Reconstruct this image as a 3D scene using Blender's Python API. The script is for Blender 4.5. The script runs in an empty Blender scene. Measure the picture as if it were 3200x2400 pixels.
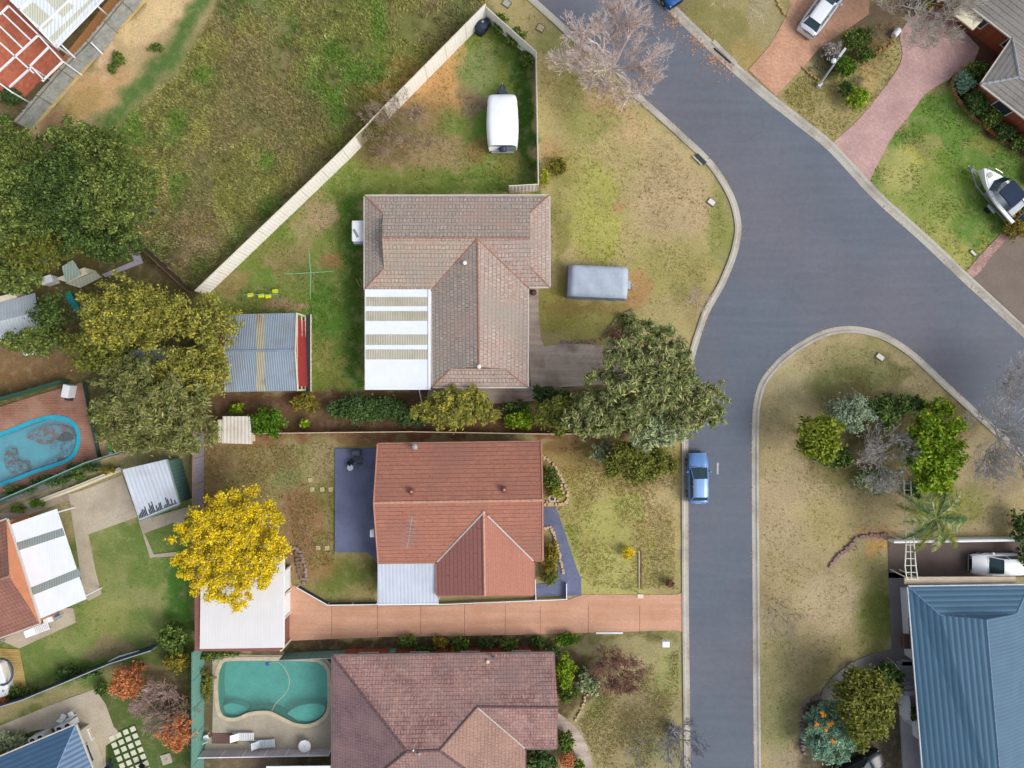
import bpy, math, random
import numpy as np
from mathutils import Vector, Matrix
from mathutils.geometry import tessellate_polygon
random.seed(7)
SC = bpy.context.scene
R = math.radians
# ------------------------------------------------------------------ camera, light, exposure
CAM_H = 56.0            # drone height (m)
PPM = 36.5              # photograph pixels per metre at ground level
camd = bpy.data.cameras.new('drone_camera'); cam = bpy.data.objects.new('drone_camera', camd)
SC.collection.objects.link(cam); SC.camera = cam
cam.location = (0, 0, CAM_H); cam.rotation_euler = (0, 0, 0)
camd.sensor_width = 36; camd.angle = 2*math.atan(1600/PPM/CAM_H); camd.clip_end = 2000; camd.clip_start = .5
wd = bpy.data.worlds.new('World'); SC.world = wd; wd.use_nodes = True
nt = wd.node_tree; bg = nt.nodes['Background']
sky = nt.nodes.new('ShaderNodeTexSky'); sky.sky_type = 'NISHITA'; sky.sun_disc = False
SUN_EL, SUN_AZ = 44, 112           # elevation, azimuth clockwise from the top of the picture
sky.sun_elevation = R(SUN_EL); sky.sun_rotation = R(SUN_AZ); sky.air_density = 1.0; sky.dust_density = 3.0
hs = nt.nodes.new('ShaderNodeHueSaturation'); hs.inputs['Saturation'].default_value = .42
nt.links.new(sky.outputs[0], hs.inputs['Color']); nt.links.new(hs.outputs[0], bg.inputs['Color'])
bg.inputs['Strength'].default_value = .15
sd = bpy.data.lights.new('sun', 'SUN'); sd.energy = 1.15; sd.angle = R(28); sd.color = (1, .975, .93)
sun = bpy.data.objects.new('sun', sd); SC.collection.objects.link(sun)
sun.rotation_euler = (0, R(90-SUN_EL), R(90-SUN_AZ)); sun.location = (30, 15, 60)
SC.view_settings.view_transform = 'Standard'; SC.view_settings.look = 'None'
SC.view_settings.gamma = 1; SC.view_settings.use_curve_mapping = False
SC.view_settings.exposure = 0.52
# ------------------------------------------------------------------ helpers
def W(px, py, z=0.0):
    k = (CAM_H-z)/CAM_H/PPM
    return Vector(((px-1600)*k, (1200-py)*k, z))
def M(px, z=0): return px*(CAM_H-z)/CAM_H/PPM
def lin(c, k=.8):
    o = []
    for v in c:
        v /= 255.
        o.append((v/12.92 if v <= .04045 else ((v+.055)/1.055)**2.4)*k)
    return o
def col(c, k=.8): return (*lin(c, k), 1)

class MB:
    def __init__(s): s.v = []; s.f = []
    def add(s, vs, fs):
        b = len(s.v); s.v += [tuple(v) for v in vs]; s.f += [tuple(b+i for i in f) for f in fs]; return s
    def box(s, c, d, rz=0, taper=1):
        x, y, z = d[0]/2, d[1]/2, d[2]/2; m = Matrix.Rotation(rz, 3, 'Z'); c = Vector(c)
        vs = [c+m@Vector((a*x*(taper if e > 0 else 1), b*y*(taper if e > 0 else 1), e*z)) for e in (-1, 1) for a, b in ((-1,-1),(1,-1),(1,1),(-1,1))]
        return s.add(vs, [(3,2,1,0),(4,5,6,7),(0,1,5,4),(1,2,6,5),(2,3,7,6),(3,0,4,7)])
    def rbox(s, c, d, rz=0, r=.1, n=4, top=.0):
        # box with rounded vertical corners and optionally chamfered top
        x, y = d[0]/2, d[1]/2; z0 = c[2]-d[2]/2; z1 = c[2]+d[2]/2; m = Matrix.Rotation(rz, 3, 'Z')
        def ring(ins, z):
            o = []
            for cx, cy, a0 in ((x-r,y-r,0),(-x+r,y-r,90),(-x+r,-y+r,180),(x-r,-y+r,270)):
                for i in range(n+1):
                    a = R(a0+90*i/n); rr = max(r-ins, .005)
                    q = m@Vector((cx+math.cos(a)*rr, cy+math.sin(a)*rr, 0)); o.append((c[0]+q.x, c[1]+q.y, z))
            return o
        rings = [ring(0, z0), ring(0, z1-top)]
        if top: rings += [ring(top*.35, z1-top*.35), ring(top, z1)]
        k = len(rings[0]); vs = sum(rings, []); fs = []
        for j in range(len(rings)-1):
            for i in range(k): fs.append((j*k+i, j*k+(i+1) % k, (j+1)*k+(i+1) % k, (j+1)*k+i))
        fs.append(tuple(range((len(rings)-1)*k, len(rings)*k))); fs.append(tuple(reversed(range(k))))
        return s.add(vs, fs)
    def tube(s, p, q, r0, r1=None, n=6, caps=True):
        p, q = Vector(p), Vector(q); r1 = r0 if r1 is None else r1
        d = q-p
        if d.length < 1e-6: return s
        d.normalize(); a = d.orthogonal().normalized(); b = d.cross(a)
        vs = []
        for c, r in ((p, r0), (q, r1)):
            for i in range(n):
                t = 2*math.pi*i/n; vs.append(c+a*math.cos(t)*r+b*math.sin(t)*r)
        fs = [(i, (i+1) % n, n+(i+1) % n, n+i) for i in range(n)]
        if caps: fs += [tuple(reversed(range(n))), tuple(range(n, 2*n))]
        return s.add(vs, fs)
    def path(s, pts, r, n=6):
        for a, b in zip(pts[:-1], pts[1:]): s.tube(a, b, r, r, n)
        return s
    def beam(s, p, q, w, h):
        p, q = Vector(p), Vector(q); d = (q-p); l = d.length; d.normalize()
        side = d.cross(Vector((0,0,1)))
        if side.length < 1e-3: side = Vector((1,0,0))
        side.normalize(); up = side.cross(d)
        vs = [c+side*a*w/2+up*b*h/2 for c in (p, q) for a, b in ((-1,-1),(1,-1),(1,1),(-1,1))]
        return s.add(vs, [(0,1,2,3),(7,6,5,4),(0,4,5,1),(1,5,6,2),(2,6,7,3),(3,7,4,0)])
    def sheet(s, poly, z=0, holes=()):
        loops = [[Vector((p[0], p[1], z)) for p in l] for l in [poly]+list(holes)]
        tris = tessellate_polygon(loops); vs = [v for l in loops for v in l]; fs = []
        for t in tris:
            a, b, c = (vs[i] for i in t)
            fs.append(t if (b-a).cross(c-a).z > 0 else (t[0], t[2], t[1]))
        return s.add(vs, fs)
    def prism(s, poly, z0, z1, holes=(), bottom=True):
        s.sheet(poly, z1, holes)
        for l in [poly]+list(holes):
            n = len(l); area = sum(l[i][0]*l[(i+1) % n][1]-l[(i+1) % n][0]*l[i][1] for i in range(n))
            ccw = area > 0
            if l is not poly: ccw = not ccw
            vs = [(p[0], p[1], z0) for p in l]+[(p[0], p[1], z1) for p in l]
            s.add(vs, [((i, (i+1) % n, n+(i+1) % n, n+i) if ccw else (n+i, n+(i+1) % n, (i+1) % n, i)) for i in range(n)])
        return s
    def strip(s, line, prof):
        # line: list of xy; prof: list of (offset to the left of travel, z)
        pts = [Vector((p[0], p[1])) for p in line]; n = len(pts); nor = []
        for i in range(n):
            a = pts[max(i-1, 0)]; b = pts[min(i+1, n-1)]; d = (b-a).normalized(); nor.append(Vector((-d.y, d.x)))
        k = len(prof); vs = []
        for p, q in zip(pts, nor):
            for o, z in prof: vs.append((p.x+q.x*o, p.y+q.y*o, z))
        fs = []
        for i in range(n-1):
            for j in range(k-1):
                a, b, c, d = i*k+j, (i+1)*k+j, (i+1)*k+j+1, i*k+j+1
                fs.append((a, b, c, d))
        return s.add(vs, fs)
    def ball(s, c, r, nu=8, nv=6, zs=1, z0=-1):
        vs = []; fs = []
        for j in range(nv+1):
            t = z0+(1-z0)*j/nv; rr = math.sqrt(max(0, 1-t*t))
            for i in range(nu): a = 2*math.pi*i/nu; vs.append((c[0]+r*rr*math.cos(a), c[1]+r*rr*math.sin(a), c[2]+r*zs*t))
        for j in range(nv):
            for i in range(nu): fs.append((j*nu+i, j*nu+(i+1) % nu, (j+1)*nu+(i+1) % nu, (j+1)*nu+i))
        return s.add(vs, fs)
    def build(s, name, mat, parent=None, local=False, smooth=False, uv=True):
        off = Vector((0,0,0))
        if parent is not None and not local:
            p = parent
            while p.parent: p = p.parent
            off = p.location
        me = bpy.data.meshes.new(name)
        me.from_pydata([(v[0]-off.x, v[1]-off.y, v[2]-off.z) for v in s.v], [], s.f)
        me.update()
        if uv:
            ul = me.uv_layers.new(name='UVMap'); co = [v.co for v in me.vertices]
            for p in me.polygons:
                n = p.normal
                u = Vector((-n.y, n.x, 0))
                if u.length < .03: u = Vector((1,0,0))
                u.normalize(); v = n.cross(u)
                for li in p.loop_indices:
                    c = co[me.loops[li].vertex_index]; ul.data[li].uv = (c.dot(u), c.dot(v))
        if smooth:
            for p in me.polygons: p.use_smooth = True
        me.materials.append(mat)
        o = bpy.data.objects.new(name, me); SC.collection.objects.link(o)
        if parent is not None: o.parent = parent
        return o
def tag(o, label=None, cat=None, group=None, kind=None):
    if label: o['label'] = label
    if cat: o['category'] = cat
    if group: o['group'] = group
    if kind: o['kind'] = kind
    return o
def thing(name, label, cat, loc, rz=0, group=None):
    o = bpy.data.objects.new(name, None); SC.collection.objects.link(o)
    o.location = (loc[0], loc[1], loc[2] if len(loc) > 2 else 0); o.rotation_euler = (0, 0, rz); o.empty_display_size = .3
    return tag(o, label, cat, group)
def dup(root, label, loc=None, rz=None, group=None):
    def cp(o, par):
        c = o.copy(); SC.collection.objects.link(c); c.parent = par
        for ch in o.children: cp(ch, c)
        return c
    r = cp(root, None)
    if loc is not None: r.location = (loc[0], loc[1], loc[2] if len(loc) > 2 else 0)
    if rz is not None: r.rotation_euler = (0, 0, rz)
    r['label'] = label
    if group: r['group'] = group
    return r
def PX(pts, z=0): return [tuple(W(a, b, z)[:2]) for a, b in pts]
def smooth(pts, n=6, closed=False):
    P = [np.array(p, float) for p in pts]; m = len(P); o = []
    rng = range(m) if closed else range(m-1)
    for i in rng:
        if closed: a, b, c, d = P[i-1], P[i], P[(i+1) % m], P[(i+2) % m]
        else: a, b, c, d = P[max(i-1, 0)], P[i], P[i+1], P[min(i+2, m-1)]
        for k in range(n):
            t = k/n
            o.append(tuple(.5*((2*b)+(-a+c)*t+(2*a-5*b+4*c-d)*t*t+(-a+3*b-3*c+d)*t**3)))
    if not closed: o.append(tuple(P[-1]))
    return o
def offset_poly(poly, d):
    n = len(poly); area = sum(poly[i][0]*poly[(i+1) % n][1]-poly[(i+1) % n][0]*poly[i][1] for i in range(n)); sg = 1 if area > 0 else -1
    o = []
    for i in range(n):
        a = Vector(poly[i-1][:2]); b = Vector(poly[i][:2]); c = Vector(poly[(i+1) % n][:2])
        n1 = (b-a).normalized(); n2 = (c-b).normalized()
        n1 = Vector((n1.y, -n1.x)); n2 = Vector((n2.y, -n2.x)); m = (n1+n2)
        if m.length < 1e-5: m = n1
        m.normalize(); m /= max(.35, m.dot(n1))
        q = b+m*d*sg; o.append((q.x, q.y))
    return o
def inside(poly, X, Y):
    r = np.zeros(X.shape, bool); n = len(poly)
    for i in range(n):
        x1, y1 = poly[i]; x2, y2 = poly[(i+1) % n]
        if y1 == y2: continue
        c = ((y1 > Y) != (y2 > Y)) & (X < (x2-x1)*(Y-y1)/(y2-y1)+x1); r ^= c
    return r
def sdist(poly, X, Y):
    d = np.full(X.shape, 1e9); n = len(poly)
    for i in range(n):
        x1, y1 = poly[i]; x2, y2 = poly[(i+1) % n]; dx, dy = x2-x1, y2-y1; L = dx*dx+dy*dy+1e-9
        t = np.clip(((X-x1)*dx+(Y-y1)*dy)/L, 0, 1); d = np.minimum(d, np.hypot(X-x1-t*dx, Y-y1-t*dy))
    return np.where(inside(poly, X, Y), -d, d)
def vnoise(X, Y, scale, seed):
    r = np.random.RandomState(seed).rand(256, 256); x = X/scale; y = Y/scale
    xi = np.floor(x).astype(int); yi = np.floor(y).astype(int); fx = x-xi; fy = y-yi
    fx = fx*fx*(3-2*fx); fy = fy*fy*(3-2*fy)
    g = lambda a, b: r[a % 256, b % 256]
    return (g(xi, yi)*(1-fx)+g(xi+1, yi)*fx)*(1-fy)+(g(xi, yi+1)*(1-fx)+g(xi+1, yi+1)*fx)*fy
# ------------------------------------------------------------------ materials
MATS = {}
class NB:
    def __init__(s, name):
        s.m = bpy.data.materials.new(name); s.m.use_nodes = True; s.t = s.m.node_tree; s.b = s.t.nodes['Principled BSDF']
        s.pos = None
    def n(s, ty, **kw):
        nd = s.t.nodes.new(ty)
        for k, v in kw.items():
            if k.startswith('_'): setattr(nd, k[1:], v)
            else:
                key = k.replace('__', ' '); nd.inputs[key].default_value = v
        return nd
    def l(s, a, b): s.t.links.new(a, b)
    def P(s):
        if s.pos is None: s.pos = s.n('ShaderNodeNewGeometry').outputs['Position']
        return s.pos
    def uv(s): return s.n('ShaderNodeTexCoord').outputs['UV']
    def noise(s, scale, detail=3, vec=None, rough=.55):
        nd = s.n('ShaderNodeTexNoise', Scale=scale, Detail=detail, Roughness=rough); s.l(vec or s.P(), nd.inputs['Vector']); return nd.outputs['Fac']
    def rng(s, fac, a, b, c, d):
        nd = s.n('ShaderNodeMapRange'); s.l(fac, nd.inputs['Value'])
        for k, v in zip(('From Min','From Max','To Min','To Max'), (a, b, c, d)): nd.inputs[k].default_value = v
        return nd.outputs['Result']
    def mul(s, colr, fac):     # colour * scalar
        nd = s.n('ShaderNodeMix', _data_type='RGBA', _blend_type='MULTIPLY'); nd.inputs[0].default_value = 1
        if isinstance(colr, tuple): nd.inputs[6].default_value = colr
        else: s.l(colr, nd.inputs[6])
        s.l(fac, nd.inputs[7]); return nd.outputs[2]
    def mix(s, fac, a, b):
        nd = s.n('ShaderNodeMix', _data_type='RGBA')
        if isinstance(fac, float): nd.inputs[0].default_value = fac
        else: s.l(fac, nd.inputs[0])
        for k, v in ((6, a), (7, b)):
            if isinstance(v, tuple): nd.inputs[k].default_value = v
            else: s.l(v, nd.inputs[k])
        return nd.outputs[2]
    def math(s, op, a, b=None):
        nd = s.n('ShaderNodeMath', _operation=op)
        for k, v in ((0, a), (1, b)):
            if v is None: continue
            if isinstance(v, (int, float)): nd.inputs[k].default_value = v
            else: s.l(v, nd.inputs[k])
        return nd.outputs[0]
    def sep(s, vec): nd = s.n('ShaderNodeSeparateXYZ'); s.l(vec, nd.inputs[0]); return nd.outputs
    def bump(s, h, strength=.4, dist=.02):
        nd = s.n('ShaderNodeBump', Strength=strength, Distance=dist); s.l(h, nd.inputs['Height']); s.l(nd.outputs[0], s.b.inputs['Normal'])
    def done(s, c=None, rough=.8, metal=0, spec=.3):
        if c is not None:
            if isinstance(c, tuple): s.b.inputs['Base Color'].default_value = c
            else: s.l(c, s.b.inputs['Base Color'])
        s.b.inputs['Roughness'].default_value = rough; s.b.inputs['Metallic'].default_value = metal
        s.b.inputs['Specular IOR Level'].default_value = spec
        return s.m
def mat(name, c, rough=.8, var=.16, scale=1.2, fine=9, metal=0, spec=.3, bump=.15, k=.8):
    if name in MATS: return MATS[name]
    b = NB(name); f = b.rng(b.noise(scale, 4), .3, .7, 1-var, 1+var); g = b.rng(b.noise(fine, 3), .3, .7, 1-var*.7, 1+var*.7)
    cc = b.mul(b.mul(col(c, k), f), g)
    if bump: b.bump(b.noise(fine*2, 2), bump, .02)
    MATS[name] = b.done(cc, rough, metal, spec); return MATS[name]
def tile_mat(name, c1, c2, c3, stain=None, row=.36, colw=.33, k=.8, line=.62, mott=0, mc=None):
    b = NB(name); uv = b.uv()
    br = b.n('ShaderNodeTexBrick', _offset=.5); b.l(uv, br.inputs['Vector'])
    br.inputs['Scale'].default_value = 1; br.inputs['Brick Width'].default_value = colw; br.inputs['Row Height'].default_value = row
    br.inputs['Mortar Size'].default_value = .035; br.inputs['Mortar Smooth'].default_value = .6; br.inputs['Bias'].default_value = 0
    br.inputs['Color1'].default_value = col(c1, k); br.inputs['Color2'].default_value = col(c2, k)
    m = col(c1, k); br.inputs['Mortar'].default_value = tuple(x*line for x in m[:3])+(1,)
    c = b.mix(b.rng(b.noise(.5, 5), .4, .65, 0, .75), br.outputs['Color'], col(c3, k))
    c = b.mix(b.rng(b.noise(9, 2), .45, .75, 0, .35), c, tuple(min(1, x*1.35) for x in col(c1, k)[:3])+(1,))
    if mott:
        c = b.mul(c, b.rng(b.noise(4.2, 3, rough=.8), .32, .68, 1-mott, 1+mott)); c = b.mix(b.rng(b.noise(2.3, 5, rough=.8), .5, .62, 0, .65), c, col(mc or c3, k)); c = b.mix(b.rng(b.noise(5.5, 2), .62, .74, 0, .6), c, col((96,84,80), k))
    if stain: c = b.mix(b.rng(b.noise(.28, 4), .48, .66, 0, .8), c, col(stain, k))
    c = b.mul(c, b.rng(b.noise(14, 2), .3, .7, .82, 1.16))
    # row steps as bump relief
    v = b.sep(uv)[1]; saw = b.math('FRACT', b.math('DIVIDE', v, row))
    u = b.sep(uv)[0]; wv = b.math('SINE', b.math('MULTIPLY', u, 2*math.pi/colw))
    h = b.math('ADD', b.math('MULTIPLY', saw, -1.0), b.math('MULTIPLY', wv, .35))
    # each row is darker along its lap
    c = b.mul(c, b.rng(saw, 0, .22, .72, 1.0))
    b.bump(h, .7, .03)
    return b.done(c, .85, 0, .2)
def rib_mat(name, c, period=.2, depth=.82, rough=.5, stain=None, metal=0, k=.8, strips=None, axis=0, var=.08, bmp=.5):
    b = NB(name); uv = b.uv(); u = b.sep(uv)[axis]
    w = b.math('SINE', b.math('MULTIPLY', u, 2*math.pi/period))
    cc = b.mul(col(c, k), b.rng(w, -1, -.3, depth, 1.0))  # troughs darkened in colour: dirt, plus rib shading the bump leaves weak
    cc = b.mul(cc, b.rng(b.noise(.7, 5), .3, .7, 1-var, 1+var))
    # run-off streaks down the sheets
    vec = b.n('ShaderNodeMapping'); b.l(uv, vec.inputs[0]); vec.inputs['Scale'].default_value = ((6, .5, 1) if axis == 0 else (.5, 6, 1))
    cc = b.mul(cc, b.rng(b.noise(1, 3, vec.outputs[0]), .3, .7, 1-var*.8, 1+var*.4))
    if stain: cc = b.mix(b.rng(b.noise(.6, 5), .5, .68, 0, .7), cc, col(stain, k))
    cc = b.mix(b.rng(b.noise(3.3, 4, rough=.7), .70, .76, 0, .55), cc, col((96,90,78), k))
    b.bump(w, bmp, .02)
    return b.done(cc, rough, metal, .4)
def leaf_mat(name, cols, k=1.35, trans=.25):
    if name in MATS: return MATS[name]
    b = NB(name); g = b.n('ShaderNodeNewGeometry'); rp = b.n('ShaderNodeValToRGB'); b.l(g.outputs['Random Per Island'], rp.inputs[0])
    el = rp.color_ramp.elements; el[0].position = 0; el[0].color = col(cols[0], k); el[1].position = 1; el[1].color = col(cols[-1], k)
    for i, c in enumerate(cols[1:-1]):
        e = el.new((i+1)/(len(cols)-1)); e.color = col(c, k)
    cc = b.mul(rp.outputs[0], b.rng(b.noise(.9, 3), .3, .7, .72, 1.28))
    b.done(cc, .65, 0, .15)
    tr = b.n('ShaderNodeBsdfTranslucent'); b.l(cc, tr.inputs[0]); mx = b.n('ShaderNodeMixShader'); mx.inputs[0].default_value = trans
    b.l(b.b.outputs[0], mx.inputs[1]); b.l(tr.outputs[0], mx.inputs[2]); b.l(mx.outputs[0], b.t.nodes['Material Output'].inputs[0])
    MATS[name] = b.m; return b.m
def paving_mat(name, c1, c2, w=.23, h=.115, mort=.5, k=.8, var=.15, rot=0):
    b = NB(name); mp = b.n('ShaderNodeMapping'); b.l(b.P(), mp.inputs[0]); mp.inputs['Rotation'].default_value = (0, 0, R(rot))
    br = b.n('ShaderNodeTexBrick'); b.l(mp.outputs[0], br.inputs['Vector'])
    br.inputs['Scale'].default_value = 1; br.inputs['Brick Width'].default_value = w; br.inputs['Row Height'].default_value = h
    br.inputs['Mortar Size'].default_value = .012; br.inputs['Color1'].default_value = col(c1, k); br.inputs['Color2'].default_value = col(c2, k)
    br.inputs['Mortar'].default_value = tuple(x*mort for x in col(c1, k)[:3])+(1,)
    c = b.mul(br.outputs['Color'], b.rng(b.noise(.5, 5), .3, .7, 1-var, 1+var)); c = b.mul(c, b.rng(b.noise(6, 3), .3, .7, .88, 1.12))
    return b.done(c, .85, 0, .25)
def concrete_mat(name, c, stain, amt=.5, k=.8, tracks=0):
    b = NB(name); c0 = b.mul(col(c, k), b.rng(b.noise(7, 4), .3, .7, .88, 1.12))
    c0 = b.mix(b.rng(b.noise(.45, 6), .45, .7, 0, amt), c0, col(stain, k)); b.bump(b.noise(30, 2), .2, .01)
    c0 = b.mix(b.rng(b.noise(2.2, 5, rough=.7), .64, .74, 0, .3), c0, tuple(x*.6 for x in col(stain, k)[:3])+(1,))
    if tracks:
        y = b.sep(b.P())[1]; mp = b.n('ShaderNodeMapping'); b.l(b.P(), mp.inputs[0]); mp.inputs['Scale'].default_value = (.12, 2.2, 1); c0 = b.mul(c0, b.rng(b.noise(1, 4, mp.outputs[0]), .35, .65, 1-tracks, 1+tracks*.7))
    return b.done(c0, .85, 0, .25)
def glass_mat(name, c=(.015,.02,.025), rough=.06):
    b = NB(name); m = b.done((*c, 1), rough, 0, .6); return m
GLASS = glass_mat('window_glass', (.03,.04,.05)); TINT = glass_mat('car_glass', (.02,.045,.055), .04)
WHITE = mat('white_paint', (236,238,240), .5, .05, bump=.03, k=.85); CREAM = mat('cream_paint', (226,216,190), .6, .07, bump=.05)
DKGREY = mat('dark_grey', (55,58,62), .6, .12); BLACK = mat('black_plastic', (28,29,31), .5, .15); RUBBER = mat('rubber', (34,34,35), .85, .1)
STEEL = mat('galvanised', (165,170,175), .4, .1, metal=.3); BRICK = paving_mat('brick_wall', (165,92,62), (140,72,50), .24, .086, .75)
CHROME = mat('chrome', (200,203,206), .25, .05, metal=.8, bump=0)
WOOD = mat('grey_timber', (120,108,92), .9, .2, 2, 12); BROWNW = mat('brown_timber', (118,84,58), .85, .2)
BARK = mat('bark', (120,108,96), .9, .22, 2, 12); BARKP = mat('pale_bark', (172,160,150), .85, .18, 2, 12)
# ------------------------------------------------------------------ ground: one sheet to the horizon, its colours are soil, grass and some painted shade strips
POOL_B = [(691,2084),(705,2066),(760,2063),(870,2063),(970,2065),(1000,2072),(1018,2088),(1024,2115),(1024,2205),(1015,2230),(998,2248),(966,2262),(926,2259),(895,2246),(872,2234),(845,2222),(812,2221),(777,2226),(745,2240),(722,2242),(700,2236),(687,2215),(681,2160),(683,2110)]
POOL_L = [(-110,1420),(-60,1385),(0,1363),(60,1340),(108,1321),(150,1310),(180,1308),(212,1316),(233,1335),(242,1362),(238,1395),(225,1420),(200,1438),(150,1455),(100,1472),(50,1492),(0,1510),(-60,1528),(-110,1530),(-135,1500),(-135,1450)]
POOL_B = smooth(POOL_B, 3, True); POOL_L = smooth(POOL_L, 3, True)
pbw = offset_poly(PX(POOL_B), .12); plw = offset_poly(PX(POOL_L), .12)
def axis_(lo, hi, st): return np.concatenate([[-900,-500,-250,-140,-90,-70], np.arange(lo, hi+1e-6, st), [70,90,140,250,500,900]])
xs = axis_(-52, 52, .2); ys = axis_(-40, 40, .2)
GX, GY = np.meshgrid(xs, ys); nx, ny = len(xs), len(ys)
n1 = vnoise(GX, GY, 1.1, 1)-.5; n2 = vnoise(GX, GY, .45, 2)-.5; n3 = vnoise(GX, GY, 3.2, 3)-.5; n4 = vnoise(GX, GY, 1.2, 5)-.5
QX = GX*PPM+1600 + 40*n1 + 22*n2; QY = 1200-GY*PPM + 40*n4 - 22*n2      # photo pixels, edges broken up by noise
GC = np.zeros((ny, nx, 3)); GC[:] = lin((146,136,92))
def _z(): pass
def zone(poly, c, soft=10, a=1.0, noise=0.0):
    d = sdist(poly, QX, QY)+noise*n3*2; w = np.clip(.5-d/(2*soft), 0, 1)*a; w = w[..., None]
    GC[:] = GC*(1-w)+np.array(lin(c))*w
def blob(x, y, rx, ry, c, a=.8, rot=0, soft=.5, noise=.7):
    cr, sr = math.cos(R(rot)), math.sin(R(rot)); u = ((QX-x)*cr+(QY-y)*sr)/rx; v = (-(QX-x)*sr+(QY-y)*cr)/ry
    d = np.hypot(u, v)+noise*n3+noise*.6*n1; w = (np.clip((1+soft*.5-d)/soft, 0, 1)*a)[..., None]
    GC[:] = GC*(1-w)+np.array(lin(c))*w
def band(line, wd_, c, a=.85, soft=14):
    poly = line; d = np.full(QX.shape, 1e9)
    for (x1,y1),(x2,y2) in zip(line[:-1], line[1:]):
        dx, dy = x2-x1, y2-y1; t = np.clip(((QX-x1)*dx+(QY-y1)*dy)/(dx*dx+dy*dy), 0, 1); d = np.minimum(d, np.hypot(QX-x1-t*dx, QY-y1-t*dy))
    w = (np.clip(.5-(d-wd_/2)/(2*soft), 0, 1)*a)[..., None]; GC[:] = GC*(1-w)+np.array(lin(c))*w
MEADOW = [(700,-300),(1560,-300),(1518,30),(1100,440),(905,620),(590,905),(440,755),(470,650),(350,560),(330,480),(420,340),(560,230),(640,100),(680,0)]
zone([(300,-400),(1600,-400),(1518,40),(600,915),(0,560),(0,430),(100,400)], (116,112,66), 20)
zone([(470,0),(640,-200),(700,0),(600,150),(440,330),(250,420),(120,560),(60,480),(100,410),(318,170)], (176,150,108), 16)
blob(440,70,110,80,(204,176,128),.9,-40); blob(300,290,120,50,(186,146,98),.9,-45); blob(170,400,80,45,(132,100,76),.9,-48); blob(330,170,30,60,(216,180,140),.7); blob(250,330,60,40,(150,128,66),.6,-40)
band([(660,-60),(600,60),(560,160),(440,260),(370,340),(320,390)], 62, (64,104,40), .9, 18)
blob(760,20,70,60,(70,112,46),.8); blob(1150,100,260,120,(104,110,52),.7,-30); blob(1000,250,120,170,(88,102,46),.6,-40); blob(830,70,50,80,(134,130,84),.5)
blob(900,420,200,90,(108,104,54),.6,-40); blob(620,420,160,110,(124,112,72),.6); blob(680,520,170,110,(114,106,66),.7,-45); blob(590,700,120,110,(126,108,80),.85,-45); blob(500,620,60,70,(120,98,76),.8)
blob(1000,380,60,140,(80,96,44),.55,-30); blob(900,210,30,110,(136,116,84),.6,20); blob(1440,40,50,50,(92,120,60),.6); blob(1270,200,60,110,(116,124,48),.6,-45); blob(610,770,50,30,(150,134,110),.8)
# yard with the caravan
YA = [(1518,60),(1672,196),(1680,600),(1140,612),(950,620),(1100,450),(1250,300)]
zone(YA, (112,126,52), 10); blob(1320,300,130,90,(190,142,86),.95,-25); blob(1410,180,60,55,(186,142,84),.8,-45); blob(1265,390,150,90,(128,108,70),.75); blob(1340,480,130,55,(148,124,88),.85); blob(1180,460,90,60,(118,98,62),.8,-30)
blob(1480,330,40,60,(132,108,90),.8); blob(1500,200,70,70,(128,138,84),.7); blob(1590,130,60,50,(72,98,30),.8,40); blob(1648,330,34,240,(52,88,24),.95); blob(1400,580,300,32,(90,112,38),.85); blob(1500,420,26,60,(86,128,34),.8); blob(1585,520,50,40,(120,116,52),.7); blob(1490,470,30,40,(150,104,70),.6); blob(1250,560,120,40,(112,118,50),.6)  # dark green strips along fence and house paint their shade into the grass
# yard west of the grey tiled house
YB = [(940,620),(1130,600),(1140,1220),(960,1240),(640,980),(600,920)]
zone(YB, (112,122,54), 12); zone([(1050,600),(1140,600),(1140,1225),(1060,1225),(1080,900)], (58,94,22), 26, .95); blob(1020,950,60,150,(66,108,24),.85); blob(960,700,60,40,(150,134,92),.8,-20); blob(1000,660,50,50,(160,136,104),.8); blob(900,800,80,60,(134,118,76),.85); blob(870,740,50,40,(104,120,44),.8)  # dark green strip west of the house is its shade, painted in
blob(940,850,60,40,(104,116,50),.7); blob(1040,820,40,35,(140,104,66),.8); blob(1030,1150,50,70,(120,122,58),.8); blob(880,960,70,20,(158,126,100),.8); blob(800,880,60,40,(96,120,44),.8); blob(720,890,70,40,(140,118,76),.7); blob(1010,1190,40,30,(104,118,40),.8)
# corner lawn and verges of the left side
CL = [(1500,-400),(1647,0),(1800,141),(1960,275),(2080,394),(2215,524),(2265,600),(2290,700),(2240,893),(2164,1066),(2130,1200),(1650,1210),(1650,900),(1716,900),(1716,600),(1680,600),(1672,196),(1518,20)]
zone(CL, (166,150,98), 8); blob(1840,290,130,120,(134,132,70),.7,30); blob(1740,110,60,50,(120,126,66),.7); blob(1950,380,130,50,(178,148,106),.7,45); blob(1860,380,90,40,(140,142,74),.6); blob(1860,680,80,150,(160,160,70),.8); blob(1760,520,50,60,(140,130,60),.6)
blob(1725,470,40,50,(160,122,84),.6); blob(2080,640,110,170,(172,150,114),.8); blob(2250,700,30,110,(124,132,62),.8); blob(1940,640,26,22,(176,132,88),.7); blob(1750,720,30,170,(122,122,56),.75); blob(2080,840,120,110,(148,142,74),.7); blob(2180,980,40,80,(142,130,84),.7); blob(1740,980,70,90,(142,138,54),.75); blob(1850,1010,110,60,(140,134,58),.75); blob(1985,900,40,50,(176,120,76),.6); blob(1840,960,120,20,(134,112,58),.7)
blob(1790,560,70,130,(156,150,84),.5); blob(1850,150,40,40,(156,128,100),.5); blob(2080,480,90,50,(176,156,112),.6,40); blob(1720,60,60,40,(148,134,92),.5)
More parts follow.
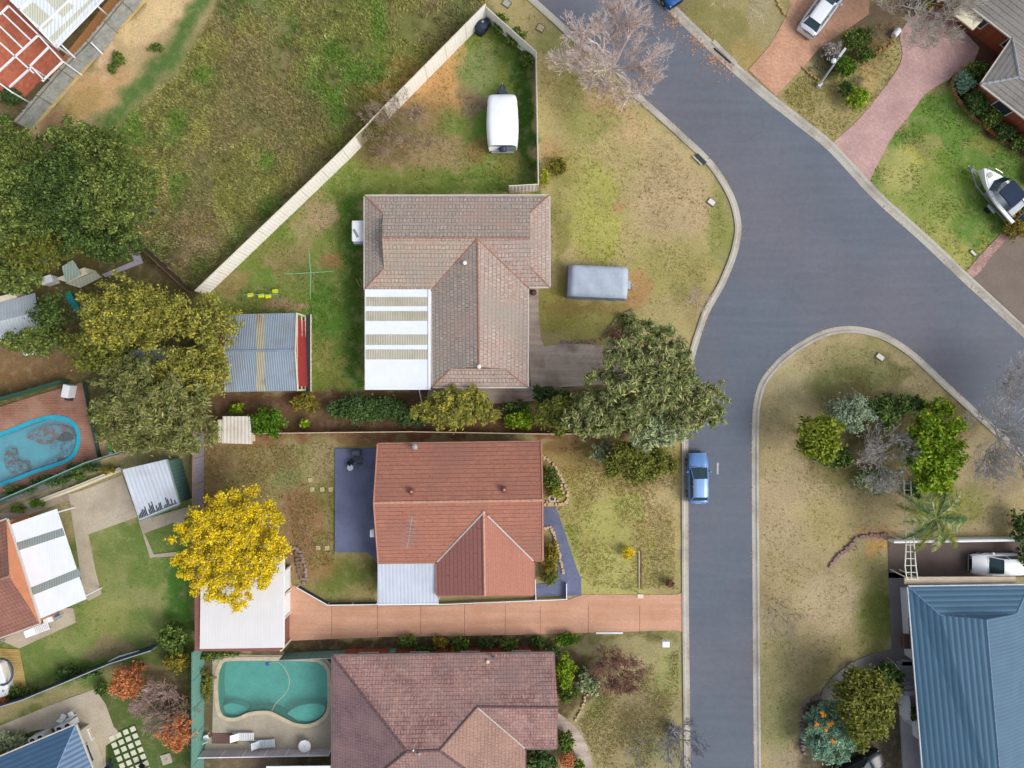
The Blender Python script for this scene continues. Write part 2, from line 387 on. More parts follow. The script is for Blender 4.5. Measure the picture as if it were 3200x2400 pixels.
# strip between the two houses
zone([(620,1235),(1300,1215),(1660,1215),(2100,1210),(2130,1345),(620,1345)], (104,78,56), 8); blob(1700,1240,120,40,(112,90,62),.7); blob(2000,1300,130,40,(92,90,52),.8)
zone([(620,1340),(2110,1338),(2110,1366),(620,1372)], (128,84,58), 6)
# the middle garden
YC = [(610,1362),(1180,1358),(1180,1885),(1030,1882),(935,1832),(900,1750),(610,1750)]
zone(YC, (140,126,78), 8); band([(630,1374),(1170,1368)], 14, (128,86,52), .8, 6); blob(960,1450,130,60,(150,142,92),.8); blob(1030,1590,60,70,(118,112,56),.85); blob(760,1430,140,50,(130,110,70),.8); blob(930,1640,60,120,(140,106,72),.9); blob(900,1500,40,30,(120,128,78),.7); blob(1080,1810,100,70,(98,108,44),.95); blob(1000,1770,50,40,(138,104,62),.8); blob(1170,1800,22,60,(60,72,40),.7); blob(1020,1440,40,60,(166,142,106),.6); blob(650,1500,40,110,(132,104,70),.7)
YD = [(1660,1366),(2132,1366),(2132,1860),(1820,1858),(1696,1580)]
zone(YD, (164,150,92), 6); blob(1790,1430,110,50,(142,120,66),.85); blob(2000,1470,120,60,(132,112,68),.7); blob(1890,1640,90,110,(160,158,82),.8); blob(2060,1600,60,110,(176,156,112),.75); blob(1880,1800,100,70,(168,166,92),.7); blob(2080,1780,40,80,(154,142,92),.7); blob(1770,1560,40,60,(144,138,66),.6); blob(1760,1390,70,22,(118,84,54),.7); blob(1790,1700,26,90,(134,146,64),.6); blob(1960,1590,50,50,(150,158,78),.5)
zone([(1700,1976),(2132,1966),(2132,1996),(1700,2000)], (124,118,68), 6); zone([(893,1990),(1800,1980),(1850,2046),(893,2046)], (88,70,50), 6)
zone([(1730,2000),(2140,2000),(2155,2700),(1640,2700)], (152,142,98), 8); blob(1960,2260,120,170,(152,136,96),.7); blob(2090,2100,40,90,(146,146,84),.7); blob(2060,2330,90,90,(126,122,92),.6); blob(1870,2210,40,60,(118,124,70),.7); blob(2040,2110,12,14,(120,140,60),.8); blob(2030,2350,30,40,(120,124,66),.5)
zone([(1738,2030),(1850,2040),(1870,2150),(1830,2200),(1745,2260),(1745,2420),(1640,2420),(1640,2340),(1738,2340)], (92,78,52), 8)
# right block
RB = [(2374,1250),(2400,1170),(2501,1080),(2650,1038),(2790,1075),(2939,1200),(3087,1337),(3200,1439),(3400,1600),(3400,1680),(2775,1690),(2850,1830),(2870,2700),(2376,2700)]
zone(RB, (158,142,102), 8); blob(2470,1190,90,90,(172,158,116),.85,-45); blob(2690,1110,110,50,(128,124,74),.7); blob(2620,1200,90,70,(104,112,60),.8); blob(2740,1190,120,50,(104,114,60),.8); blob(2760,1330,230,170,(106,94,60),.9); blob(2640,1480,140,40,(120,112,64),.8); blob(2450,1600,90,150,(168,148,114),.75); blob(2960,1580,130,70,(124,124,60),.85); blob(3110,1450,90,90,(136,120,98),.75); blob(3000,1210,60,30,(160,132,84),.6,40); blob(2600,1640,100,80,(160,144,92),.7)
blob(2600,1880,110,100,(172,154,120),.8); blob(2740,1930,60,130,(96,108,36),.9); blob(2700,1780,70,60,(146,138,84),.8); blob(2650,2050,140,60,(132,124,76),.6,-25); blob(2440,1950,60,60,(130,120,98),.6); blob(2430,2150,60,140,(136,130,86),.7); blob(2430,2300,50,110,(126,130,82),.6); blob(2480,2370,100,50,(152,136,112),.8); blob(2720,1660,70,30,(168,120,84),.5); blob(2735,1712,40,26,(180,136,60),.7); blob(2680,1330,40,60,(60,56,38),.6)
zone([(2540,2170),(2620,2080),(2700,2050),(2840,2080),(2880,2700),(2500,2700),(2500,2300)], (84,76,62), 12)
# top right block
TR = [(2092,-200),(2092,0),(2400,288),(2747,600),(3200,1010),(3600,1300),(3800,-400)]
zone(TR, (150,138,92), 8); blob(2150,30,60,60,(134,124,82),.6); blob(2260,90,110,80,(128,124,66),.7); blob(2390,60,60,70,(160,148,110),.5); blob(2330,170,40,50,(156,130,68),.6)
zone([(2440,300),(2510,215),(2640,100),(2810,60),(2815,170),(2770,275),(2700,360),(2600,445)], (154,140,90), 8); blob(2590,200,60,50,(78,76,64),.9,-40); blob(2690,150,90,50,(118,98,60),.85,-30); blob(2710,240,30,60,(178,146,96),.6); blob(2660,270,34,30,(70,70,56),.7); blob(2500,290,40,40,(150,136,80),.5); blob(2780,60,160,50,(120,100,80),.9,-10); blob(2960,20,60,40,(128,104,84),.8)
zone([(2715,562),(2783,434),(2881,300),(2964,250),(3000,330),(3060,400),(3200,480),(3200,640),(3140,720),(3020,850),(2750,602)], (96,126,48), 10); blob(2830,540,70,70,(164,158,92),.85); blob(2960,760,110,70,(160,158,82),.85,40); blob(2900,650,130,80,(140,148,70),.7); blob(2900,460,50,40,(150,140,82),.6); blob(2960,540,80,60,(108,132,40),.6); blob(2860,480,30,24,(168,164,60),.5); blob(3080,440,50,40,(130,124,56),.6)
zone([(2968,246),(3040,190),(3200,350),(3300,420),(3300,560),(3200,478),(3060,400),(2990,300)], (66,58,42), 8); zone([(3100,740),(3200,620),(3300,560),(3300,760),(3180,740)], (92,80,48), 8)
# west side yards
zone([(-400,560),(330,480),(470,760),(600,915),(630,980),(640,1340),(600,1360),(300,1440),(-400,1650)], (92,84,48), 14)
blob(110,1120,170,60,(126,96,66),.9); blob(120,1180,120,30,(118,88,56),.8); blob(200,960,60,60,(130,92,62),.6); blob(560,830,90,60,(110,92,66),.7); blob(500,780,60,60,(60,58,40),.6); blob(560,1300,110,60,(96,84,54),.7)
zone([(305,1350),(362,1334),(412,1416),(308,1448)], (190,158,118), 5); zone([(-300,-300),(480,-300),(440,20),(90,410),(-300,700)], (104,90,60), 8)
WL = [(-400,2320),(-400,1980),(0,1880),(180,1700),(270,1670),(430,1620),(600,1560),(620,2060),(590,2070),(380,2080)]
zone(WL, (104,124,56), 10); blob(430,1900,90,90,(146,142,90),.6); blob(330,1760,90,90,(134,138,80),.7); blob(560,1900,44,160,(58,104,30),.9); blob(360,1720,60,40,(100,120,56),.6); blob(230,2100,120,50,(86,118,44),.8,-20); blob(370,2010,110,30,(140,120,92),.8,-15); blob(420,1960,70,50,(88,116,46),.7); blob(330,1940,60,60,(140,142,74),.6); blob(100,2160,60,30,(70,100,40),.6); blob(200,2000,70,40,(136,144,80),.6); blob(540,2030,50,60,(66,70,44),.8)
zone([(-400,2700),(-400,2300),(0,2260),(330,2140),(610,2060),(600,2700)], (84,98,48), 10); blob(400,2290,70,90,(88,106,52),.7); blob(520,2380,90,60,(82,104,50),.7); blob(510,2170,70,70,(96,70,58),.8); blob(100,2240,260,12,(122,124,44),.7,-22)
zone([(640,2040),(1040,2040),(1040,2600),(600,2600),(636,2000)], (96,86,64), 8); blob(780,2390,120,40,(118,100,84),.8)
verts = np.stack([GX, GY, np.zeros_like(GX)], -1).reshape(-1, 3)
amp = np.where((np.abs(GX) < 50) & (np.abs(GY) < 38), .05, 0)*(vnoise(GX, GY, 1.7, 9)-.55); verts[:, 2] = amp.reshape(-1)-.012
i, j = np.meshgrid(np.arange(nx-1), np.arange(ny-1)); a = (j*nx+i).reshape(-1)
quads = np.stack([a, a+1, a+nx+1, a+nx], -1)
cxq = verts[quads].mean(1); keep = ~(inside(offset_poly(PX(POOL_B), .1), cxq[:, 0], cxq[:, 1]) | inside(offset_poly(PX(POOL_L), .1), cxq[:, 0], cxq[:, 1])); quads = quads[keep]
def fast_mesh(name, v, q, smooth_=False):
    me = bpy.data.meshes.new(name); k = q.shape[1]
    me.vertices.add(len(v)); me.vertices.foreach_set('co', np.ascontiguousarray(v, dtype=np.float32).ravel())
    me.loops.add(q.size); me.loops.foreach_set('vertex_index', np.ascontiguousarray(q, dtype=np.int32).ravel())
    me.polygons.add(len(q)); me.polygons.foreach_set('loop_start', np.arange(0, q.size, k, dtype=np.int32))
    try: me.polygons.foreach_set('loop_total', np.full(len(q), k, dtype=np.int32))
    except Exception: pass
    me.update(calc_edges=True)
    if smooth_: me.polygons.foreach_set('use_smooth', np.ones(len(q), bool))
    return me
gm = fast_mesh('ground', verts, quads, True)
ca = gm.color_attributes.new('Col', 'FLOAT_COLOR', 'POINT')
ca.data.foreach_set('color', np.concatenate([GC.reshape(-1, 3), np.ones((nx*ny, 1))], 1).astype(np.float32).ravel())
b = NB('ground_soil_and_grass'); at = b.n('ShaderNodeAttribute', _attribute_name='Col'); c = at.outputs['Color']
c = b.mix(b.rng(b.noise(1.3, 5), .5, .72, 0, .3), c, b.mul(c, b.n('ShaderNodeRGB').outputs[0]) if False else col((176,158,118)))
c = b.mix(b.rng(b.noise(2.1, 6, rough=.65), .54, .72, 0, .5), c, col((98,120,44)))
c = b.mix(b.rng(b.noise(4.5, 4, rough=.7), .55, .75, 0, .4), c, col((92,76,48)))
c = b.mul(c, b.rng(b.noise(7, 5, rough=.75), .3, .7, .8, 1.34)); c = b.mul(c, b.rng(b.noise(22, 2), .3, .7, .84, 1.2)); c = b.mul(c, b.rng(b.noise(.35, 3), .3, .7, 1.0, 1.22))
hs2 = b.n('ShaderNodeHueSaturation', Saturation=.93); b.l(c, hs2.inputs['Color']); c = hs2.outputs[0]
b.bump(b.noise(12, 4, rough=.7), .6, .06); gmat = b.done(c, .95, 0, .05)
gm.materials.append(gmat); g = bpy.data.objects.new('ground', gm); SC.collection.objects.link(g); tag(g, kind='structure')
# ------------------------------------------------------------------ roads and kerbs
KL = [(1100,-560),(1400,-230),(1560,-80),(1647,0),(1725,70),(1802,141),(1860,182),(1915,222),(1962,275),(1995,318),(2081,394),(2130,440),(2175,481),(2222,532),(2265,600),(2287,655),(2296,719),(2283,788),(2262,845),(2240,893),(2197,969),(2175,1030),(2158,1085),(2142,1150),(2133,1230),(2130,1330),(2130,1560),(2131,1860),(2134,2150),(2137,2400),(2142,2900)]
KR = [(1545,-560),(1900,-200),(2092,0),(2215,119),(2310,207),(2400,285),(2505,368),(2610,453),(2747,600),(2903,741),(3015,848),(3110,935),(3200,1018),(3500,1290),(3800,1560)]
KB = [(2383,2900),(2377,2400),(2374,2100),(2372,1800),(2370,1500),(2371,1330),(2376,1262),(2392,1205),(2420,1165),(2455,1128),(2510,1088),(2580,1052),(2653,1040),(2722,1050),(2783,1075),(2850,1122),(2939,1205),(3010,1270),(3087,1340),(3150,1398),(3200,1441),(3500,1720),(3800,1990)]
KL, KR, KB = [smooth(k, 4) for k in (KL, KR, KB)]
def asphalt():
    b = NB('asphalt'); c = b.mul(col((108,112,122)), b.rng(b.noise(.16, 4), .35, .65, .93, 1.08))
    c = b.mix(b.rng(b.noise(.07, 3), .42, .62, 0, .55), c, col((98,112,126)))
    mp = b.n('ShaderNodeMapping'); b.l(b.P(), mp.inputs[0]); mp.inputs['Rotation'].default_value = (0, 0, R(45)); mp.inputs['Scale'].default_value = (.12, 1.6, 1)
    c = b.mul(c, b.rng(b.noise(1, 4, mp.outputs[0]), .35, .65, .95, 1.05))
    c = b.mix(b.rng(b.noise(.05, 4), .45, .6, 0, .4), c, col((118,114,122))); c = b.mix(b.rng(b.noise(.5, 6, mp.outputs[0], .7), .6, .8, 0, .35), c, col((132,134,140)))
    vo = b.n('ShaderNodeTexVoronoi', Scale=.28, _feature='DISTANCE_TO_EDGE'); nd_ = b.n('ShaderNodeTexNoise', Scale=.6, Detail=5); b.l(b.P(), nd_.inputs[0]); va = b.n('ShaderNodeVectorMath', _operation='ADD'); b.l(b.P(), va.inputs[0]); b.l(nd_.outputs['Color'], va.inputs[1]); b.l(va.outputs[0], vo.inputs['Vector']); c = b.mix(b.rng(vo.outputs['Distance'], .0, .01, .16, 0), c, col((74,76,84)))
    c = b.mul(c, b.rng(b.noise(30, 3, rough=.7), .3, .7, .84, 1.16)); c = b.mul(c, b.rng(b.noise(2.4, 4), .35, .65, .96, 1.04))
    c = b.mix(b.rng(b.noise(.9, 6, rough=.7), .68, .8, 0, .5), c, col((84,88,96))); c = b.mix(b.rng(b.noise(3.1, 3), .74, .8, 0, .6), c, col((150,150,150)))
    b.bump(b.noise(60, 2), .3, .01); return b.done(c, .85, 0, .25)
ASPH = asphalt()
rp_ = PX(KL)+PX(KB)+PX(list(reversed(KR)))
rd = MB().prism(rp_, -.06, .018).build('road', ASPH); tag(rd, kind='structure')
KERB = concrete_mat('kerb_concrete', (190,184,172), (140,134,124), .7)
def kerb(line, side, sc, name='kerb'):
    prof = [(0,-.05),(0,.09),(.17,.11),(.27,.05),(.33,.034),(.58,.028),(.58,-.05)]
    prof = [(o*sc*side, z) for o, z in prof]
    if side > 0: prof = prof[::-1]
    return MB().strip(PX(line), prof).build(name, KERB, smooth=False)
tag(kerb(KL, 1, 1.0), kind='structure'); tag(kerb(KR, -1, 1.35), kind='structure'); tag(kerb(KB, 1, 1.0), kind='structure')
tag(MB().sheet(PX([(2240,1446),(2246,1446),(2245,1482),(2240,1480)]), .023).build('road_marking', mat('worn_white_mark', (190,192,192), .8, .25, 4, 20)), kind='structure')
# ------------------------------------------------------------------ driveways, paths, slabs
TERRA = concrete_mat('terracotta_concrete', (212,164,136), (198,146,114), .75, tracks=.09); TERRAB = paving_mat('terracotta_pavers', (196,146,122), (186,132,104), .3, .15, .8)
PINKP = paving_mat('pink_pavers', (200,166,160), (188,150,144), .26, .13, .78, rot=40); ORANGEP = paving_mat('orange_pavers', (212,168,140), (198,146,116), .26, .13, .8, rot=40)
BROWNP = paving_mat('brown_pavers', (118,86,68), (100,72,60), .24, .12, .7, rot=38); REDP = paving_mat('red_pavers', (206,122,92), (192,104,76), .3, .3, .8, rot=45)
CONC = concrete_mat('concrete', (196,184,164), (150,134,110), .5); CONCG = concrete_mat('grey_concrete', (128,124,122), (102,98,96), .5); CONCD = concrete_mat('dirty_concrete', (196,180,164), (134,114,98), .75, tracks=.2)
SLATE = concrete_mat('slate_blue_paint', (112,118,146), (80,88,112), .7); OLDDR = concrete_mat('brown_driveway', (128,116,106), (112,98,88), .6); DARKDR = concrete_mat('dark_driveway', (104,90,84), (86,74,70), .6)
def slab(name, pts, m, z=.03, holes=()):
    o = MB().prism(PX(pts), -.06, z, [PX(h) for h in holes]).build(name, m); return tag(o, kind='structure')
slab('driveway', [(880,2003),(880,1790),(905,1790),(912,1828),(935,1834),(1030,1888),(1180,1892),(1370,1894),(1670,1876),(1772,1876),(1820,1858),(2114,1858),(2136,1850),(2138,1976),(2114,1969),(1600,1984),(1200,1990)], TERRA)
jn = MB()
for x in (1037, 1180, 1315, 1452, 1579, 1688, 1839, 1999):
    jn.box((*W(x, 1936 if x > 1100 else 1940)[:2], .0335), (.035, M(90 if x > 1500 else 98), .003))
tag(jn.build('driveway_joint', mat('joint_dark', (128,84,66), .9)), kind='structure')
slab('driveway', [(2338,219),(2400,150),(2434,95),(2470,20),(2440,-120),(2720,-140),(2715,45),(2640,96),(2560,150),(2505,215),(2424,300)], ORANGEP)
slab('driveway', smooth([(2600,448),(2689,367),(2762,275),(2806,213),(2820,165),(2812,108),(2852,52),(2924,15),(2985,-10),(3030,-40),(3190,110)], 3)+[(3110,240),(3022,215),(2986,228)]+smooth([(2964,250),(2932,266),(2890,296),(2840,362),(2783,436),(2716,566)], 3), PINKP)
slab('porch', [(2990,-70),(3180,100),(3090,245),(3035,215),(3060,150),(2960,40)], BROWNP, .045)
slab('driveway', [(3034,862),(3110,775),(3150,735),(3200,690),(3500,500),(3500,1280),(3200,1014)], OLDDR); slab('path', [(3018,850),(3060,800),(3128,730),(3152,742),(3105,790),(3066,846),(3040,868)], paving_mat('pink_cobbles', (196,160,150), (160,124,116), .22, .2, .45, rot=20), .038)
slab('driveway', [(1652,1084),(1700,1084),(1760,1072),(1880,1080),(2000,1090),(2150,1100),(2132,1210),(1900,1200),(1660,1216)], CONCD); slab('path', [(1646,895),(1683,895),(1684,990),(1690,1060),(1705,1088),(1648,1092)], CONCD, .026)
slab('path', [(1340,1208),(1660,1208),(1700,1190),(1690,1250),(1540,1262),(1500,1240),(1335,1240)], CONCD, .027)
slab('driveway', [(2775,1690),(3500,1676),(3500,1800),(2830,1806),(2776,1806)], DARKDR); slab('path', [(2776,1790),(2836,1790),(2850,1990),(2850,2070),(2745,2080),(2700,2110),(2640,2140),(2600,2190),(2560,2185),(2575,2150),(2610,2108),(2660,2070),(2720,2045),(2785,2028)], CONCG)
slab('porch', [(2815,2060),(2870,2060),(2890,2420),(2820,2420),(2812,2250)], concrete_mat('porch_tiles', (176,172,178), (150,146,152), .4), .2)
slab('patio', [(1048,1401),(1186,1401),(1186,1765),(1150,1725),(1048,1725)], SLATE, .16)
slab('path', [(1690,1585),(1738,1585),(1757,1640),(1802,1775),(1816,1806),(1816,1860),(1670,1862),(1672,1826),(1716,1822),(1742,1796),(1745,1760),(1722,1660),(1700,1640),(1690,1640)], SLATE, .05)
# pool surround south-west and pool surround west
slab('patio', smooth([(664,2060),(700,2044),(800,2046),(960,2048),(1010,2052),(1036,2075)], 3)+[(1040,2100),(1040,2340),(640,2345),(640,2330),(664,2300),(666,2180)], concrete_mat('pool_concrete', (182,172,154), (146,136,120), .7), .04, [POOL_B])
slab('patio', [(-300,1330),(0,1272),(100,1240),(268,1192),(280,1250),(312,1420),(306,1442),(-300,1640)], tile_mat('timber_deck', (172,124,104), (158,112,92), (184,146,126), None, .14, 3.0, line=.6), .04, [POOL_L])
slab('path', [(-200,1610),(0,1552),(300,1442),(320,1452),(240,1500),(0,1580),(-200,1640)], CONCG, .03)
slab('path', [(215,1545),(250,1535),(300,1790),(318,1856),(277,1878),(262,1860)], CONC, .03); slab('patio', [(250,1535),(383,1484),(430,1615),(262,1675)], CONC, .04)
slab('path', [(110,1555),(215,1516),(225,1560),(0,1640),(0,1600)], CONCD, .028); slab('path', [(434,1628),(600,1580),(600,1610),(576,1620),(576,1650),(552,1660),(546,1632),(452,1666),(481,1732),(550,1724),(550,1738),(470,1742)], CONC, .05)
slab('path', [(0,2000),(124,1946),(150,1940),(170,1900),(228,1900),(238,1945),(60,2026)], CONC, .03)
slab('path', [(-200,2350),(0,2268),(150,2206),(298,2152),(330,2200),(355,2270),(382,2300),(330,2330),(330,2420),(270,2420),(240,2270),(120,2280),(0,2316),(-200,2400)], CONC, .03)
slab('path', smooth([(1742,2226),(1790,2262),(1830,2320),(1848,2370),(1856,2440)], 3)+smooth([(1812,2440),(1806,2380),(1780,2320),(1752,2284),(1736,2270)], 3), CONCD, .03)
slab('patio', [(27,0),(200,180),(62,320),(-200,290),(-200,-200)], REDP, .03); slab('path', [(190,190),(340,0),(400,-80),(480,-80),(418,0),(235,180),(150,260)], concrete_mat('ochre_path', (206,148,96), (186,126,76), .6), .035)
# pools
def pool(label, poly, depth, wallc, floorc, tint, coping, extra=None, wz=-.1):
    r = thing('swimming_pool', label, 'swimming pool', Vector((*np.mean(np.array(PX(poly)), 0), 0)))
    p = PX(poly); n = len(p)
    MB().add([(x, y, .03) for x, y in p]+[(x, y, -depth) for x, y in p], [(n+i, n+(i+1) % n, (i+1) % n, i) for i in range(n)]).build('basin_wall', wallc, r)
    MB().sheet(p, -depth).build('basin_floor', floorc, r)
    if coping is not None:
        MB().prism(offset_poly(p, .3), .02, .085, [offset_poly(p, -.02)]).build('coping', coping, r)
    b = NB('water_'+label[:8]); w = b.n('ShaderNodeBsdfGlossy'); w.inputs['Roughness'].default_value = .05
    t = b.n('ShaderNodeBsdfTransparent'); t.inputs[0].default_value = (*tint, 1); fr = b.n('ShaderNodeFresnel', IOR=1.33)
    bp = b.n('ShaderNodeBump', Strength=.6, Distance=.06); b.l(b.noise(2.5, 2), bp.inputs['Height']); b.l(bp.outputs[0], w.inputs['Normal'])
    df = b.n('ShaderNodeBsdfDiffuse'); df.inputs[0].default_value = (*[x*.7 for x in tint], 1); m0 = b.n('ShaderNodeMixShader'); m0.inputs[0].default_value = .15
    b.l(t.outputs[0], m0.inputs[1]); b.l(df.outputs[0], m0.inputs[2])
    mx = b.n('ShaderNodeMixShader'); b.l(fr.outputs[0], mx.inputs[0]); b.l(m0.outputs[0], mx.inputs[1]); b.l(w.outputs[0], mx.inputs[2]); b.l(mx.outputs[0], b.t.nodes['Material Output'].inputs[0])
    MB().sheet(p, wz).build('water', b.m, r)
    return r
PW = mat('pool_plaster', (172,214,204), .7, .1, 1.2, 5); 
pb = pool('green rounded pool with a wavy lower edge and sandy coping', POOL_B, 1.3, mat('pool_wall', (120,180,160), .7, .08), PW, (.5,.9,.86), mat('sand_coping', (204,188,160), .8, .14, 2, 10))
MB().prism(PX(smooth([(893,2236),(920,2216),(960,2206),(1000,2206),(1014,2222),(996,2246),(964,2260),(926,2258)], 2)), -1.28, -.32).build('step', PW, pb)
MB().prism(PX(smooth([(692,2214),(715,2205),(745,2210),(768,2226),(740,2240),(715,2240),(698,2234)], 2)), -1.28, -.4).build('step', PW, pb)
MB().path([(*W(*q)[:2], -.085) for q in smooth([(835,2077),(862,2070),(885,2085),(902,2120),(900,2150),(884,2175),(862,2198),(848,2222)], 4)], .03, 5).build('cleaner_hose', mat('hose', (190,190,150), .6), pb)
MB().rbox((*W(835,2077)[:2], -.1), (.35,.3,.12), .4, .08, 3, .03).build('skimmer', mat('skimmer_blue', (60,110,160), .5), pb)
b = NB('dirty_pool_floor'); c = b.mix(b.rng(b.noise(.9, 5), .5, .54, 0, 1), col((70,170,196)), col((128,66,52))); c = b.mix(b.rng(b.noise(1.4, 4), .55, .6, 0, .9), c, col((20,84,120))); DPF = b.done(c, .8)
pl = pool('turquoise pool with brown leaf patches set in the timber deck', POOL_L, .9, mat('pool_wall_turq', (60,190,214), .7, .08), mat('pool_floor_turq', (70,196,214), .8, .12, .8, 3), (.84,.98,1.0), mat('turquoise_coping', (46,170,198), .6, .1))
def littermat(cc):
    b = NB('litter_%d' % cc[2]); c = b.mix(b.rng(b.noise(2.2, 6, rough=.75), .42, .56, 0, 1), col((70,178,200)), col(cc)); c = b.mul(c, b.rng(b.noise(8, 3), .3, .7, .75, 1.25)); return b.done(c, .9)
for q, cc in (([(75,1365),(120,1338),(170,1328),(210,1340),(225,1370),(200,1380),(150,1375),(130,1390)], (150,80,62)), ([(8,1420),(28,1402),(40,1440),(70,1445),(72,1475),(30,1480),(8,1455)], (96,66,54)), ([(150,1400),(195,1350),(228,1365),(232,1400),(210,1430),(170,1445),(190,1410)], (18,84,116)), ([(120,1460),(180,1430),(210,1440),(150,1462)], (20,92,130))):
    MB().prism(offset_poly(PX(smooth(q, 4, True)), 0), -.9, -.22).build('leaf_litter_patch', littermat(cc), pl)
# ------------------------------------------------------------------ houses
FR = mat('window_frame', (222,222,218), .5, .04, bump=0); GUT = mat('gutter', (206,200,190), .5, .06, bump=0)
def walls(parent, poly, z1, wm, win=True, every=3.6, name='wall', door=False):
    MB().prism(poly, -.05, z1).build(name, wm, parent)
    n = len(poly); area = sum(poly[i][0]*poly[(i+1) % n][1]-poly[(i+1) % n][0]*poly[i][1] for i in range(n)); sg = 1 if area > 0 else -1
    first = True
    for i in range(n):
        a = Vector(poly[i]); c = Vector(poly[(i+1) % n]); d = c-a; L = d.length
        mid0 = (a+c)/2
        if L < 2.6 or not win or abs(mid0.x) > 46 or abs(mid0.y) > 35: continue
        d.normalize(); nrm = Vector((d.y, -d.x))*sg; ang = math.atan2(d.y, d.x); k = max(1, int(L/every))
        for j in range(k):
            p = a+d*L*(j+.5)/k+nrm*.03; isd = door and first; first = False
            wdt, hh, zc = (.95, 2.05, 1.1) if isd else (1.5, 1.15, 1.55)
            f = MB()
            for s in (-1, 1): q = p+d*s*wdt/2; f.box((q.x, q.y, zc), (.07, .1, hh+.1), ang)
            for s in (-1, 1): f.box((p.x, p.y, zc+s*hh/2), (wdt-.07, .1, .07), ang)
            if isd:
                o = MB().box((p.x-nrm.x*.01, p.y-nrm.y*.01, zc), (wdt-.08, .05, hh-.07), ang).build('door', BROWNW, parent); f.build('door_frame', FR, o)
            else:
                o = MB().box((p.x-nrm.x*.01, p.y-nrm.y*.01, zc), (wdt-.08, .04, hh-.07), ang).build('window', GLASS, parent); f.build('frame', FR, o)
def EP(eave, ze, inset): return offset_poly([tuple(W(a, b_, ze)[:2]) for a, b_ in eave], -inset)
def roof(parent, eave, ze, faces, m, gablets=(), ridges=(), ridgem=None, gm_=None, gutter=GUT, skip=(), rr=.11):
    """eave: photo pixels at height ze; faces: lists of (px,py,z)"""
    mb = MB()
    for f in faces:
        v = [W(*p) for p in f]; nz = sum(v[i].x*v[(i+1) % len(v)].y-v[(i+1) % len(v)].x*v[i].y for i in range(len(v)))
        if nz < 0: v = v[::-1]
        mb.add(v, [tuple(range(len(v)))])
    r = mb.build('roof', m, parent)
    e = [tuple(W(a, b_, ze)[:2]) for a, b_ in eave]
    MB().prism(e, ze-.16, ze-.012).build('soffit', mat('soffit', (190,182,170), .8, .05, bump=0), parent)
    for a, c in ridges:
        rb = MB(); p, q = W(*a), W(*c); n = max(1, int((q-p).length/.42))
        for i in range(n):
            s0 = p+(q-p)*(i/n); s1 = p+(q-p)*((i+1.12)/n if i < n-1 else 1); rb.tube(s0+Vector((0,0,-.02)), s1+Vector((0,0,-.045)), rr*1.08, rr*.92, 6)
        rb.build('ridge_capping', ridgem or m, r)
    for g_ in gablets:
        MB().add([W(*p) for p in g_], [tuple(range(len(g_)))]).build('gablet', gm_ or BROWNW, r)
    gb = MB(); n = len(e)
    for i in range(n):
        if i in skip: continue
        a = Vector(e[i]); c = Vector(e[(i+1) % n]); d = (c-a).normalized(); area = sum(e[k][0]*e[(k+1) % n][1]-e[(k+1) % n][0]*e[k][1] for k in range(n)); nr = Vector((d.y, -d.x))*(1 if area > 0 else -1)
        a2 = a+nr*.055-d*.0; c2 = c+nr*.055
        gb.beam((a2.x, a2.y, ze-.075), (c2.x, c2.y, ze-.075), .1, .12)
    gb.build('gutter', gutter, parent)
    return r
def vent(parent, px, py, z, m, r=.16, h=.3, n=10, dome=True):
    p = W(px, py, z); mb = MB().tube(p-Vector((0,0,.25)), p+Vector((0,0,h)), r*.7, r*.7, n)
    if dome: mb.ball(p+Vector((0,0,h)), r, n, 4, .55, 0)
    return mb.build('roof_vent', m, parent, smooth=False)
GT = tile_mat('weathered_grey_shade_tiles', (166,154,144), (188,172,160), (156,150,140), (178,152,140), .34, .3, line=.55, mott=.16, mc=(172,146,134))  # greyer copy for the north and west slopes, their shade painted in
GTT = tile_mat('weathered_tan_tiles', (174,160,144), (192,174,156), (180,154,138), (160,152,140), .34, .3, line=.58, mott=.16, mc=(180,150,136))
GTP = tile_mat('weathered_pink_lit_tiles', (176,158,148), (196,178,166), (172,152,140), (166,156,144), .34, .3, line=.56, mott=.2, mc=(184,142,130))  # paler copy for slopes right of the ridge, sunlight painted in
RCAP = mat('terracotta_cap', (170,128,112), .85, .2, 3, 9)
# -- grey tiled house (middle)
hA = thing('brick_house', 'grey-brown tiled T-shaped brick house behind the white diagonal fence, with a white striped patio roof', 'house', W(1450, 900))
walls(hA, EP([(1140,612),(1716,611),(1717,896),(1649,897),(1649,1209),(1352,1209),(1350,905),(1140,905)], 2.6, .55), 2.45, BRICK, door=True)
ez = 2.6; rz = 4.15
e = [(1140,612),(1716,611),(1717,896),(1649,897),(1649,1209),(1352,1209),(1350,905),(1140,905)]
N1, S1, N2, S2 = (1197,664,3.22), (1200,839,3.22), (1655,666,3.22), (1655,832,3.22); RL, RRt, J, RB_ = (1194,744,rz), (1657,744,rz), (1493,744,rz), (1497,1147,rz); B1, B2 = (1410,1152,3.2), (1578,1152,3.2)
z_ = lambda q: (*q, ez)
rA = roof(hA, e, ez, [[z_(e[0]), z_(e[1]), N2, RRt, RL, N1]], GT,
     [[N1, RL, S1], [N2, RRt, S2], [B1, RB_, B2]],
     [(RL, RRt), (J, RB_), (z_(e[0]), N1), (z_(e[7]), S1), (z_(e[1]), N2), (z_(e[2]), S2), (z_(e[4]), B2), (z_(e[5]), B1), (N1, (1197,674,3.22))], RCAP, rr=.075)
MB().add([W(*q) for q in (z_(e[0]), N1, S1, z_(e[7]))], [(3,2,1,0)]).build('roof', GT, hA)
MB().add([W(*q) for q in (z_(e[6]), J, RB_, B1, z_(e[5]))], [(4,3,2,1,0)]).build('roof', GT, hA)
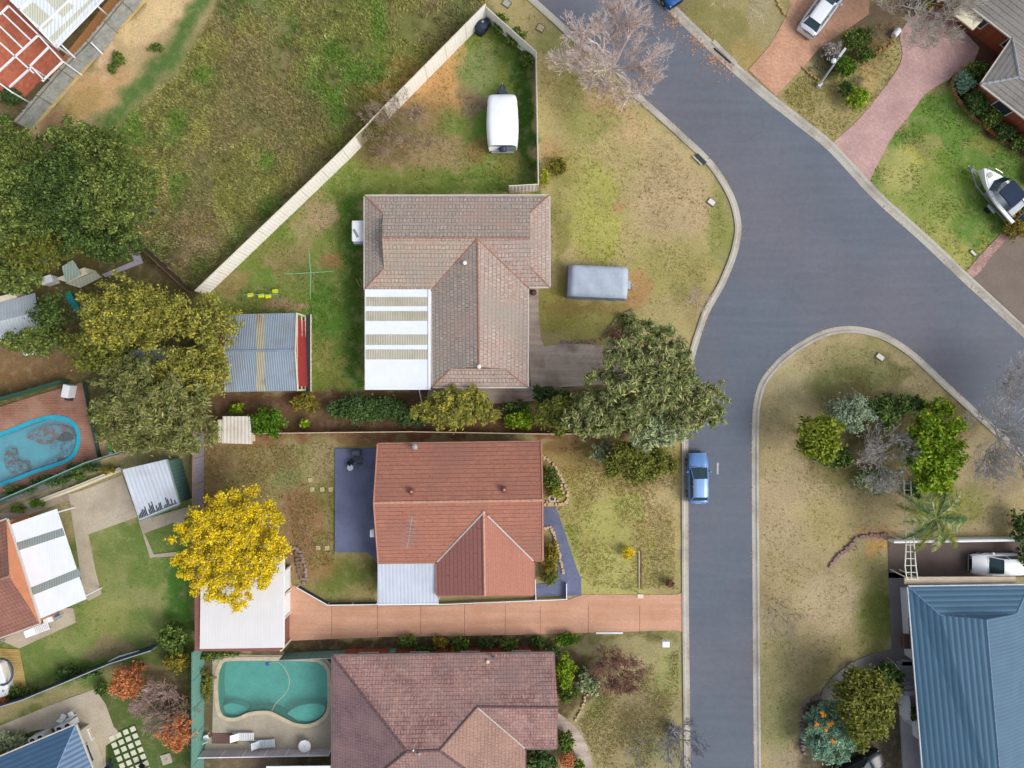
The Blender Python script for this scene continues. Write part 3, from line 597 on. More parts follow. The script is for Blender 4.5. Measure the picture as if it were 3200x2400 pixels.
MB().add([W(*q) for q in (z_(e[7]), z_(e[6]), J, RL, S1)], [(0,1,2,3,4)]).build('roof', GTT, hA)
mbp = MB()
for f in ([z_(e[1]), z_(e[2]), S2, N2], [z_(e[2]), z_(e[3]), J, RRt, S2], [z_(e[3]), z_(e[4]), B2, RB_, J], [z_(e[5]), B1, B2, z_(e[4])]):
    v = [W(*p) for p in f]; nz = sum(v[i].x*v[(i+1) % len(v)].y-v[(i+1) % len(v)].x*v[i].y for i in range(len(v)))
    mbp.add(v if nz > 0 else v[::-1], [tuple(range(len(v)))])
mbp.build('roof', GTP, hA)
vl = MB().tube(W(1352,903,2.62), W(1491,748,4.17), .05, .05, 6).tube(W(1649,897,2.62), W(1495,748,4.17), .05, .05, 6).build('valley_gutter', RCAP, rA)
vent(hA, 1453, 823, 3.75, WHITE, .17, .25); vent(hA, 1498, 1146, 4.15, WHITE, .17, .35)
# striped patio roof as part of the house
pw = mat('white_sheet', (232,237,246), .45, .03, .8, 3, k=.84, bump=0); pbg = rib_mat('beige_skylight', (190,186,168), .2, .9, .5, (164,158,136)); pwr = rib_mat('white_ribbed_sheet', (236,240,247), .2, .985, .45, None, k=.84, var=.04, bmp=.1)
pa = MB().prism([tuple(W(a, c, 2.7)[:2]) for a, c in ((1140,904),(1346,904),(1346,1218),(1140,1218))], 2.66, 2.70).build('patio_roof', pw, hA)
for y0, y1 in ((928,957),(972,1003),(1045,1078),(1092,1123)):
    MB().prism([tuple(W(a, c, 2.71)[:2]) for a, c in ((1143,y0),(1336,y0),(1336,y1),(1143,y1))], 2.702, 2.713).build('skylight_sheet', pbg, pa)
MB().beam(W(1341,904,2.73), W(1341,1217,2.73), .14, .09).beam(W(1140,1214,2.69), W(1336,1214,2.69), .1, .1).build('gutter', WHITE, pa)
for x, y in ((1146,915),(1146,1060),(1146,1208),(1334,1208)):
    p = W(x, y, 2.6); MB().box((p.x, p.y, 1.3), (.09,.09,2.66)).build('patio_post', WHITE, hA)
# -- air cooler hung on its west wall
ac = thing('air_cooler', 'pale grey boxy air cooler sticking out of the west wall of the grey tiled house', 'air conditioner', W(1118,725))
p = W(1117,722,1.9); MB().rbox((p.x+.1, p.y, 1.55), (1.15,1.75,.8), 0, .12, 3, .08).build('casing', WHITE, ac)
MB().box((p.x+.1, p.y-.95, 1.6), (.85,.18,.6)).build('louvre', mat('louvre', (150,160,178), .6, .1), ac)
MB().box((p.x-.12, p.y-.2, 1.965), (.2,.75,.02), .5).build('drip_tray', mat('tray_grey', (140,146,158), .5), ac)
for s in (-1, 1): MB().beam((p.x+.55, p.y+s*.6, .9), (p.x-.2, p.y+s*.6, 1.15), .05, .05).build('bracket', STEEL, ac)
# -- subject house
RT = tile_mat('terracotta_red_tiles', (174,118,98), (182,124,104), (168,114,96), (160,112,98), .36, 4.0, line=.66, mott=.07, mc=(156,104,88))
RTD = tile_mat('terracotta_shaded_tiles', (158,106,100), (168,112,104), (150,102,94), None, .36, 4.0, line=.55)  # same tiles darkened for the wing's left slope, shade put into the colour
hB = thing('brick_house', 'red tiled gabled brick house at the centre with a slate-blue back patio', 'house', W(1430, 1620))
walls(hB, EP([(1180,1388),(1691,1381),(1696,1751),(1668,1753),(1668,1859),(1366,1861),(1364,1757),(1182,1759)], 2.6, .45), 2.45, BRICK, door=True)
e = [(1180,1388),(1691,1381),(1696,1751),(1668,1753),(1668,1859),(1366,1861),(1364,1757),(1182,1759)]
RL, RR2 = (1168,1571,4.55), (1696,1563,4.55); WJ, WE = (1511,1600,4.22), (1515,1861,4.22)
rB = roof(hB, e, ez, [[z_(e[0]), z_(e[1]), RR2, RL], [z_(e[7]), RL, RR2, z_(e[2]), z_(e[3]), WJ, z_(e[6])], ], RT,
     [], [(RL, RR2), (WJ, WE)], mat('ridge_pale_terracotta', (200,150,128), .8, .12, 2, 8), gutter=mat('gutter_brown', (170,120,98), .5))
mb = MB()
for f in ([z_(e[6]), WJ, WE, z_(e[5])],):
    v = [W(*p) for p in f]; mb.add(v[::-1] if sum(v[i].x*v[(i+1) % 4].y-v[(i+1) % 4].x*v[i].y for i in range(4)) < 0 else v, [(0,1,2,3)])
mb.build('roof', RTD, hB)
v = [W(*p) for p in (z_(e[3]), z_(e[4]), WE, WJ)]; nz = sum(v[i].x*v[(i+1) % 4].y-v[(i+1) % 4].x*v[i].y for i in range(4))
MB().add(v if nz > 0 else v[::-1], [(0,1,2,3)]).build('roof', tile_mat('terracotta_lit_tiles', (186,128,110), (180,122,104), (174,118,102), None, .2, 3.0, line=.86), hB)  # same tiles lightened for the wing's right slope, sunlight put into the colour
for tri in ([z_(e[0]), RL, z_(e[7])], [z_(e[2]), RR2, z_(e[1])], [z_(e[5]), WE, z_(e[4])]):
    MB().add([W(*q)-Vector((0,0,.02)) for q in tri], [(0,1,2)]).build('gable_wall', BRICK, hB)
MB().beam(W(1366,1756,2.66), W(1511,1602,4.27), .12, .03).beam(W(1667,1753,2.66), W(1524,1612,4.2), .12, .03).ball(W(1511,1601,4.26), .13, 8, 4).build('valley_gutter', mat('valley_metal', (190,184,178), .5, .1), rB)
for a, c, d_ in ((z_(e[0]), RL, z_(e[7])), (z_(e[1]), RR2, z_(e[2]))): MB().beam(W(*a)+Vector((0,0,.03)), W(*c)+Vector((0,0,.03)), .1, .06).beam(W(*c)+Vector((0,0,.03)), W(*d_)+Vector((0,0,.03)), .1, .06).build('barge_board', mat('barge_terracotta', (196,140,116), .7, .1), rB)
VB = mat('vent_brown', (126,74,64), .6, .1)
for x, y in ((1287,1535),(1576,1529)):
    p = W(x, y, 4.3); o = MB().tube(p-Vector((0,0,.35)), p+Vector((0,0,.1)), .2, .2, 12).ball(p+Vector((0,0,.15)), .27, 12, 5, .6, -.4).build('roof_vent', VB, hB)
    MB().ball(p+Vector((0,0,.31)), .09, 8, 3, .5, 0).build('vent_cap', mat('vent_cap_pink', (196,160,156), .5), o)
p = W(1299,1383,2.9); MB().tube(p+Vector((0,-.5,-.25)), p+Vector((0,-.3,.55)), .17, .17, 10).ball(p+Vector((0,-.28,.55)), .25, 10, 4, .7, 0).build('flue', STEEL, hB)
pr = MB().add([W(1180,1757,2.45), W(1364,1756,2.45), W(1371,1888,2.2), W(1180,1890,2.2)], [(3,2,1,0)]).build('patio_roof', rib_mat('patio_ribbed', (200,208,222), .3, .88, .45, None, k=.82, bmp=.25), hB)
MB().beam(W(1180,1889,2.2), W(1371,1887,2.2), .12, .1).build('gutter', WHITE, pr)
for x in (1186, 1366): p = W(x, 1882, 2.1); MB().box((p.x, p.y, 1.05), (.09,.09,2.2)).build('patio_post', WHITE, hB)
an = thing('tv_antenna', 'spindly white television antenna standing on the red tiled roof', 'antenna', W(1290,1655,3.6))
a = MB(); p = W(1292,1650,3.7); a.tube(p, p+Vector((0,0,2.2)), .03, .03, 6); a.build('mast', STEEL, an)
bm = MB(); top = p+Vector((0,0,2.0)); d = Vector((.16,.98,0)); bm.tube(top-d*1.1, top+d*1.4, .025, .025, 5); bm.build('boom', STEEL, an)
el = MB(); sdv = Vector((.98,-.16,0))
for i in range(9): q = top+d*(-1.0+i*.29); ww = .55-.025*i; el.tube(q-sdv*ww, q+sdv*ww, .016, .016, 4)
el.build('element', STEEL, an)
def acunit(label, px, py, z, s=(.85,.55,.6), fan=True, rz=0, nm='air_conditioner', group=None, two=False):
    t = thing(nm, label, 'air conditioner', W(px, py, z), 0, group); p = W(px, py, z)
    MB().rbox((p.x, p.y, z+s[2]/2), s, rz, .05, 2, .03).build('casing', WHITE, t)
    n = 2 if two else 1; dx = Vector((math.cos(rz), math.sin(rz), 0))
    for i in range(n):
        q = Vector((p.x, p.y, z+s[2]+.006))+dx*(s[0]*.25*(2*i-1) if two else s[0]*.12)
        if fan:
            f = MB().tube(q-Vector((0,0,.02)), q+Vector((0,0,.012)), min(s[1], s[0]/n)*.38, None, 14).build('fan_grille', BLACK, t)
            MB().tube(q+Vector((0,0,.012)), q+Vector((0,0,.025)), .05, None, 8).build('hub', STEEL, f)
    MB().box((p.x, p.y, z-.03), (s[0]*.9, s[1]*.9, .05), rz).build('foot', BLACK, t)
    return t
acunit('small white box unit at the eave over the blue patio, the upper of two', 1166, 1664, 2.35, (.36,.6,.4), False); acunit('white box unit resting on the tile edge over the blue patio, the lower of two', 1190, 1689, 2.75, (.62,.5,.4), True)
# -- lower brown tiled house
BT = tile_mat('mottled_brown_tiles', (164,126,120), (140,106,104), (176,138,128), (146,122,118), .3, .24, line=.45, mott=.2, mc=(188,158,150)); BTD = tile_mat('mottled_shaded_tiles', (142,116,118), (122,98,102), (154,124,122), None, .24, .24, line=.64)  # second set is the darker copy for the left hip, shade painted in
BTL = tile_mat('mottled_lit_tiles', (168,136,122), (154,122,110), (176,142,126), None, .3, .24, line=.66, mott=.14)  # lighter copy for the right-facing slope, sunlight painted into the tiles
hC = thing('brick_house', 'mottled brown hip-roofed house beside the green pool at the bottom', 'house', W(1400, 2300))
walls(hC, EP([(1039,2049),(1730,2041),(1740,2339),(1641,2340),(1637,2537),(1038,2537)], 2.6, .5), 2.45, BRICK)
e = [(1039,2049),(1730,2041),(1740,2339),(1641,2340),(1637,2537),(1038,2537)]
RW, RE = (1272,2348,5.0), (1373,2345,5.0); J = (1491,2209,4.0); JE = (1744,2211,4.0)
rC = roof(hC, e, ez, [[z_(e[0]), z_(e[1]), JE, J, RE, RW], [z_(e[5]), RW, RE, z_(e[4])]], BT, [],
      [(z_(e[0]), RW), (RW, RE), (RE, J), (J, JE), (RW, z_(e[5])), (RE, z_(e[4]))], mat('dark_cap', (112,88,88), .8, .15, 3), gutter=mat('gutter_dark', (120,104,104), .5))
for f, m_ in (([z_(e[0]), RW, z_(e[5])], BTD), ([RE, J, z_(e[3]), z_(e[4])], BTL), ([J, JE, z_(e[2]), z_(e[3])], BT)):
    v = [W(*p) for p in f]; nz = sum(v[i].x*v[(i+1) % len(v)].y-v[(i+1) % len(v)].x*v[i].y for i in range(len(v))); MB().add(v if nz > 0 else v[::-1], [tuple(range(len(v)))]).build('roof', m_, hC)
MB().add([W(*q)-Vector((0,0,.02)) for q in (z_(e[2]), JE, z_(e[1]))], [(0,1,2)]).build('gable_wall', BRICK, hC)
MB().beam(W(1493,2212,4.03), W(1641,2339,2.64), .1, .03).build('valley_gutter', mat('valley_metal', (190,184,178)), rC)
p = W(1543,2056,2.7); MB().tube(p-Vector((0,0,.2)), p+Vector((0,.25,.7)), .1, .1, 10).build('flue', mat('flue_blue', (92,112,134), .5), hC); vent(hC, 1524, 2066, 2.8, CREAM, .16, .12); vent(hC, 1310, 2352, 4.95, STEEL, .12, .2); vent(hC, 1292, 2342, 4.9, WHITE, .08, .15)
pz = MB().prism([tuple(W(a, c, 2.5)[:2]) for a, c in ((832,2395),(1046,2393),(1046,2600),(832,2600))], 2.45, 2.5).build('patio_roof', pwr, hC)
MB().box((*W(940,2500,0)[:2], 1.2), (4.8,3.6,2.4)).build('patio_wall', mat('maroon_wall', (96,44,44), .8), hC)
# -- blue metal roofed house, right
BR = rib_mat('blue_steel_roof', (74,114,142), .42, .66, .45, None, .1, .8, var=.06, axis=1); BRL = rib_mat('blue_steel_roof_lit', (70,106,132), .3, .93, .7, None, 0, .8, var=.08)  # shaded and sunward slopes coloured apart, the shaded one with darker ribs
hD = thing('metal_roofed_house', 'large blue ribbed metal-roofed house at the lower right with a white verandah', 'house', W(3050, 2150))
walls(hD, PX([(2812,1835),(3108,1830),(3170,2500),(2925,2500),(2893,2045),(2826,2045)]), 2.55, mat('white_weatherboard', (214,216,222), .7, .06), every=4)
e = [(2839,1834),(3217,1829),(3280,2600),(2901,2600)]; zz = lambda q: (*q, 2.7); G1, G2, GP = (2939,1923,3.62), (3177,1919,3.62), (3083,1936,4.6); GE = (3140,2600,4.6)
rD = roof(hD, e, 2.7, [[zz(e[0]), zz(e[1]), G2, G1], [zz(e[0]), G1, GP, GE, zz(e[3])]], BR, [[G1, GP, G2]], [(zz(e[0]), G1), (zz(e[1]), G2), (GP, GE), (G1, G2)], mat('blue_cap', (100,134,164), .6), gm_=mat('gablet_blue', (96,128,158), .5), gutter=mat('gutter_pale', (190,196,206), .5), rr=.07)
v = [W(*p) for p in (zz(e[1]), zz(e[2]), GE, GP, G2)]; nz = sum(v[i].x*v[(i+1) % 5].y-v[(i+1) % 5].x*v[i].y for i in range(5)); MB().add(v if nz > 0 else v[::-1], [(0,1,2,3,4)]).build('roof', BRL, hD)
MB().prism([tuple(W(a, c, 2.3)[:2]) for a, c in ((2827,1803),(3174,1802),(3174,1823),(2827,1826))], 2.2, 2.3).build('awning', mat('beige_awning', (196,180,156), .7, .1), hD)
wv = MB().prism([tuple(W(a, c, .9)[:2]) for a, c in ((2790,2066),(2838,2140),(2846,2200),(2846,2250),(2876,2262),(2876,2300),(2868,2310),(2866,2250),(2830,2250),(2832,2150),(2812,2090))], 0, .9).build('verandah_wall', WHITE, hD)
st = MB()
for i in range(7): q = W(2815+i*2, 2075+i*14, .2+.12*i); st.box((q.x+.45, q.y, .1+.1*i), (1.5,.38,.2+.2*i))
st.build('steps', concrete_mat('steps_grey', (172,170,180), (140,138,148), .4), hD)
rl = MB()
for i in range(9): q = W(2794+i*2.2, 2175+i*8, 0); rl.beam((q.x, q.y, .3), (q.x+.85, q.y-.55, .9), .05, .05)
rl.build('balustrade', WHITE, hD)
q = W(2835,2006,1.6); MB().rbox((q.x, q.y, 1.45), (.7,1.1,.5), 0, .05, 2, .03).build('meter_box', mat('meter_brown', (96,72,62), .6), hD)
# -- top right grey tiled house
GT2 = tile_mat('grey_concrete_tiles', (150,146,140), (138,134,130), (160,156,148), None, .36, 5.0, line=.5)
hE = thing('brick_house', 'grey-tiled brick house in the top right corner above the garden bed', 'house', W(3200, 200))
d1 = (.79,.61); u1 = (.61,-.79)
def off(p, a, c): return (p[0]+d1[0]*a+u1[0]*c, p[1]+d1[1]*a+u1[1]*c)
Mz = (2990,-16); m1 = off(Mz,-260,0); m2 = off(Mz,620,0); m3 = off(m2,0,340); m4 = off(m1,0,340); r1 = (*off(m1,0,170), 4.5); r2 = (*off(m2,0,170), 4.5)
wa, wb = (3067,262), (3164,120); wc = off(wb,420,0); wd2 = off(wa,420,0); ap = (3186,240,3.55); ap2 = (*off((3115,191),420,0), 3.55)
walls(hE, EP([m1,m2,m3,m4], 2.7, .5), 2.5, BRICK)
walls(hE, EP([wa,wb,wc,wd2], 2.68, .5), 2.5, BRICK)
roof(hE, [m1,m2,m3,m4], 2.7, [[zz(m1), zz(m2), r2, r1], [zz(m4), r1, r2, zz(m3)]], GT2, [[zz(m1), r1, zz(m4)]], [(r1, r2)], STEEL, gm_=BRICK)
roof(hE, [wa,wb,wc,wd2], 2.68, [[(*wa,2.68), (*wd2,2.68), ap2, ap], [(*wb,2.68), ap, ap2, (*wc,2.68)], [(*wa,2.68), ap, (*wb,2.68)]], GT2, [], [((*wa,2.68), ap), ((*wb,2.68), ap), (ap, ap2)], STEEL)
MB().prism([tuple(W(a, c, 2.3)[:2]) for a, c in ((2992,24),(3010,10),(3077,57),(3041,94),(2979,45))], 2.2, 2.32).build('porch_awning', CREAM, hE)
# -- west house with gable
hF = thing('brick_house', 'brown tiled house at the left edge with a white patio roof striped grey', 'house', W(20, 1790))
wN, wS = (20,1623), (123,1948); dd = (-.94,.34)
def offw(p, a): return (p[0]+dd[0]*a, p[1]+dd[1]*a)
e = [wN, wS, offw(wS,420), offw(wN,420)]; RP = (29,1800,4.15); RQ = (*offw((29,1800),420), 4.15)
walls(hF, EP([wN,wS,offw(wS,420),offw(wN,420)], 2.6, .12), 2.45, mat('orange_render', (212,140,102), .8, .1))
BT3 = tile_mat('brown_clay_tiles', (150,104,90), (138,94,82), (160,114,100), (126,94,86), .32, .28, line=.66)
roof(hF, e, ez, [[z_(e[0]), RP, RQ, z_(e[3])], [z_(e[1]), z_(e[2]), RQ, RP]], BT3, [[z_(e[0]), RP, z_(e[1])]], [(RP, RQ)], RCAP, gm_=mat('orange_render', (212,140,102)))
pf = MB().prism([tuple(W(a, c, 2.4)[:2]) for a, c in ((29,1641),(177,1590),(270,1872),(118,1937))], 2.34, 2.4).build('patio_roof', pwr, hF)
for q in (((49,1697),(195,1650),(203,1673),(56,1721)), ((92,1838),(246,1776),(254,1800),(98,1862))):
    MB().prism([tuple(W(a, c, 2.41)[:2]) for a, c in q], 2.402, 2.412).build('skylight_sheet', rib_mat('grey_skylight', (146,156,152), .2, .85), pf)
for x, y in ((180,1602),(266,1864)): p = W(x, y, 2.3); MB().box((p.x-.1, p.y, 1.15), (.09,.09,2.34)).build('patio_post', WHITE, hF)
# -- bottom-left blue roofed house
hG = thing('metal_roofed_house', 'blue metal hip-roofed house cut off by the bottom left corner', 'house', W(90, 2420))
c0 = (235,2266); c1 = (c0[0]-.92*530, c0[1]+.39*530); c2 = (c0[0]+.36*530, c0[1]+.93*530); c3 = (c1[0]+.36*530, c1[1]+.93*530); apx = (*[(c0[k]+c3[k])/2 for k in (0,1)], 5.2)
walls(hG, EP([c0,c1,c3,c2], 2.6, .95), 2.45, mat('pale_render', (206,196,178), .8, .06))
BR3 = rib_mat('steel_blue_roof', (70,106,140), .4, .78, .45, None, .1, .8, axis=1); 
roof(hG, [c0,c1,c3,c2], ez, [[z_(c0), z_(c1), apx]], BR3, [], [(z_(c0), apx)], mat('blue_cap2', (120,150,180), .4), rr=.06)
v = [W(*p) for p in (z_(c0), apx, z_(c2))]; MB().add(v, [(0,1,2)]).build('roof', rib_mat('steel_blue_lit', (84,112,142), .4, .92, .4, None, .1, .8), hG)  # roof sheet lightened on the sunward slope, the light is in the colour
v = [W(*p) for p in (z_(c1), z_(c3), apx)]; MB().add(v, [(0,1,2)]).build('roof', BR3, hG); v = [W(*p) for p in (z_(c3), z_(c2), apx)]; MB().add(v, [(0,1,2)]).build('roof', BR3, hG)
# ------------------------------------------------------------------ sheds, garage, patio and pergola
sh = thing('garden_shed', 'grey-blue metal shed with a red and cream gable end, beside the olive tree', 'shed', W(800, 1110))
sb = [(690,1005),(955,1003),(962,1208),(690,1212)]; MB().prism(PX(sb), 0, 2.2).build('wall', mat('shed_wall', (170,60,64), .6, .08), sh)
SR = rib_mat('shed_roof_sheet', (146,160,174), .19, .86, .4, (138,140,140)); zt = 2.3
NWc, NEc, SEc, SWc, r1, r2 = (630,984,zt), (925,978,zt), (929,1221,zt), (640,1226,zt), (636,1098,3.05), (921,1095,3.05)
m_ = MB()
for f in ([NWc, NEc, r2, r1], [SWc, r1, r2, SEc]):
    v = [W(*p) for p in f]; nz = sum(v[i].x*v[(i+1) % 4].y-v[(i+1) % 4].x*v[i].y for i in range(4)); m_.add(v if nz > 0 else v[::-1], [(0,1,2,3)])
rs = m_.build('roof', SR, sh)
MB().beam(W(630,1098,3.09), W(921,1095,3.09), .16, .04).build('ridge_capping', mat('shed_cap', (136,150,170), .4), rs)
for xa, xb, cc, nm in ((800,828,(176,170,146),'skylight_sheet'), (676,700,(110,78,66),'rusty_sheet')):
    mm = rib_mat(nm, cc, .19, .85, .6, (120,92,70)); k_ = MB()
    for ya, yb, za, zb in ((982,1096,zt,3.05), (1223,1098,zt,3.05)): k_.add([W(xa,ya,za)+Vector((0,0,.02)), W(xb,ya,za)+Vector((0,0,.02)), W(xb,yb,zb)+Vector((0,0,.02)), W(xa,yb,zb)+Vector((0,0,.02))], [(0,1,2,3) if ya > yb else (3,2,1,0)])
    k_.build('skylight_sheet' if nm[0] == 's' else 'rusty_sheet', mm, rs)
ga = W(925,978,zt); gb_ = W(929,1221,zt); gt = W(921,1095,3.05)
MB().add([ga+Vector((.02,0,-.05)), gt+Vector((.02,0,-.05)), gb_+Vector((.02,0,-.05))], [(0,2,1)]).build('gable_wall', mat('shed_wall', (1,1,1)), sh)
t_ = MB()
for a, c in ((ga, gt), (gt, gb_)): t_.beam(a+Vector((.06,0,.0)), c+Vector((.06,0,.0)), .07, .2)
px0 = ga.x+.07
for y in (ga.y-.05, gt.y, gb_.y+.05): t_.box((px0, y, 1.12), (.09,.13,2.2))
for z in (.1, 1.05, 2.2): t_.box((px0, (ga.y+gb_.y)/2, z), (.08, abs(ga.y-gb_.y), .12))
t_.build('trim', CREAM, sh); MB().box((px0+.25, (ga.y+gb_.y)/2, .06), (.35, abs(ga.y-gb_.y)+.1, .12)).build('plinth', DKGREY, sh); MB().box((px0+.48, (ga.y+gb_.y)/2, .08), (.07, abs(ga.y-gb_.y)+.2, .18)).build('edging', CREAM, sh)  # plinth strip coloured dark grey for the shadow gap along the slab
gr = thing('garage', 'garage with an off-white roof half under the yellow tree at the driveway end', 'garage', W(760, 1890))
MB().prism(PX([(650,1770),(905,1770),(905,2000),(650,2000)]), 0, 2.35).build('wall', mat('garage_brick', (140,92,84), .8, .12), gr)
MB().prism([tuple(W(a, c, 2.55)[:2]) for a, c in ((628,1748),(887,1742),(886,2024),(624,2028))], 2.42, 2.55).build('roof', rib_mat('off_white_roof', (226,224,224), .25, .985, .5, None, k=.84, var=.03, bmp=.08), gr)
MB().beam(W(888,1745,2.46), W(887,2023,2.46), .1, .14).build('gutter', WHITE, gr)
gp = W(905,1840); 
for yy in (1800, 1880): o = MB().box((gp.x+.05, W(905,yy)[1], 1.1), (.07,1.85,2.1)).build('roller_door', WHITE, gr); 
for yy in (1768, 1840, 1912, 1998): MB().box((gp.x+.08, W(905,yy)[1], 1.18), (.14,.14,2.36)).build('post', CREAM, gr)
cs = thing('garden_shed', 'small cream flat-roofed shed between the olive tree and the dark green bush', 'shed', W(742, 1345))
MB().prism(PX([(712,1308),(795,1308),(798,1378),(714,1376)]), 0, 1.95).build('wall', CREAM, cs); MB().prism([tuple(W(a, c, 2.05)[:2]) for a, c in ((696,1301),(780,1301),(788,1388),(693,1385))], 1.96, 2.05).build('roof', rib_mat('cream_roof', (228,220,206), .3, .94, .5, (200,186,168)), cs)
MB().box((*W(797,1342)[:2], .95), (.04,.8,1.8)).build('door', mat('shed_door', (206,198,182), .6), cs)
gs = thing('carport', 'white ribbed-roof outbuilding with a green side wall on the concrete slab', 'carport', W(480, 1540))
rf = [(385,1467),(521,1435),(559,1576),(434,1627)]; k = [tuple(W(a, c, 2.5)[:2]) for a, c in rf]; kk = offset_poly(k, -.12)
MB().prism(kk, 0, 2.42).build('wall', rib_mat('green_wall', (96,132,122), .3, .85, .6), gs)
zr = MB().add([(k[0][0],k[0][1],2.62), (k[1][0],k[1][1],2.6), (k[2][0],k[2][1],2.46), (k[3][0],k[3][1],2.44)], [(3,2,1,0)]).build('roof', rib_mat('grey_white_roof', (206,214,226), .33, .93, .45, (186,190,196), k=.85), gs)
lt = MB(); random.seed(5)
for i in range(26):
    t = (i+1)/27; a = Vector(k[3])*(1-t)+Vector(k[2])*t; u = (Vector(k[0])-Vector(k[3])).normalized(); L = random.uniform(.15,.5+.7*math.sin(t*3.1)); lt.beam((a.x+u.x*.12, a.y+u.y*.12, 2.475), (a.x+u.x*L, a.y+u.y*L, 2.49), .09, .02)
lt.build('leaf_litter', mat('litter_dark', (62,66,72), .9), zr)
MB().beam((k[1][0]+.06,k[1][1],2.55), (k[2][0]+.06,k[2][1],2.44), .1, .12).beam((k[3][0],k[3][1]-.05,2.42), (k[2][0],k[2][1]-.05,2.42), .1, .12).build('gutter', mat('gutter_green', (140,160,154), .5), gs)
# top-left patio cover and open pergola
pt = thing('patio_cover', 'white patio cover with cream roof sheets in the top left corner', 'patio cover', W(150, 20)); zp = 2.6
q = [(27,-6),(177,148),(330,-10),(420,-110),(300,-240),(-80,-120)]; MB().prism([tuple(W(a, c, zp)[:2]) for a, c in q], zp-.08, zp).build('roof', rib_mat('white_patio_sheet', (226,232,238), .3, .95, .45, None, k=.88), pt)
for q in (((68,34),(104,6),(168,62),(136,92)), ((138,-6),(200,-6),(232,20),(196,56)), ((152,120),(196,78),(300,-20),(330,-50),(316,-24),(166,134))):
    MB().prism([tuple(W(a, c, zp+.012)[:2]) for a, c in q], zp+.002, zp+.012).build('skylight_sheet', rib_mat('cream_skylight', (212,212,190), .2, .93), pt)
pb_ = MB()
for a, c in (((27,-6),(177,148)), ((177,148),(335,-15)), ((60,30),(100,-10)), ((120,90),(238,-20))): pb_.beam(W(*a, zp+.04), W(*c, zp+.04), .12, .1)
pb_.build('gutter', WHITE, pt)
for x, y in ((32,2),(176,142),(300,15)): p = W(x, y, zp); MB().box((p.x, p.y, zp/2), (.1,.1,zp)).build('post', WHITE, pt)
pg = thing('pergola', 'open white pergola frame over red paving left of the wooden fence', 'pergola', W(90, 190))
k_ = MB()
for a, c in (((0,45),(27,18)),((27,18),(122,110)),((7,40),(98,127)),((0,82),(70,150)),((0,133),(105,228)),((-60,275),(122,108)),((122,112),(196,192)),((196,192),(132,254)),((152,148),(94,206)),((98,210),(30,272)),((-60,218),(40,290)),((100,210),(138,250)),((190,138),(234,180)),((286,134),(320,168))):
    MB().beam(W(*a, 2.4), W(*c, 2.4), .11, .12).build('beam', WHITE, pg)
for x, y in ((196,192),(122,110),(40,290),(98,210)): p = W(x, y, 2.4); MB().box((p.x, p.y, 1.2), (.09,.09,2.38)).build('post', WHITE, pg)
# ------------------------------------------------------------------ fences
def fence(label, pts, h, panelm, postm, capm=None, w=.04, span=2.4, name='panel_fence', cat='fence', paling=False, z0=0, rail=True, group=None, jit=0):
    P = [W(a, c) for a, c in pts]; r = thing(name, label, cat, P[0], 0, group); k = 0
    for a, c in zip(P[:-1], P[1:]):
        d = c-a; L = d.length; n = max(1, round(L/span)); d.normalize()
        for i in range(n):
            s = a+d*L*i/n; t = a+d*L*(i+1)/n; m_ = MB()
            if paling:
                m = int((t-s).length/.115)
                for j in range(m):
                    q = s+d*((j+.5)*(t-s).length/m); hh = h*(1+random.uniform(-.03,.03)); m_.box((q.x, q.y, z0+hh/2), (.1, .022, hh), math.atan2(d.y, d.x)+random.uniform(-.05,.05))
            else: m_.beam((s.x, s.y, z0+h/2), (t.x, t.y, z0+h/2), w, h)
            m_.build('panel', panelm, r)
            MB().box((s.x, s.y, z0+h/2+.02), (.08,.08,h+.04), math.atan2(d.y, d.x)).build('post', postm, r)
        if rail:
            off_ = Vector((-d.y, d.x, 0))*(.04 if paling else 0); MB().beam(a+off_+Vector((0,0,z0+h+(.02 if not paling else -.25))), c+off_+Vector((0,0,z0+h+(.02 if not paling else -.25))), .07, .06).build('rail', capm or postm, r)
    MB().box((P[-1].x, P[-1].y, z0+h/2+.02), (.08,.08,h+.04)).build('post', postm, r)
    return r
CF = rib_mat('cream_steel_fence', (240,236,228), .3, .95, .5, None, k=.92, var=.03); CP = mat('cream_post', (230,222,200), .5, .05)
f1 = fence('cream steel fence of the wedge-shaped yard, tall and running diagonally to a point', [(1130,458),(1092,497),(650,920)], 2.25, CF, CP); 
f2 = fence('dirt-stained run of cream steel fence, half way along the diagonal', [(1215,370),(1160,428),(1130,458)], 2.25, rib_mat('stained_fence', (176,164,138), .3, .9, .6, (96,86,60)), CP)
f3 = fence('long cream steel fence from the stained run up to the pointed corner', [(1520,61),(1215,370)], 2.25, CF, CP)
f4 = fence('short cream steel fence from the pointed corner down toward the lawn', [(1520,61),(1673,197)], 1.9, CF, CP)
f5 = fence('thin straight cream fence between the caravan yard and the corner lawn', [(1673,197),(1680,597),(1592,602)], 1.9, CF, CP)
f6 = fence('weathered grey timber paling fence below the red paved patio', [(470,-20),(318,166),(235,250),(98,409)], 2.0, mat('silvered_paling', (160,164,160), .9, .25, 2, 10), WOOD, paling=True)
MB().beam((*W(470,-14)[:2], .1), (*W(98,412)[:2], .1), .12, .2).build('plinth', mat('sandy_sleeper', (196,172,118), .9), f6)
f7 = fence('dark timber fence between the tree clump and the cream diagonal fence', [(438,757),(530,842),(612,918)], 1.5, mat('dark_fence', (74,64,54), .9, .2), BROWNW)
LF = rib_mat('lilac_steel_fence', (150,146,160), .3, .88, .6)
f8 = fence('grey steel boundary fence left of the yellow tree', [(637,1345),(636,1745)], 1.9, LF, mat('brown_post', (160,118,92), .6), mat('brown_cap', (168,124,98), .6))
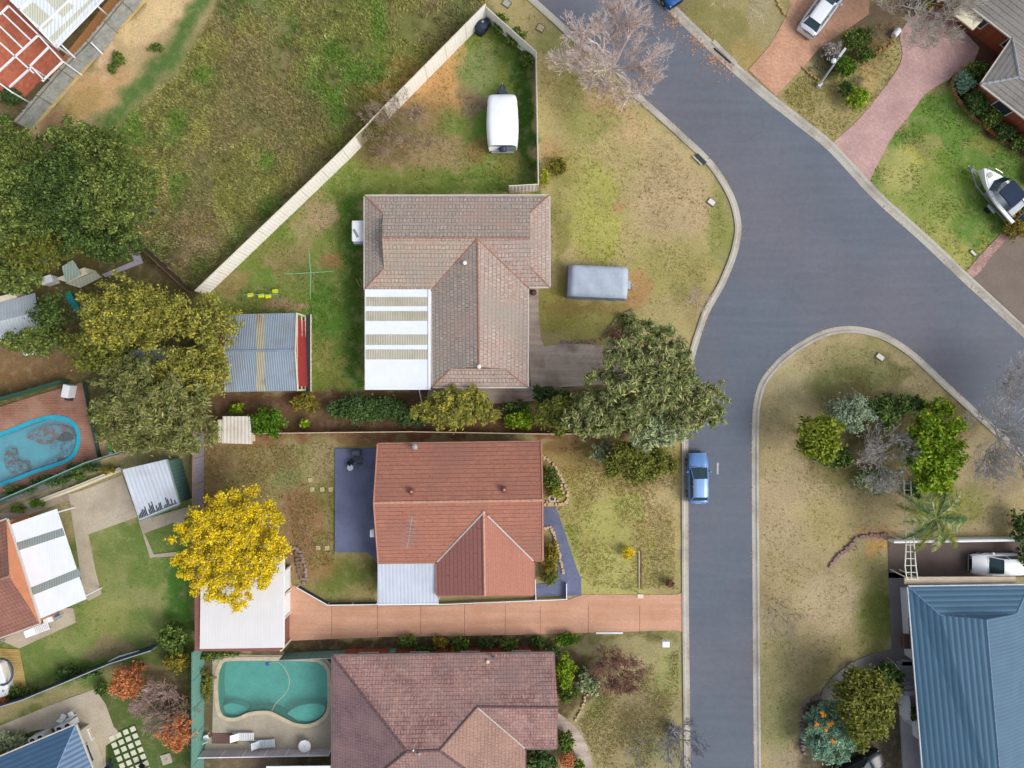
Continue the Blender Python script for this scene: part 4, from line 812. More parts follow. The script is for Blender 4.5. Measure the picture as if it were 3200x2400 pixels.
TF = rib_mat('teal_steel_fence', (112,160,146), .3, .88, .6); f9 = fence('teal green steel fence between the green pool and the orange trees', [(638,2008),(636,2440)], 2.1, TF, mat('teal_post', (96,140,130), .5))
f10 = fence('teal steel fence running between the garage and the green pool', [(893,2040),(1240,2026)], 1.5, TF, mat('teal_post', (96,140,130)), STEEL)
f11 = fence('grey-topped dark blue steel fence crossing the lower left lawns', [(-60,2212),(120,2156),(380,2048),(505,2008)], 1.7, rib_mat('navy_fence', (50,74,86), .3, .85, .6), mat('navy_post', (120,134,146), .5), mat('pale_cap', (166,172,182), .5))
f12 = fence('thin green steel fence below the timber pool deck', [(-40,1588),(100,1528),(300,1440),(430,1400)], 1.5, mat('green_fence', (70,112,104), .6), mat('teal_post', (1,1,1)), mat('pale_green_cap', (130,168,160), .5))
f13 = fence('dark green mesh fence along the top of the timber pool deck', [(-60,1270),(100,1226),(222,1190)], 1.5, mat('green_mesh', (46,96,74), .8), mat('green_post', (40,84,66), .6)); fence('low pool fence of green mesh beside the grey-green tree', [(270,1196),(284,1270),(316,1425)], .45, mat('green_mesh2', (70,90,74), .8), mat('green_post', (1,1,1)))
f14 = fence('thin fence between the two middle gardens, cream topped', [(680,1352),(1290,1345),(1700,1352),(2110,1352)], 1.5, mat('red_brown_fence', (132,82,58), .8, .15), mat('sand_post', (196,176,146), .7), mat('sand_cap', (206,190,162), .7))
f15 = fence('low white picket rail around the pool paving', [(640,2345),(1038,2338)], 1.1, mat('pink_white_rail', (210,196,200), .6), WHITE, span=1.8)
f16 = fence('low white retaining rail between the back lawn and the driveway', [(935,1830),(1030,1884),(1180,1882)], .55, mat('dark_slat', (70,68,84), .7), WHITE, WHITE, name='low_fence')
fence('white low wall rail in front of the red tiled house', [(1372,1884),(1668,1872),(1770,1868)], .4, CREAM, WHITE, WHITE, name='low_fence'); fence('short white rail on the blue path beside the steps', [(1769,1866),(1769,1820)], .5, WHITE, WHITE, WHITE, name='low_fence'); fence('short white rail at the house corner by the flower bed', [(1674,1868),(1672,1806)], .5, WHITE, WHITE, WHITE, name='low_fence')
fence('white-topped garden wall between the palm lawn and the dark driveway', [(2775,1686),(3168,1680)], .9, WHITE, WHITE, WHITE, name='garden_wall', cat='wall', w=.2)
fence('low pale retaining wall along the top of the concrete slab', [(112,1572),(250,1520),(386,1464)], .45, CREAM, CREAM, mat('sand_cap', (1,1,1)), name='garden_wall', cat='wall', w=.35)
# ------------------------------------------------------------------ vehicles
def paint(name, c, metal=.2): return mat(name, c, .28, .03, 1, 20, metal, .5, 0, k=.8)
HL = mat('headlight', (225,232,240), .15, .03, bump=0, spec=.8); TL = mat('tail_light', (190,40,36), .2, .05, bump=0, spec=.7)
def car(label, px, py, head, pm, L=4.4, Wd=1.78, Hh=1.46, hood=1.05, tail=.35, kind='parked_car', boxy=.62, group='cars parked on the street and the driveways', roofm=None):
    r = thing(kind, label, 'car', W(px, py), head, group); h2 = L/2; w2 = Wd/2; xs_ = [h2*math.sin(t*math.pi/2) for t in np.linspace(-1, 1, 25)]
    wf, rf_ = h2-hood, -h2+tail      # windscreen base, rear glass base
    def hw(x): t = abs(x)/h2; return w2*(1-(t**5)*(.20 if x > 0 else .13))
    def belt(x):
        if x > wf: return .96-.24*((x-wf)/hood)**1.7
        if x < rf_: return .98-.12*((rf_-x)/max(tail,.05))**2
        return .96
    prof = lambda x: [(-.93,.22),(-1,.42),(-1,.62),(-.97,belt(x)-.08),(-.88,belt(x)),(-.45,belt(x)+.035),(0,belt(x)+.045),(.45,belt(x)+.035),(.88,belt(x)),(.97,belt(x)-.08),(1,.62),(1,.42),(.93,.22)]
    v = []; f = []; k = 13
    for x in xs_:
        for a, z in prof(x): v.append((x, a*hw(x), z))
    n = len(xs_)
    for i in range(n-1):
        for j in range(k-1): f.append((i*k+j, i*k+j+1, (i+1)*k+j+1, (i+1)*k+j))
    f.append(tuple(range(k))); f.append(tuple(reversed(range((n-1)*k, n*k))))
    body = MB().add(v, f).build('body', pm, r, True, True); 
    # greenhouse
    xr, xf = rf_, wf; rr = [(xr,.80,.95),(xr+.42,.66,Hh-.05),((xr+xf)/2,.69,Hh-.02),(xf-.92,.66,Hh-.06),(xf,.80,.95)]
    v = []; f = []
    for x, a, z in rr:
        zb = .9; wb = w2*.86
        v += [(x,-wb,zb),(x,-a*w2*1.0,z),(x,0,z+.03),(x,a*w2*1.0,z),(x,wb,zb)]
    for i in range(4):
        for j in range(4): f.append((i*5+j, i*5+j+1, (i+1)*5+j+1, (i+1)*5+j))
    f += [(4,3,2,1,0),(20,21,22,23,24)]
    # side glass needs to lean: rebuild lower edge at full length
    v[1] = (xr,-w2*.80,.97); v[3] = (xr,w2*.80,.97); v[2] = (xr,0,1.0); v[21] = (xf,-w2*.80,.97); v[23] = (xf,w2*.80,.97); v[22] = (xf+.06,0,.99)
    MB().add(v, f).build('windows', TINT, r, True, False)
    v = []; f = []; stx = np.linspace(xr+.36, xf-.9, 7)
    for x in stx:
        t = (x-stx[0])/(stx[-1]-stx[0]); z = Hh-.03+.05*math.sin(math.pi*min(1,max(0,t*.9+.05))); 
        for a, dz in ((-.70,-.05),(-.66,.0),(-.3,.025),(0,.03),(.3,.025),(.66,0),(.70,-.05)): v.append((x, a*w2, z+dz))
    for i in range(6):
        for j in range(6): f.append((i*7+j, i*7+j+1, (i+1)*7+j+1, (i+1)*7+j))
    MB().add(v, f).build('roof_panel', roofm or pm, r, True, True)
    pl_ = MB()
    for s in (-1, 1):
        pl_.tube((xf-.02, s*w2*.8, .96), (xf-.92, s*w2*.67, Hh-.04), .045, .045, 5); pl_.tube((xr+.03, s*w2*.79, .96), (xr+.42, s*w2*.67, Hh-.05), .07, .06, 5); pl_.tube(((xr+xf)/2-.1, s*w2*.87, .93), ((xr+xf)/2-.15, s*w2*.70, Hh-.03), .04, .04, 5)
    pl_.build('pillar', pm, r, True)
    for s in (-1, 1):
        MB().ball((wf-.35, s*(w2+.08), 1.0), .12, 8, 5, .7).build('mirror', pm, r, True, True)
        MB().rbox((h2-.17, s*w2*.66, .66), (.24,.3,.14), s*-.25, .05, 3, .04).build('headlight', HL, r, True); MB().rbox((-h2+.1, s*w2*.74, .80), (.16,.24,.22), s*.2, .04, 3, .03).build('tail_light', TL, r, True)
        for x in (h2-.82, -h2+.78):
            ty = MB().tube((x, s*(w2-.2), .32), (x, s*(w2-.0), .32), .32, .32, 18).build('wheel', RUBBER, r, True); MB().tube((x, s*(w2-.02), .32), (x, s*(w2+.012), .32), .19, .17, 12).build('rim', CHROME, ty, True)
    MB().rbox((h2-.05, 0, .42), (.16, Wd*.8, .2), 0, .05, 3, .03).build('bumper', mat('bumper_dark', (70,74,80), .6), r, True); MB().rbox((-h2+.03, 0, .45), (.16, Wd*.84, .22), 0, .05, 3, .03).build('bumper', pm, r, True)
    MB().box((-h2-.055, 0, .62), (.02,.5,.12)).build('number_plate', CREAM, r, True); MB().rbox((h2+.02, 0, .56), (.06, .9, .16), 0, .02, 2, .01).build('grille', BLACK, r, True); MB().tube((wf+.1,-w2*.82,.985), (wf+.1,w2*.82,.985), .018, .018, 4).build('hood_gap', BLACK, r, True)
    wp = MB()
    for s in (-.25, .3): wp.tube((wf+.03, s, .99), (wf-.22, s+.42, 1.12), .012, .012, 4)
    wp.build('wiper', BLACK, r, True)
    return r
BLUEP = paint('metallic_blue_paint', (104,146,204)); BLUED = paint('deep_blue_paint', (28,92,160)); SILV = paint('silver_paint', (214,222,232), .1); WHP = paint('white_car_paint', (240,243,248), 0); BLKP = paint('black_car_paint', (26,30,36)); NAVP = paint('navy_car_paint', (30,56,96))
c1_ = car('pale metallic blue hatchback parked at the kerb outside the red tiled house', 2174, 1490, R(91), BLUEP, 4.25, 1.76, 1.46, 1.2, .25, roofm=paint('blue_roof_sky_sheen', (138,176,224)))  # roof panel colour lightened to stand in for sky reflection
car('bright blue car nose-in at the top edge on the road', 2066, -42, R(-56), BLUED, 4.4, 1.75, 1.45)
c2_ = car('silver station wagon on the orange paved driveway', 2560, 42, R(54), SILV, 4.9, 1.88, 1.55, 1.15, .3, 'parked_car', roofm=paint('pale_roof_paint', (236,240,246), 0)); MB().rbox((.35,0,1.575), (.62,.9,.03), 0, .08, 3, .01).build('sunroof', TINT, c2_, True)
for s in (-1, 1): MB().beam((-1.9,s*.62,1.6), (.2,s*.62,1.6), .04, .04).build('roof_rail', DKGREY, c2_, True)
car('white car on the dark driveway above the blue metal roof', 3105, 1757, R(180), WHP, 4.7, 1.84, 1.5, 1.25, .9)
car('black car at the bottom edge below the blue-green bush', 2672, 2392, R(28), BLKP, 4.5, 1.8, 1.5, 1.1, .35, roofm=paint('white_roof_paint', (206,218,228), 0))
car('navy car cut by the right edge beside the white boat', 3262, 520, R(-125), NAVP, 4.4, 1.78, 1.48)
# caravan
cv = thing('caravan', 'white caravan in the fenced wedge yard with a dark spare wheel cover', 'caravan', W(1571, 401), R(90.5), None)
CVW = mat('caravan_white', (240,243,248), .45, .04, .8, 3, k=.88, bump=0); Lc, Wc, Hc = 4.3, 2.56, 2.25
v = []; f = []; st_ = np.linspace(-1, 1, 23); k = 17
for i, t in enumerate(st_):
    x = Lc/2*math.sin(t*math.pi/2)*(1); e_ = abs(math.sin(t*math.pi/2)); w = Wc/2*(1-.10*e_**6)+(.07*math.exp(-((t+.1)/.35)**2)); zt = Hc-(.30*e_**8 if t < 0 else .55*e_**7); zb = .45+.12*e_**6
    for j in range(k):
        a = math.pi*j/(k-1); y = math.cos(a); y = math.copysign(abs(y)**.32, y)*w; z = zb+(zt-zb)*abs(math.sin(a))**.38; v.append((x, y, z))
for i in range(22):
    for j in range(k-1): f.append((i*k+j, (i+1)*k+j, (i+1)*k+j+1, i*k+j+1))
f += [tuple(reversed(range(k))), tuple(range(22*k, 23*k))]; MB().add(v, f).build('body', CVW, cv, True, True)
MB().rbox((.55,0,Hc-.02), (.6,.6,.05), 0, .06, 3, .02).build('roof_hatch', CVW, cv, True)
MB().beam((2.0,.7,.5), (3.6,.03,.5), .09, .1).beam((2.0,-.7,.5), (3.6,-.03,.5), .09, .1).beam((2.9,-.33,.52), (2.9,.33,.52), .07, .06).build('drawbar', DKGREY, cv, True)
MB().rbox((2.75,0,.75), (.5,.62,.36), 0, .06, 3, .03).build('gas_box', mat('steel_navy', (66,78,102), .5), cv, True); MB().tube((3.35,0,.2), (3.35,0,.95), .035, .035, 8).ball((3.62,0,.55), .07, 8, 5).build('jockey_stand', STEEL, cv, True)
MB().tube((-2.1,0,1.25), (-2.4,0,1.2), .36, .33, 18).build('spare_wheel_cover', mat('navy_cover', (58,62,96), .5), cv, True); MB().box((-2.26,0,.55), (.14,1.9,.14)).build('bumper', STEEL, cv, True)
for s in (-1, 1):
    o = MB().tube((-.2, s*.98, .33), (-.2, s*1.2, .33), .33, .33, 16).build('wheel', RUBBER, cv, True); MB().tube((-.2, s*1.2, .33), (-.2, s*1.215, .33), .18, .18, 10).build('rim', CHROME, o, True)
    MB().box((.9, s*1.24, 1.45), (1.1,.03,.6)).build('window', GLASS, cv, True)
# covered camper trailer
ct = thing('camper_trailer', 'low trailer under a blue-grey tarpaulin on the corner lawn', 'trailer', W(1862, 888), R(-2.5), None)
TP = mat('tarp_blue_grey', (178,190,204), .55, .08, 1.4, 6, bump=.4); TPB = mat('tarp_blue_side', (120,142,164), .55, .1, 1.5, 7, bump=.4)
v = []; f = []; nxx, nyy = 26, 16; random.seed(3)
for i in range(nxx+1):
    for j in range(nyy+1):
        a = -1+2*i/nxx; b_ = -1+2*j/nyy; x = 2.5*a; y = 1.32*b_; z = 1.75-.10*abs(b_)**2
        if abs(a) > .86: z -= .35*((abs(a)-.86)/.14)**1.4*(1 if a > 0 else 1.2)
        if abs(b_) > .84: z -= .28*((abs(b_)-.84)/.16)**1.5
        v.append((x+random.uniform(-.012,.012), y*(1-.03*abs(a)**8)+random.uniform(-.012,.012), z+.02*math.sin(a*9+b_*3)+random.uniform(-.008,.008)))
for i in range(nxx):
    for j in range(nyy): f.append((i*(nyy+1)+j, (i+1)*(nyy+1)+j, (i+1)*(nyy+1)+j+1, i*(nyy+1)+j+1))
MB().add(v, f).build('tarp_top', TP, ct, True, True)
edge = [(i*(nyy+1)) for i in range(nxx+1)]+[nxx*(nyy+1)+j for j in range(1, nyy+1)]+[(i*(nyy+1)+nyy) for i in range(nxx-1, -1, -1)]+[j for j in range(nyy-1, 0, -1)]
vv = [v[q] for q in edge]; n = len(vv); lo = [(x*1.035+.015*math.sin(i*1.3), y*1.07+.03*math.sin(i*.9), .42+.06*math.sin(i*.55)) for i, (x, y, z) in enumerate(vv)]; md = [((a[0]+c[0])/2*1.01, (a[1]+c[1])/2*1.01, (a[2]+c[2])/2) for a, c in zip(vv, lo)]
MB().add(vv+md+lo, [(q*n+i, (q+1)*n+i, (q+1)*n+(i+1) % n, q*n+(i+1) % n) for q in range(2) for i in range(n)]).build('tarp_skirt', TPB, ct, True, True)
MB().beam((2.2,.5,.45), (3.2,0,.45), .07, .08).beam((2.2,-.5,.45), (3.2,0,.45), .07, .08).tube((3.0,0,.1), (3.0,0,.8), .03, .03, 6).build('drawbar', STEEL, ct, True); MB().rbox((2.62,-.05,.62), (.4,.7,.5), 0, .08, 3, .05).build('front_box', TP, ct, True)
MB().path([(-2.4,-1.2,.6),(-.8,-1.26,.48),(.8,-1.26,.46),(2.3,-1.22,.62)], .018, 5).build('tie_rope', WHITE, ct, True)
for s in (-1, 1): MB().tube((-.3, s*1.02, .32), (-.3, s*1.18, .32), .32, .32, 16).build('wheel', RUBBER, ct, True)
# boat on its trailer
bx, by, bh = 3096, 616, math.atan2((607-524), (3051-3124))
tr_ = thing('boat_trailer', 'galvanised trailer carrying the white boat', 'trailer', W(bx, by), bh); m_ = MB()
for s in (-1, 1): m_.beam((-2.3,s*.75,.42), (1.6,s*.6,.42), .08, .1).beam((1.6,s*.6,.42), (3.1,0,.42), .08, .1)
for x in (-2.1,-.9,.4,1.5): m_.beam((x,-.7,.42), (x,.7,.42), .07, .07)
m_.beam((2.4,0,.42), (3.4,0,.42), .08, .1).build('frame', STEEL, tr_, True)
for s in (-1, 1): MB().tube((-.6,s*1.0,.3), (-.6,s*1.2,.3), .3, .3, 16).build('wheel', RUBBER, tr_, True); MB().rbox((-.6,s*1.1,.66), (.9,.26,.08), 0, .1, 3, .03).build('mudguard', STEEL, tr_, True)
MB().tube((3.2,.1,.1), (3.2,.1,.9), .03, .03, 6).build('jockey_stand', STEEL, tr_, True)
bo = thing('motor_boat', 'white motor boat with a navy canopy on the green lawn at the right edge', 'boat', W(bx, by), bh)
v = []; f = []; ns = 20; k = 9; HW = mat('boat_white', (240,243,246), .3, .03, bump=0, k=.88)
def bw(t): return 1.08*(1-max(0, (t-.30)/.70)**2.3)
for i in range(ns+1):
    t = i/ns; x = -2.5+5.1*t; w = max(.012, bw(t)); sh_ = 1.32+.28*t*t
    for a, z in ((-1,sh_),(-.96,sh_-.25),(-.72,.85),(-.35,.55+.25*t**4),(0,.45+.5*t**5),(.35,.55+.25*t**4),(.72,.85),(.96,sh_-.25),(1,sh_)): v.append((x, a*w, z))
for i in range(ns):
    for j in range(k-1): f.append((i*k+j, (i+1)*k+j, (i+1)*k+j+1, i*k+j+1))
f.append(tuple(range(k))); MB().add(v, f).build('hull', HW, bo, True, True)
gv = []; gf = []
for i in range(ns+1):
    t = i/ns; x = -2.5+5.1*t; w = max(.012, bw(t)); z = 1.33+.28*t*t; wi = max(.0, w-.24)
    gv += [(x,-w*1.02,z),(x,-wi,z+.03),(x,wi,z+.03),(x,w*1.02,z)]
for i in range(ns): gf += [(i*4,i*4+4,i*4+5,i*4+1),(i*4+2,i*4+6,i*4+7,i*4+3)]
gf += [(i*4+1,i*4+5,i*4+6,i*4+2) for i in range(13, ns)]; MB().add(gv, gf).build('deck', HW, bo, True)
MB().sheet([(-2.4,-.8),(.8,-.8),(.8,.8),(-2.4,.8)], .8).build('cockpit_floor', mat('cockpit', (150,160,170), .7), bo, True)
v = [(.95,-.85,1.5),(1.25,0,1.52),(.95,.85,1.5),(.55,-.78,1.98),(.8,0,2.0),(.55,.78,1.98)]; MB().add(v, [(0,1,4,3),(1,2,5,4)]).build('windscreen', TINT, bo, True)
MB().rbox((-.42,0,2.12), (1.75,1.62,.07), 0, .18, 4, .04).build('canopy', mat('navy_canvas', (30,46,72), .8, .12), bo, True)
cf = MB()
for x in (-1.1,.3):
    for s in (-1, 1): cf.tube((x, s*.95, 1.4), (x, s*.72, 2.1), .02, .02, 5)
cf.build('canopy_frame', CHROME, bo, True)
MB().rbox((-1.75,.0,1.2), (.55,1.5,.42), 0, .1, 3, .06).build('rear_seat', mat('seat_grey', (196,200,206), .6), bo, True); MB().rbox((-2.85,0,1.35), (.55,.42,.5), 0, .12, 4, .1).build('outboard_motor', mat('outboard', (66,104,158), .35), bo, True); MB().tube((-2.8,0,1.2), (-2.85,0,.4), .12, .09, 8).build('outboard_leg', DKGREY, bo, True)
MB().path([(1.3,-.8,1.75),(2.0,-.5,1.85),(2.5,0,1.9),(2.0,.5,1.85),(1.3,.8,1.75)], .018, 5).build('bow_rail', CHROME, bo, True); MB().rbox((1.85,0,1.6), (.4,.4,.05), 0, .08, 3, .02).build('hatch', mat('hatch_grey', (190,186,176), .5), bo, True)
# ------------------------------------------------------------------ yard and street things
def ppt(px, py, z=0): p = W(px, py, z); return Vector((p.x, p.y, z))
# rotary clothes line
cl = thing('clothes_line', 'green rotary clothes line with four arms on the back lawn', 'clothes line', W(992, 864)); p = W(992,864); GM = mat('clothes_green', (120,186,140), .5, .05)
MB().tube(p, p+Vector((0,0,2.0)), .04, .03, 8).build('pole', STEEL, cl); 
for a_, L in ((93,2.0),(184,2.1),(271,2.2),(3,2.0)):
    d = Vector((math.cos(R(a_)), math.sin(R(a_)), 0)); MB().tube(p+Vector((0,0,1.9)), p+d*L+Vector((0,0,2.08)), .035, .025, 6).build('arm', GM, cl)
w_ = MB()
for rr_ in (.9,1.6):
    q = [p+Vector((math.cos(R(a_))*rr_, math.sin(R(a_))*rr_, 2.0+.03*rr_)) for a_ in (93,184,271,3)]; w_.path(q+[q[0]], .0025, 3)
w_.build('line', STEEL, cl)
# swing set
sw = thing('swing_set', 'small green swing frame with yellow seats above the grey-blue shed', 'swing set', W(815, 922)); k_ = MB(); YP = mat('yellow_plastic', (226,230,40), .5, .05)
for x in (757, 873):
    for y in (902, 942): k_.tube(ppt(x, y), ppt(x+(6 if x < 800 else -6), 921, 1.7), .03, .03, 6)
k_.tube(ppt(763,921,1.7), ppt(867,921,1.7), .035, .035, 6).build('frame', GM, sw)
for x, y in ((782,922),(816,924),(838,926),(860,910)):
    q = ppt(x, y, .55); o = MB().rbox(q, (.5,.32,.12), .1, .06, 3, .04).build('seat', YP, sw); MB().tube(q, ppt(x, 921, 1.68), .01, .01, 4).build('rope', WHITE, sw)
# barbecue in the corner
bq = thing('kettle_barbecue', 'dark covered barbecue tucked in the pointed corner of the cream fence', 'barbecue', W(1506, 96)); q = ppt(1506,96)
MB().rbox(q+Vector((0,0,.5)), (1.1,.75,.9), R(48), .25, 4, .15).ball(q+Vector((0,0,.85)), .48, 12, 6, .6, 0).build('cover', mat('navy_cover_cloth', (44,56,76), .6, .2, 3), bq, smooth=True); MB().ball(q+Vector((.1,.15,1.12)), .11, 8, 4).build('knob', STEEL, bq); MB().rbox(q+Vector((.45,.5,.3)), (.5,.5,.6), .3, .1).build('gas_bottle', DKGREY, bq)
# lids in the verge
def lid(label, px, py, rz, s=(.62,.42), m=None):
    t = thing('service_lid', label, 'utility lid', W(px, py), 0, 'service lids set in the verges'); q = W(px, py); MB().rbox((q.x, q.y, .03), (s[0]+.14, s[1]+.14, .07), rz, .03).build('surround', mat('lid_surround', (112,104,88), .9), t); MB().rbox((q.x, q.y, .06), (s[0], s[1], .06), rz, .03, 2, .01).build('cover', m or mat('lid_pale', (222,220,212), .7, .06), t)
lid('grey square service lid near the pointed fence corner, at the top edge', 1583, 11, R(-35), (.6,.5), mat('lid_grey', (172,168,156), .8)); lid('faded service lid on the verge left of the bare street tree', 1689, 88, R(-30), (.55,.5), mat('lid_tan', (176,164,130), .8))
lid('white service lid on the corner lawn near the curved kerb', 2223, 632, R(-38), (.6,.42)); lid('white service lid on the verge inside the rounded corner kerb', 2750, 1116, R(-35), (.65,.38)); lid('small white service lid on the green lawn next to the pink cobbles', 3040, 791, R(-45), (.55,.2))
st0 = thing('paving_stone', 'square white stone on the lawn left of the teal fence', 'paving stone', W(521, 2371)); q = W(521,2371); MB().rbox((q.x,q.y,.04), (.85,.85,.08), .3, .04).build('slab', CONC, st0); MB().tube((q.x,q.y,.08), (q.x,q.y,.1), .14, .14, 10).build('drain_cap', STEEL, st0)
dr = thing('storm_drain', 'dark kerbside storm drain opening under the top right kerb', 'drain', W(2262, 165)); MB().beam(W(2228,128,.14), W(2300,200,.14), .35, .06).build('lintel', KERB, dr); MB().beam(W(2232,150,.055), W(2284,196,.055), .2, .06).build('opening', BLACK, dr)
dr2 = thing('storm_drain', 'dark storm drain opening in the kerb of the corner lawn', 'drain', W(2187, 497)); MB().beam(W(2176,484,.12), W(2204,512,.12), .36, .05).build('opening', DKGREY, dr2); MB().beam(W(2166,488,.14), W(2194,516,.14), .12, .06).build('lintel', KERB, dr2)
# letterboxes, boards
def letterbox(label, px, py, m, s=(.5,.35,.3)):
    t = thing('letterbox', label, 'letterbox', W(px, py)); q = W(px, py); MB().box((q.x, q.y, .45), (.1,.1,.9)).build('post', WHITE, t); MB().rbox((q.x, q.y, 1.0), s, 0, .04, 2, .03).build('box', m, t); MB().box((q.x, q.y-s[1]/2-.01, 1.03), (s[0]*.6,.02,.04)).build('slot', BLACK, t)
letterbox('cream letterbox at the top of the garden strip beside the terracotta driveway', 1993, 1850, CREAM); letterbox('white letterbox on the grass below the terracotta driveway by the road', 2071, 1997, WHITE, (.62,.5,.4))
bd = thing('timber_board', 'long white board lying along the lower edge of the terracotta driveway', 'board', W(1904, 1978)); MB().box((*W(1904,1977)[:2], .08), (2.3,.15,.05)).build('plank', WHITE, bd)
ge = thing('garden_edging', 'thin concrete edging strip running down from the yellow bush', 'edging', W(1997,1780)); MB().beam((*W(1997,1722)[:2], .05), (*W(1997,1838)[:2], .05), .1, .1).build('strip', CONC, ge); MB().beam((*W(2003,1722)[:2], .02), (*W(2003,1838)[:2], .02), .12, .04).build('soil_trench', BROWNW, ge)
# stepping stones
SS = [(970,1500),(975,1529),(1007,1529),(1033,1529),(994,1712),(1022,1712)]
SL = ['stepping stone above the row of three beside the blue patio','first stepping stone from the left in the row beside the blue patio','middle stepping stone of the row beside the blue patio','stepping stone of the row that touches the blue patio edge','left stepping stone of the lower pair','right stepping stone of the lower pair beside the patio']
s0 = None
for (x, y), l_ in zip(SS, SL):
    q = W(x, y)
    if s0 is None: s0 = MB().rbox((0,0,.03), (.38,.38,.06), .1, .06, 3, .02).build('stepping_stone', mat('sand_stone', (196,184,144), .9, .15), None); o = s0; tag(o, l_, 'paving stone', 'stepping stones by the blue patio')
    else: o = s0.copy(); SC.collection.objects.link(o); o['label'] = l_
    o.location = (q.x, q.y, .0)
# white paver grid in lower left
turf = MB().prism(PX([(332,2300),(422,2262),(462,2400),(480,2440),(350,2440)]), -.05, .02).build('turf', mat('dark_turf', (56,84,36), .95, .25, 3, 12), None); tag(turf, kind='structure')
pv0 = None; rows = 7; ang = math.atan2(-(2262-2300), 90)
for i in range(7):
    for j in range(4):
        x = 352+22.0*j+8.0*i-2; y = 2306-9.5*j+21.5*i
        q = W(x, y)
        if pv0 is None: pv0 = MB().rbox((0,0,.03), (.43,.43,.05), 0, .03, 2, .01).build('grid_paver', mat('pale_paver', (222,220,196), .8, .08), None); o = pv0
        else: o = pv0.copy(); SC.collection.objects.link(o)
        o.location = (q.x, q.y, .01); o.rotation_euler = (0, 0, ang)
        tag(o, '%s paver from left in the %s row of the pale turf grid' % (('first','second','third','fourth')[j], ('top','second','third','fourth','fifth','sixth','lowest')[i]), 'paver', 'pale pavers set in a grid in the turf')
# outdoor furniture
def table_round(label, px, py, z, r, m):
    t = thing('garden_table', label, 'table', W(px, py)); q = ppt(px, py); MB().tube(q+Vector((0,0,z-.04)), q+Vector((0,0,z)), r, r, 24).build('tabletop', m, t)
    for a_ in (45,135,225,315): d = Vector((math.cos(R(a_)), math.sin(R(a_)), 0))*r*.7; MB().tube(q+d+Vector((0,0,0)), q+d*.8+Vector((0,0,z-.03)), .025, .025, 6).build('leg', m, t)
    MB().tube(q+Vector((0,0,z)), q+Vector((0,0,z+.02)), .04, .04, 8).build('umbrella_hole', STEEL, t)
table_round('round white table on the paving below the green pool', 960, 2318, .72, .52, WHITE); table_round('small round pale table on the slate-blue patio', 1101, 1458, .6+.16, .26, mat('pale_grey_top', (196,206,220), .5))
gb2 = thing('gas_barbecue', 'dark hooded gas barbecue at the top of the slate-blue patio', 'barbecue', W(1118,1415)); q = ppt(1120,1412); MB().rbox(q+Vector((0,0,.75)), (.75,.5,.6), 0, .08, 3, .12).build('hood', mat('bbq_grey', (70,80,96), .4), gb2); MB().box(q+Vector((0,-.4,.78)), (.5,.25,.04)).build('side_shelf', DKGREY, gb2)
for a_, c_ in ((-1,-1),(1,-1),(-1,1),(1,1)): MB().box(q+Vector((a_*.3,c_*.2,.32)), (.05,.05,.4)).build('leg', DKGREY, gb2)
def chair(label, px, py, z, rz, m, group=None):
    t = thing('garden_chair', label, 'chair', W(px, py), rz, group); t.location.z = z
    MB().rbox((0,0,.43), (.46,.44,.04), 0, .06).build('seat', m, t, True); MB().rbox((-.21,0,.68), (.05,.44,.45), 0, .02).build('backrest', m, t, True)
    for a_ in (-.2,.2):
        for b_ in (-.18,.18): MB().box((a_,b_,.2), (.035,.035,.42)).build('leg', m, t, True)
    return t
chair('small dark chair at the foot of the barbecue, left one of two', 1103, 1441, .16, .8, BLACK); chair('small dark chair below the barbecue, right one of two', 1128, 1440, .16, 1.6, mat('chair_grey', (80,92,110), .5))
def lounger(label, px, py, rz, m):
    t = thing('sun_lounger', label, 'sun lounger', W(px, py), rz, 'white loungers by the pool and patio'); fr_ = MB()
    for s in (-1, 1): fr_.beam((-.9,s*.3,.3), (.9,s*.3,.3), .05, .06)
    fr_.build('frame', m, t, True); sl = MB()
    for i in range(9): sl.box((-.35+.15*i,0,.34), (.11,.6,.02))
    sl.build('seat', m, t, True); MB().beam((-.4,0,.35), (-.95,0,.75), .6, .03).build('backrest', m, t, True)
    for a_ in (-.8,.8):
        for s in (-1, 1): MB().box((a_,s*.3,.14), (.05,.05,.28)).build('leg', m, t, True)
    return t
lounger('white sun lounger on the brown mat left of the round white table', 765, 2296, 0, WHITE); lounger('white sun lounger next to the picket rail, closer to the round table', 830, 2318, R(4), mat('lounger_blue_white', (206,214,222), .5))
MB().rbox((*W(703,2306)[:2], .055), (2.2,.9,.025), 0, .05).build('mat_tmp', mat('brown_mat', (118,90,84), .95, .12)); bpy.data.objects['mat_tmp'].name = 'outdoor_mat'; tag(bpy.data.objects['outdoor_mat'], 'brown outdoor mat on the paving left of the white lounger', 'mat')
chair('white chair at the left end of the pool paving rail', 652, 2298, 0, 2.0, WHITE); chair('white chair on the path below the brown tiled west house, nearer the patio roof', 168, 1930, 0, .3, WHITE); chair('grey chair on the path corner below the striped patio roof', 190, 1918, 0, 2.6, mat('chair_steel', (150,160,170), .5))
lounger('white bench lounger along the wall below the west house', 130, 1962, R(20), WHITE)
acunit('white air conditioner with two fans beside the lower left blue roof, right one', 220, 2257, .0, (1.5,.55,.9), True, R(22), two=True); acunit('white air conditioner with two fans beside the lower left blue roof, left one', 137, 2292, .0, (1.4,.5,.9), True, R(22), two=True)
chair('white chair behind the right air conditioner, left of the pair', 208, 2232, 0, 1.2, WHITE); chair('white chair behind the right air conditioner, right of the pair', 232, 2225, 0, 1.9, WHITE)
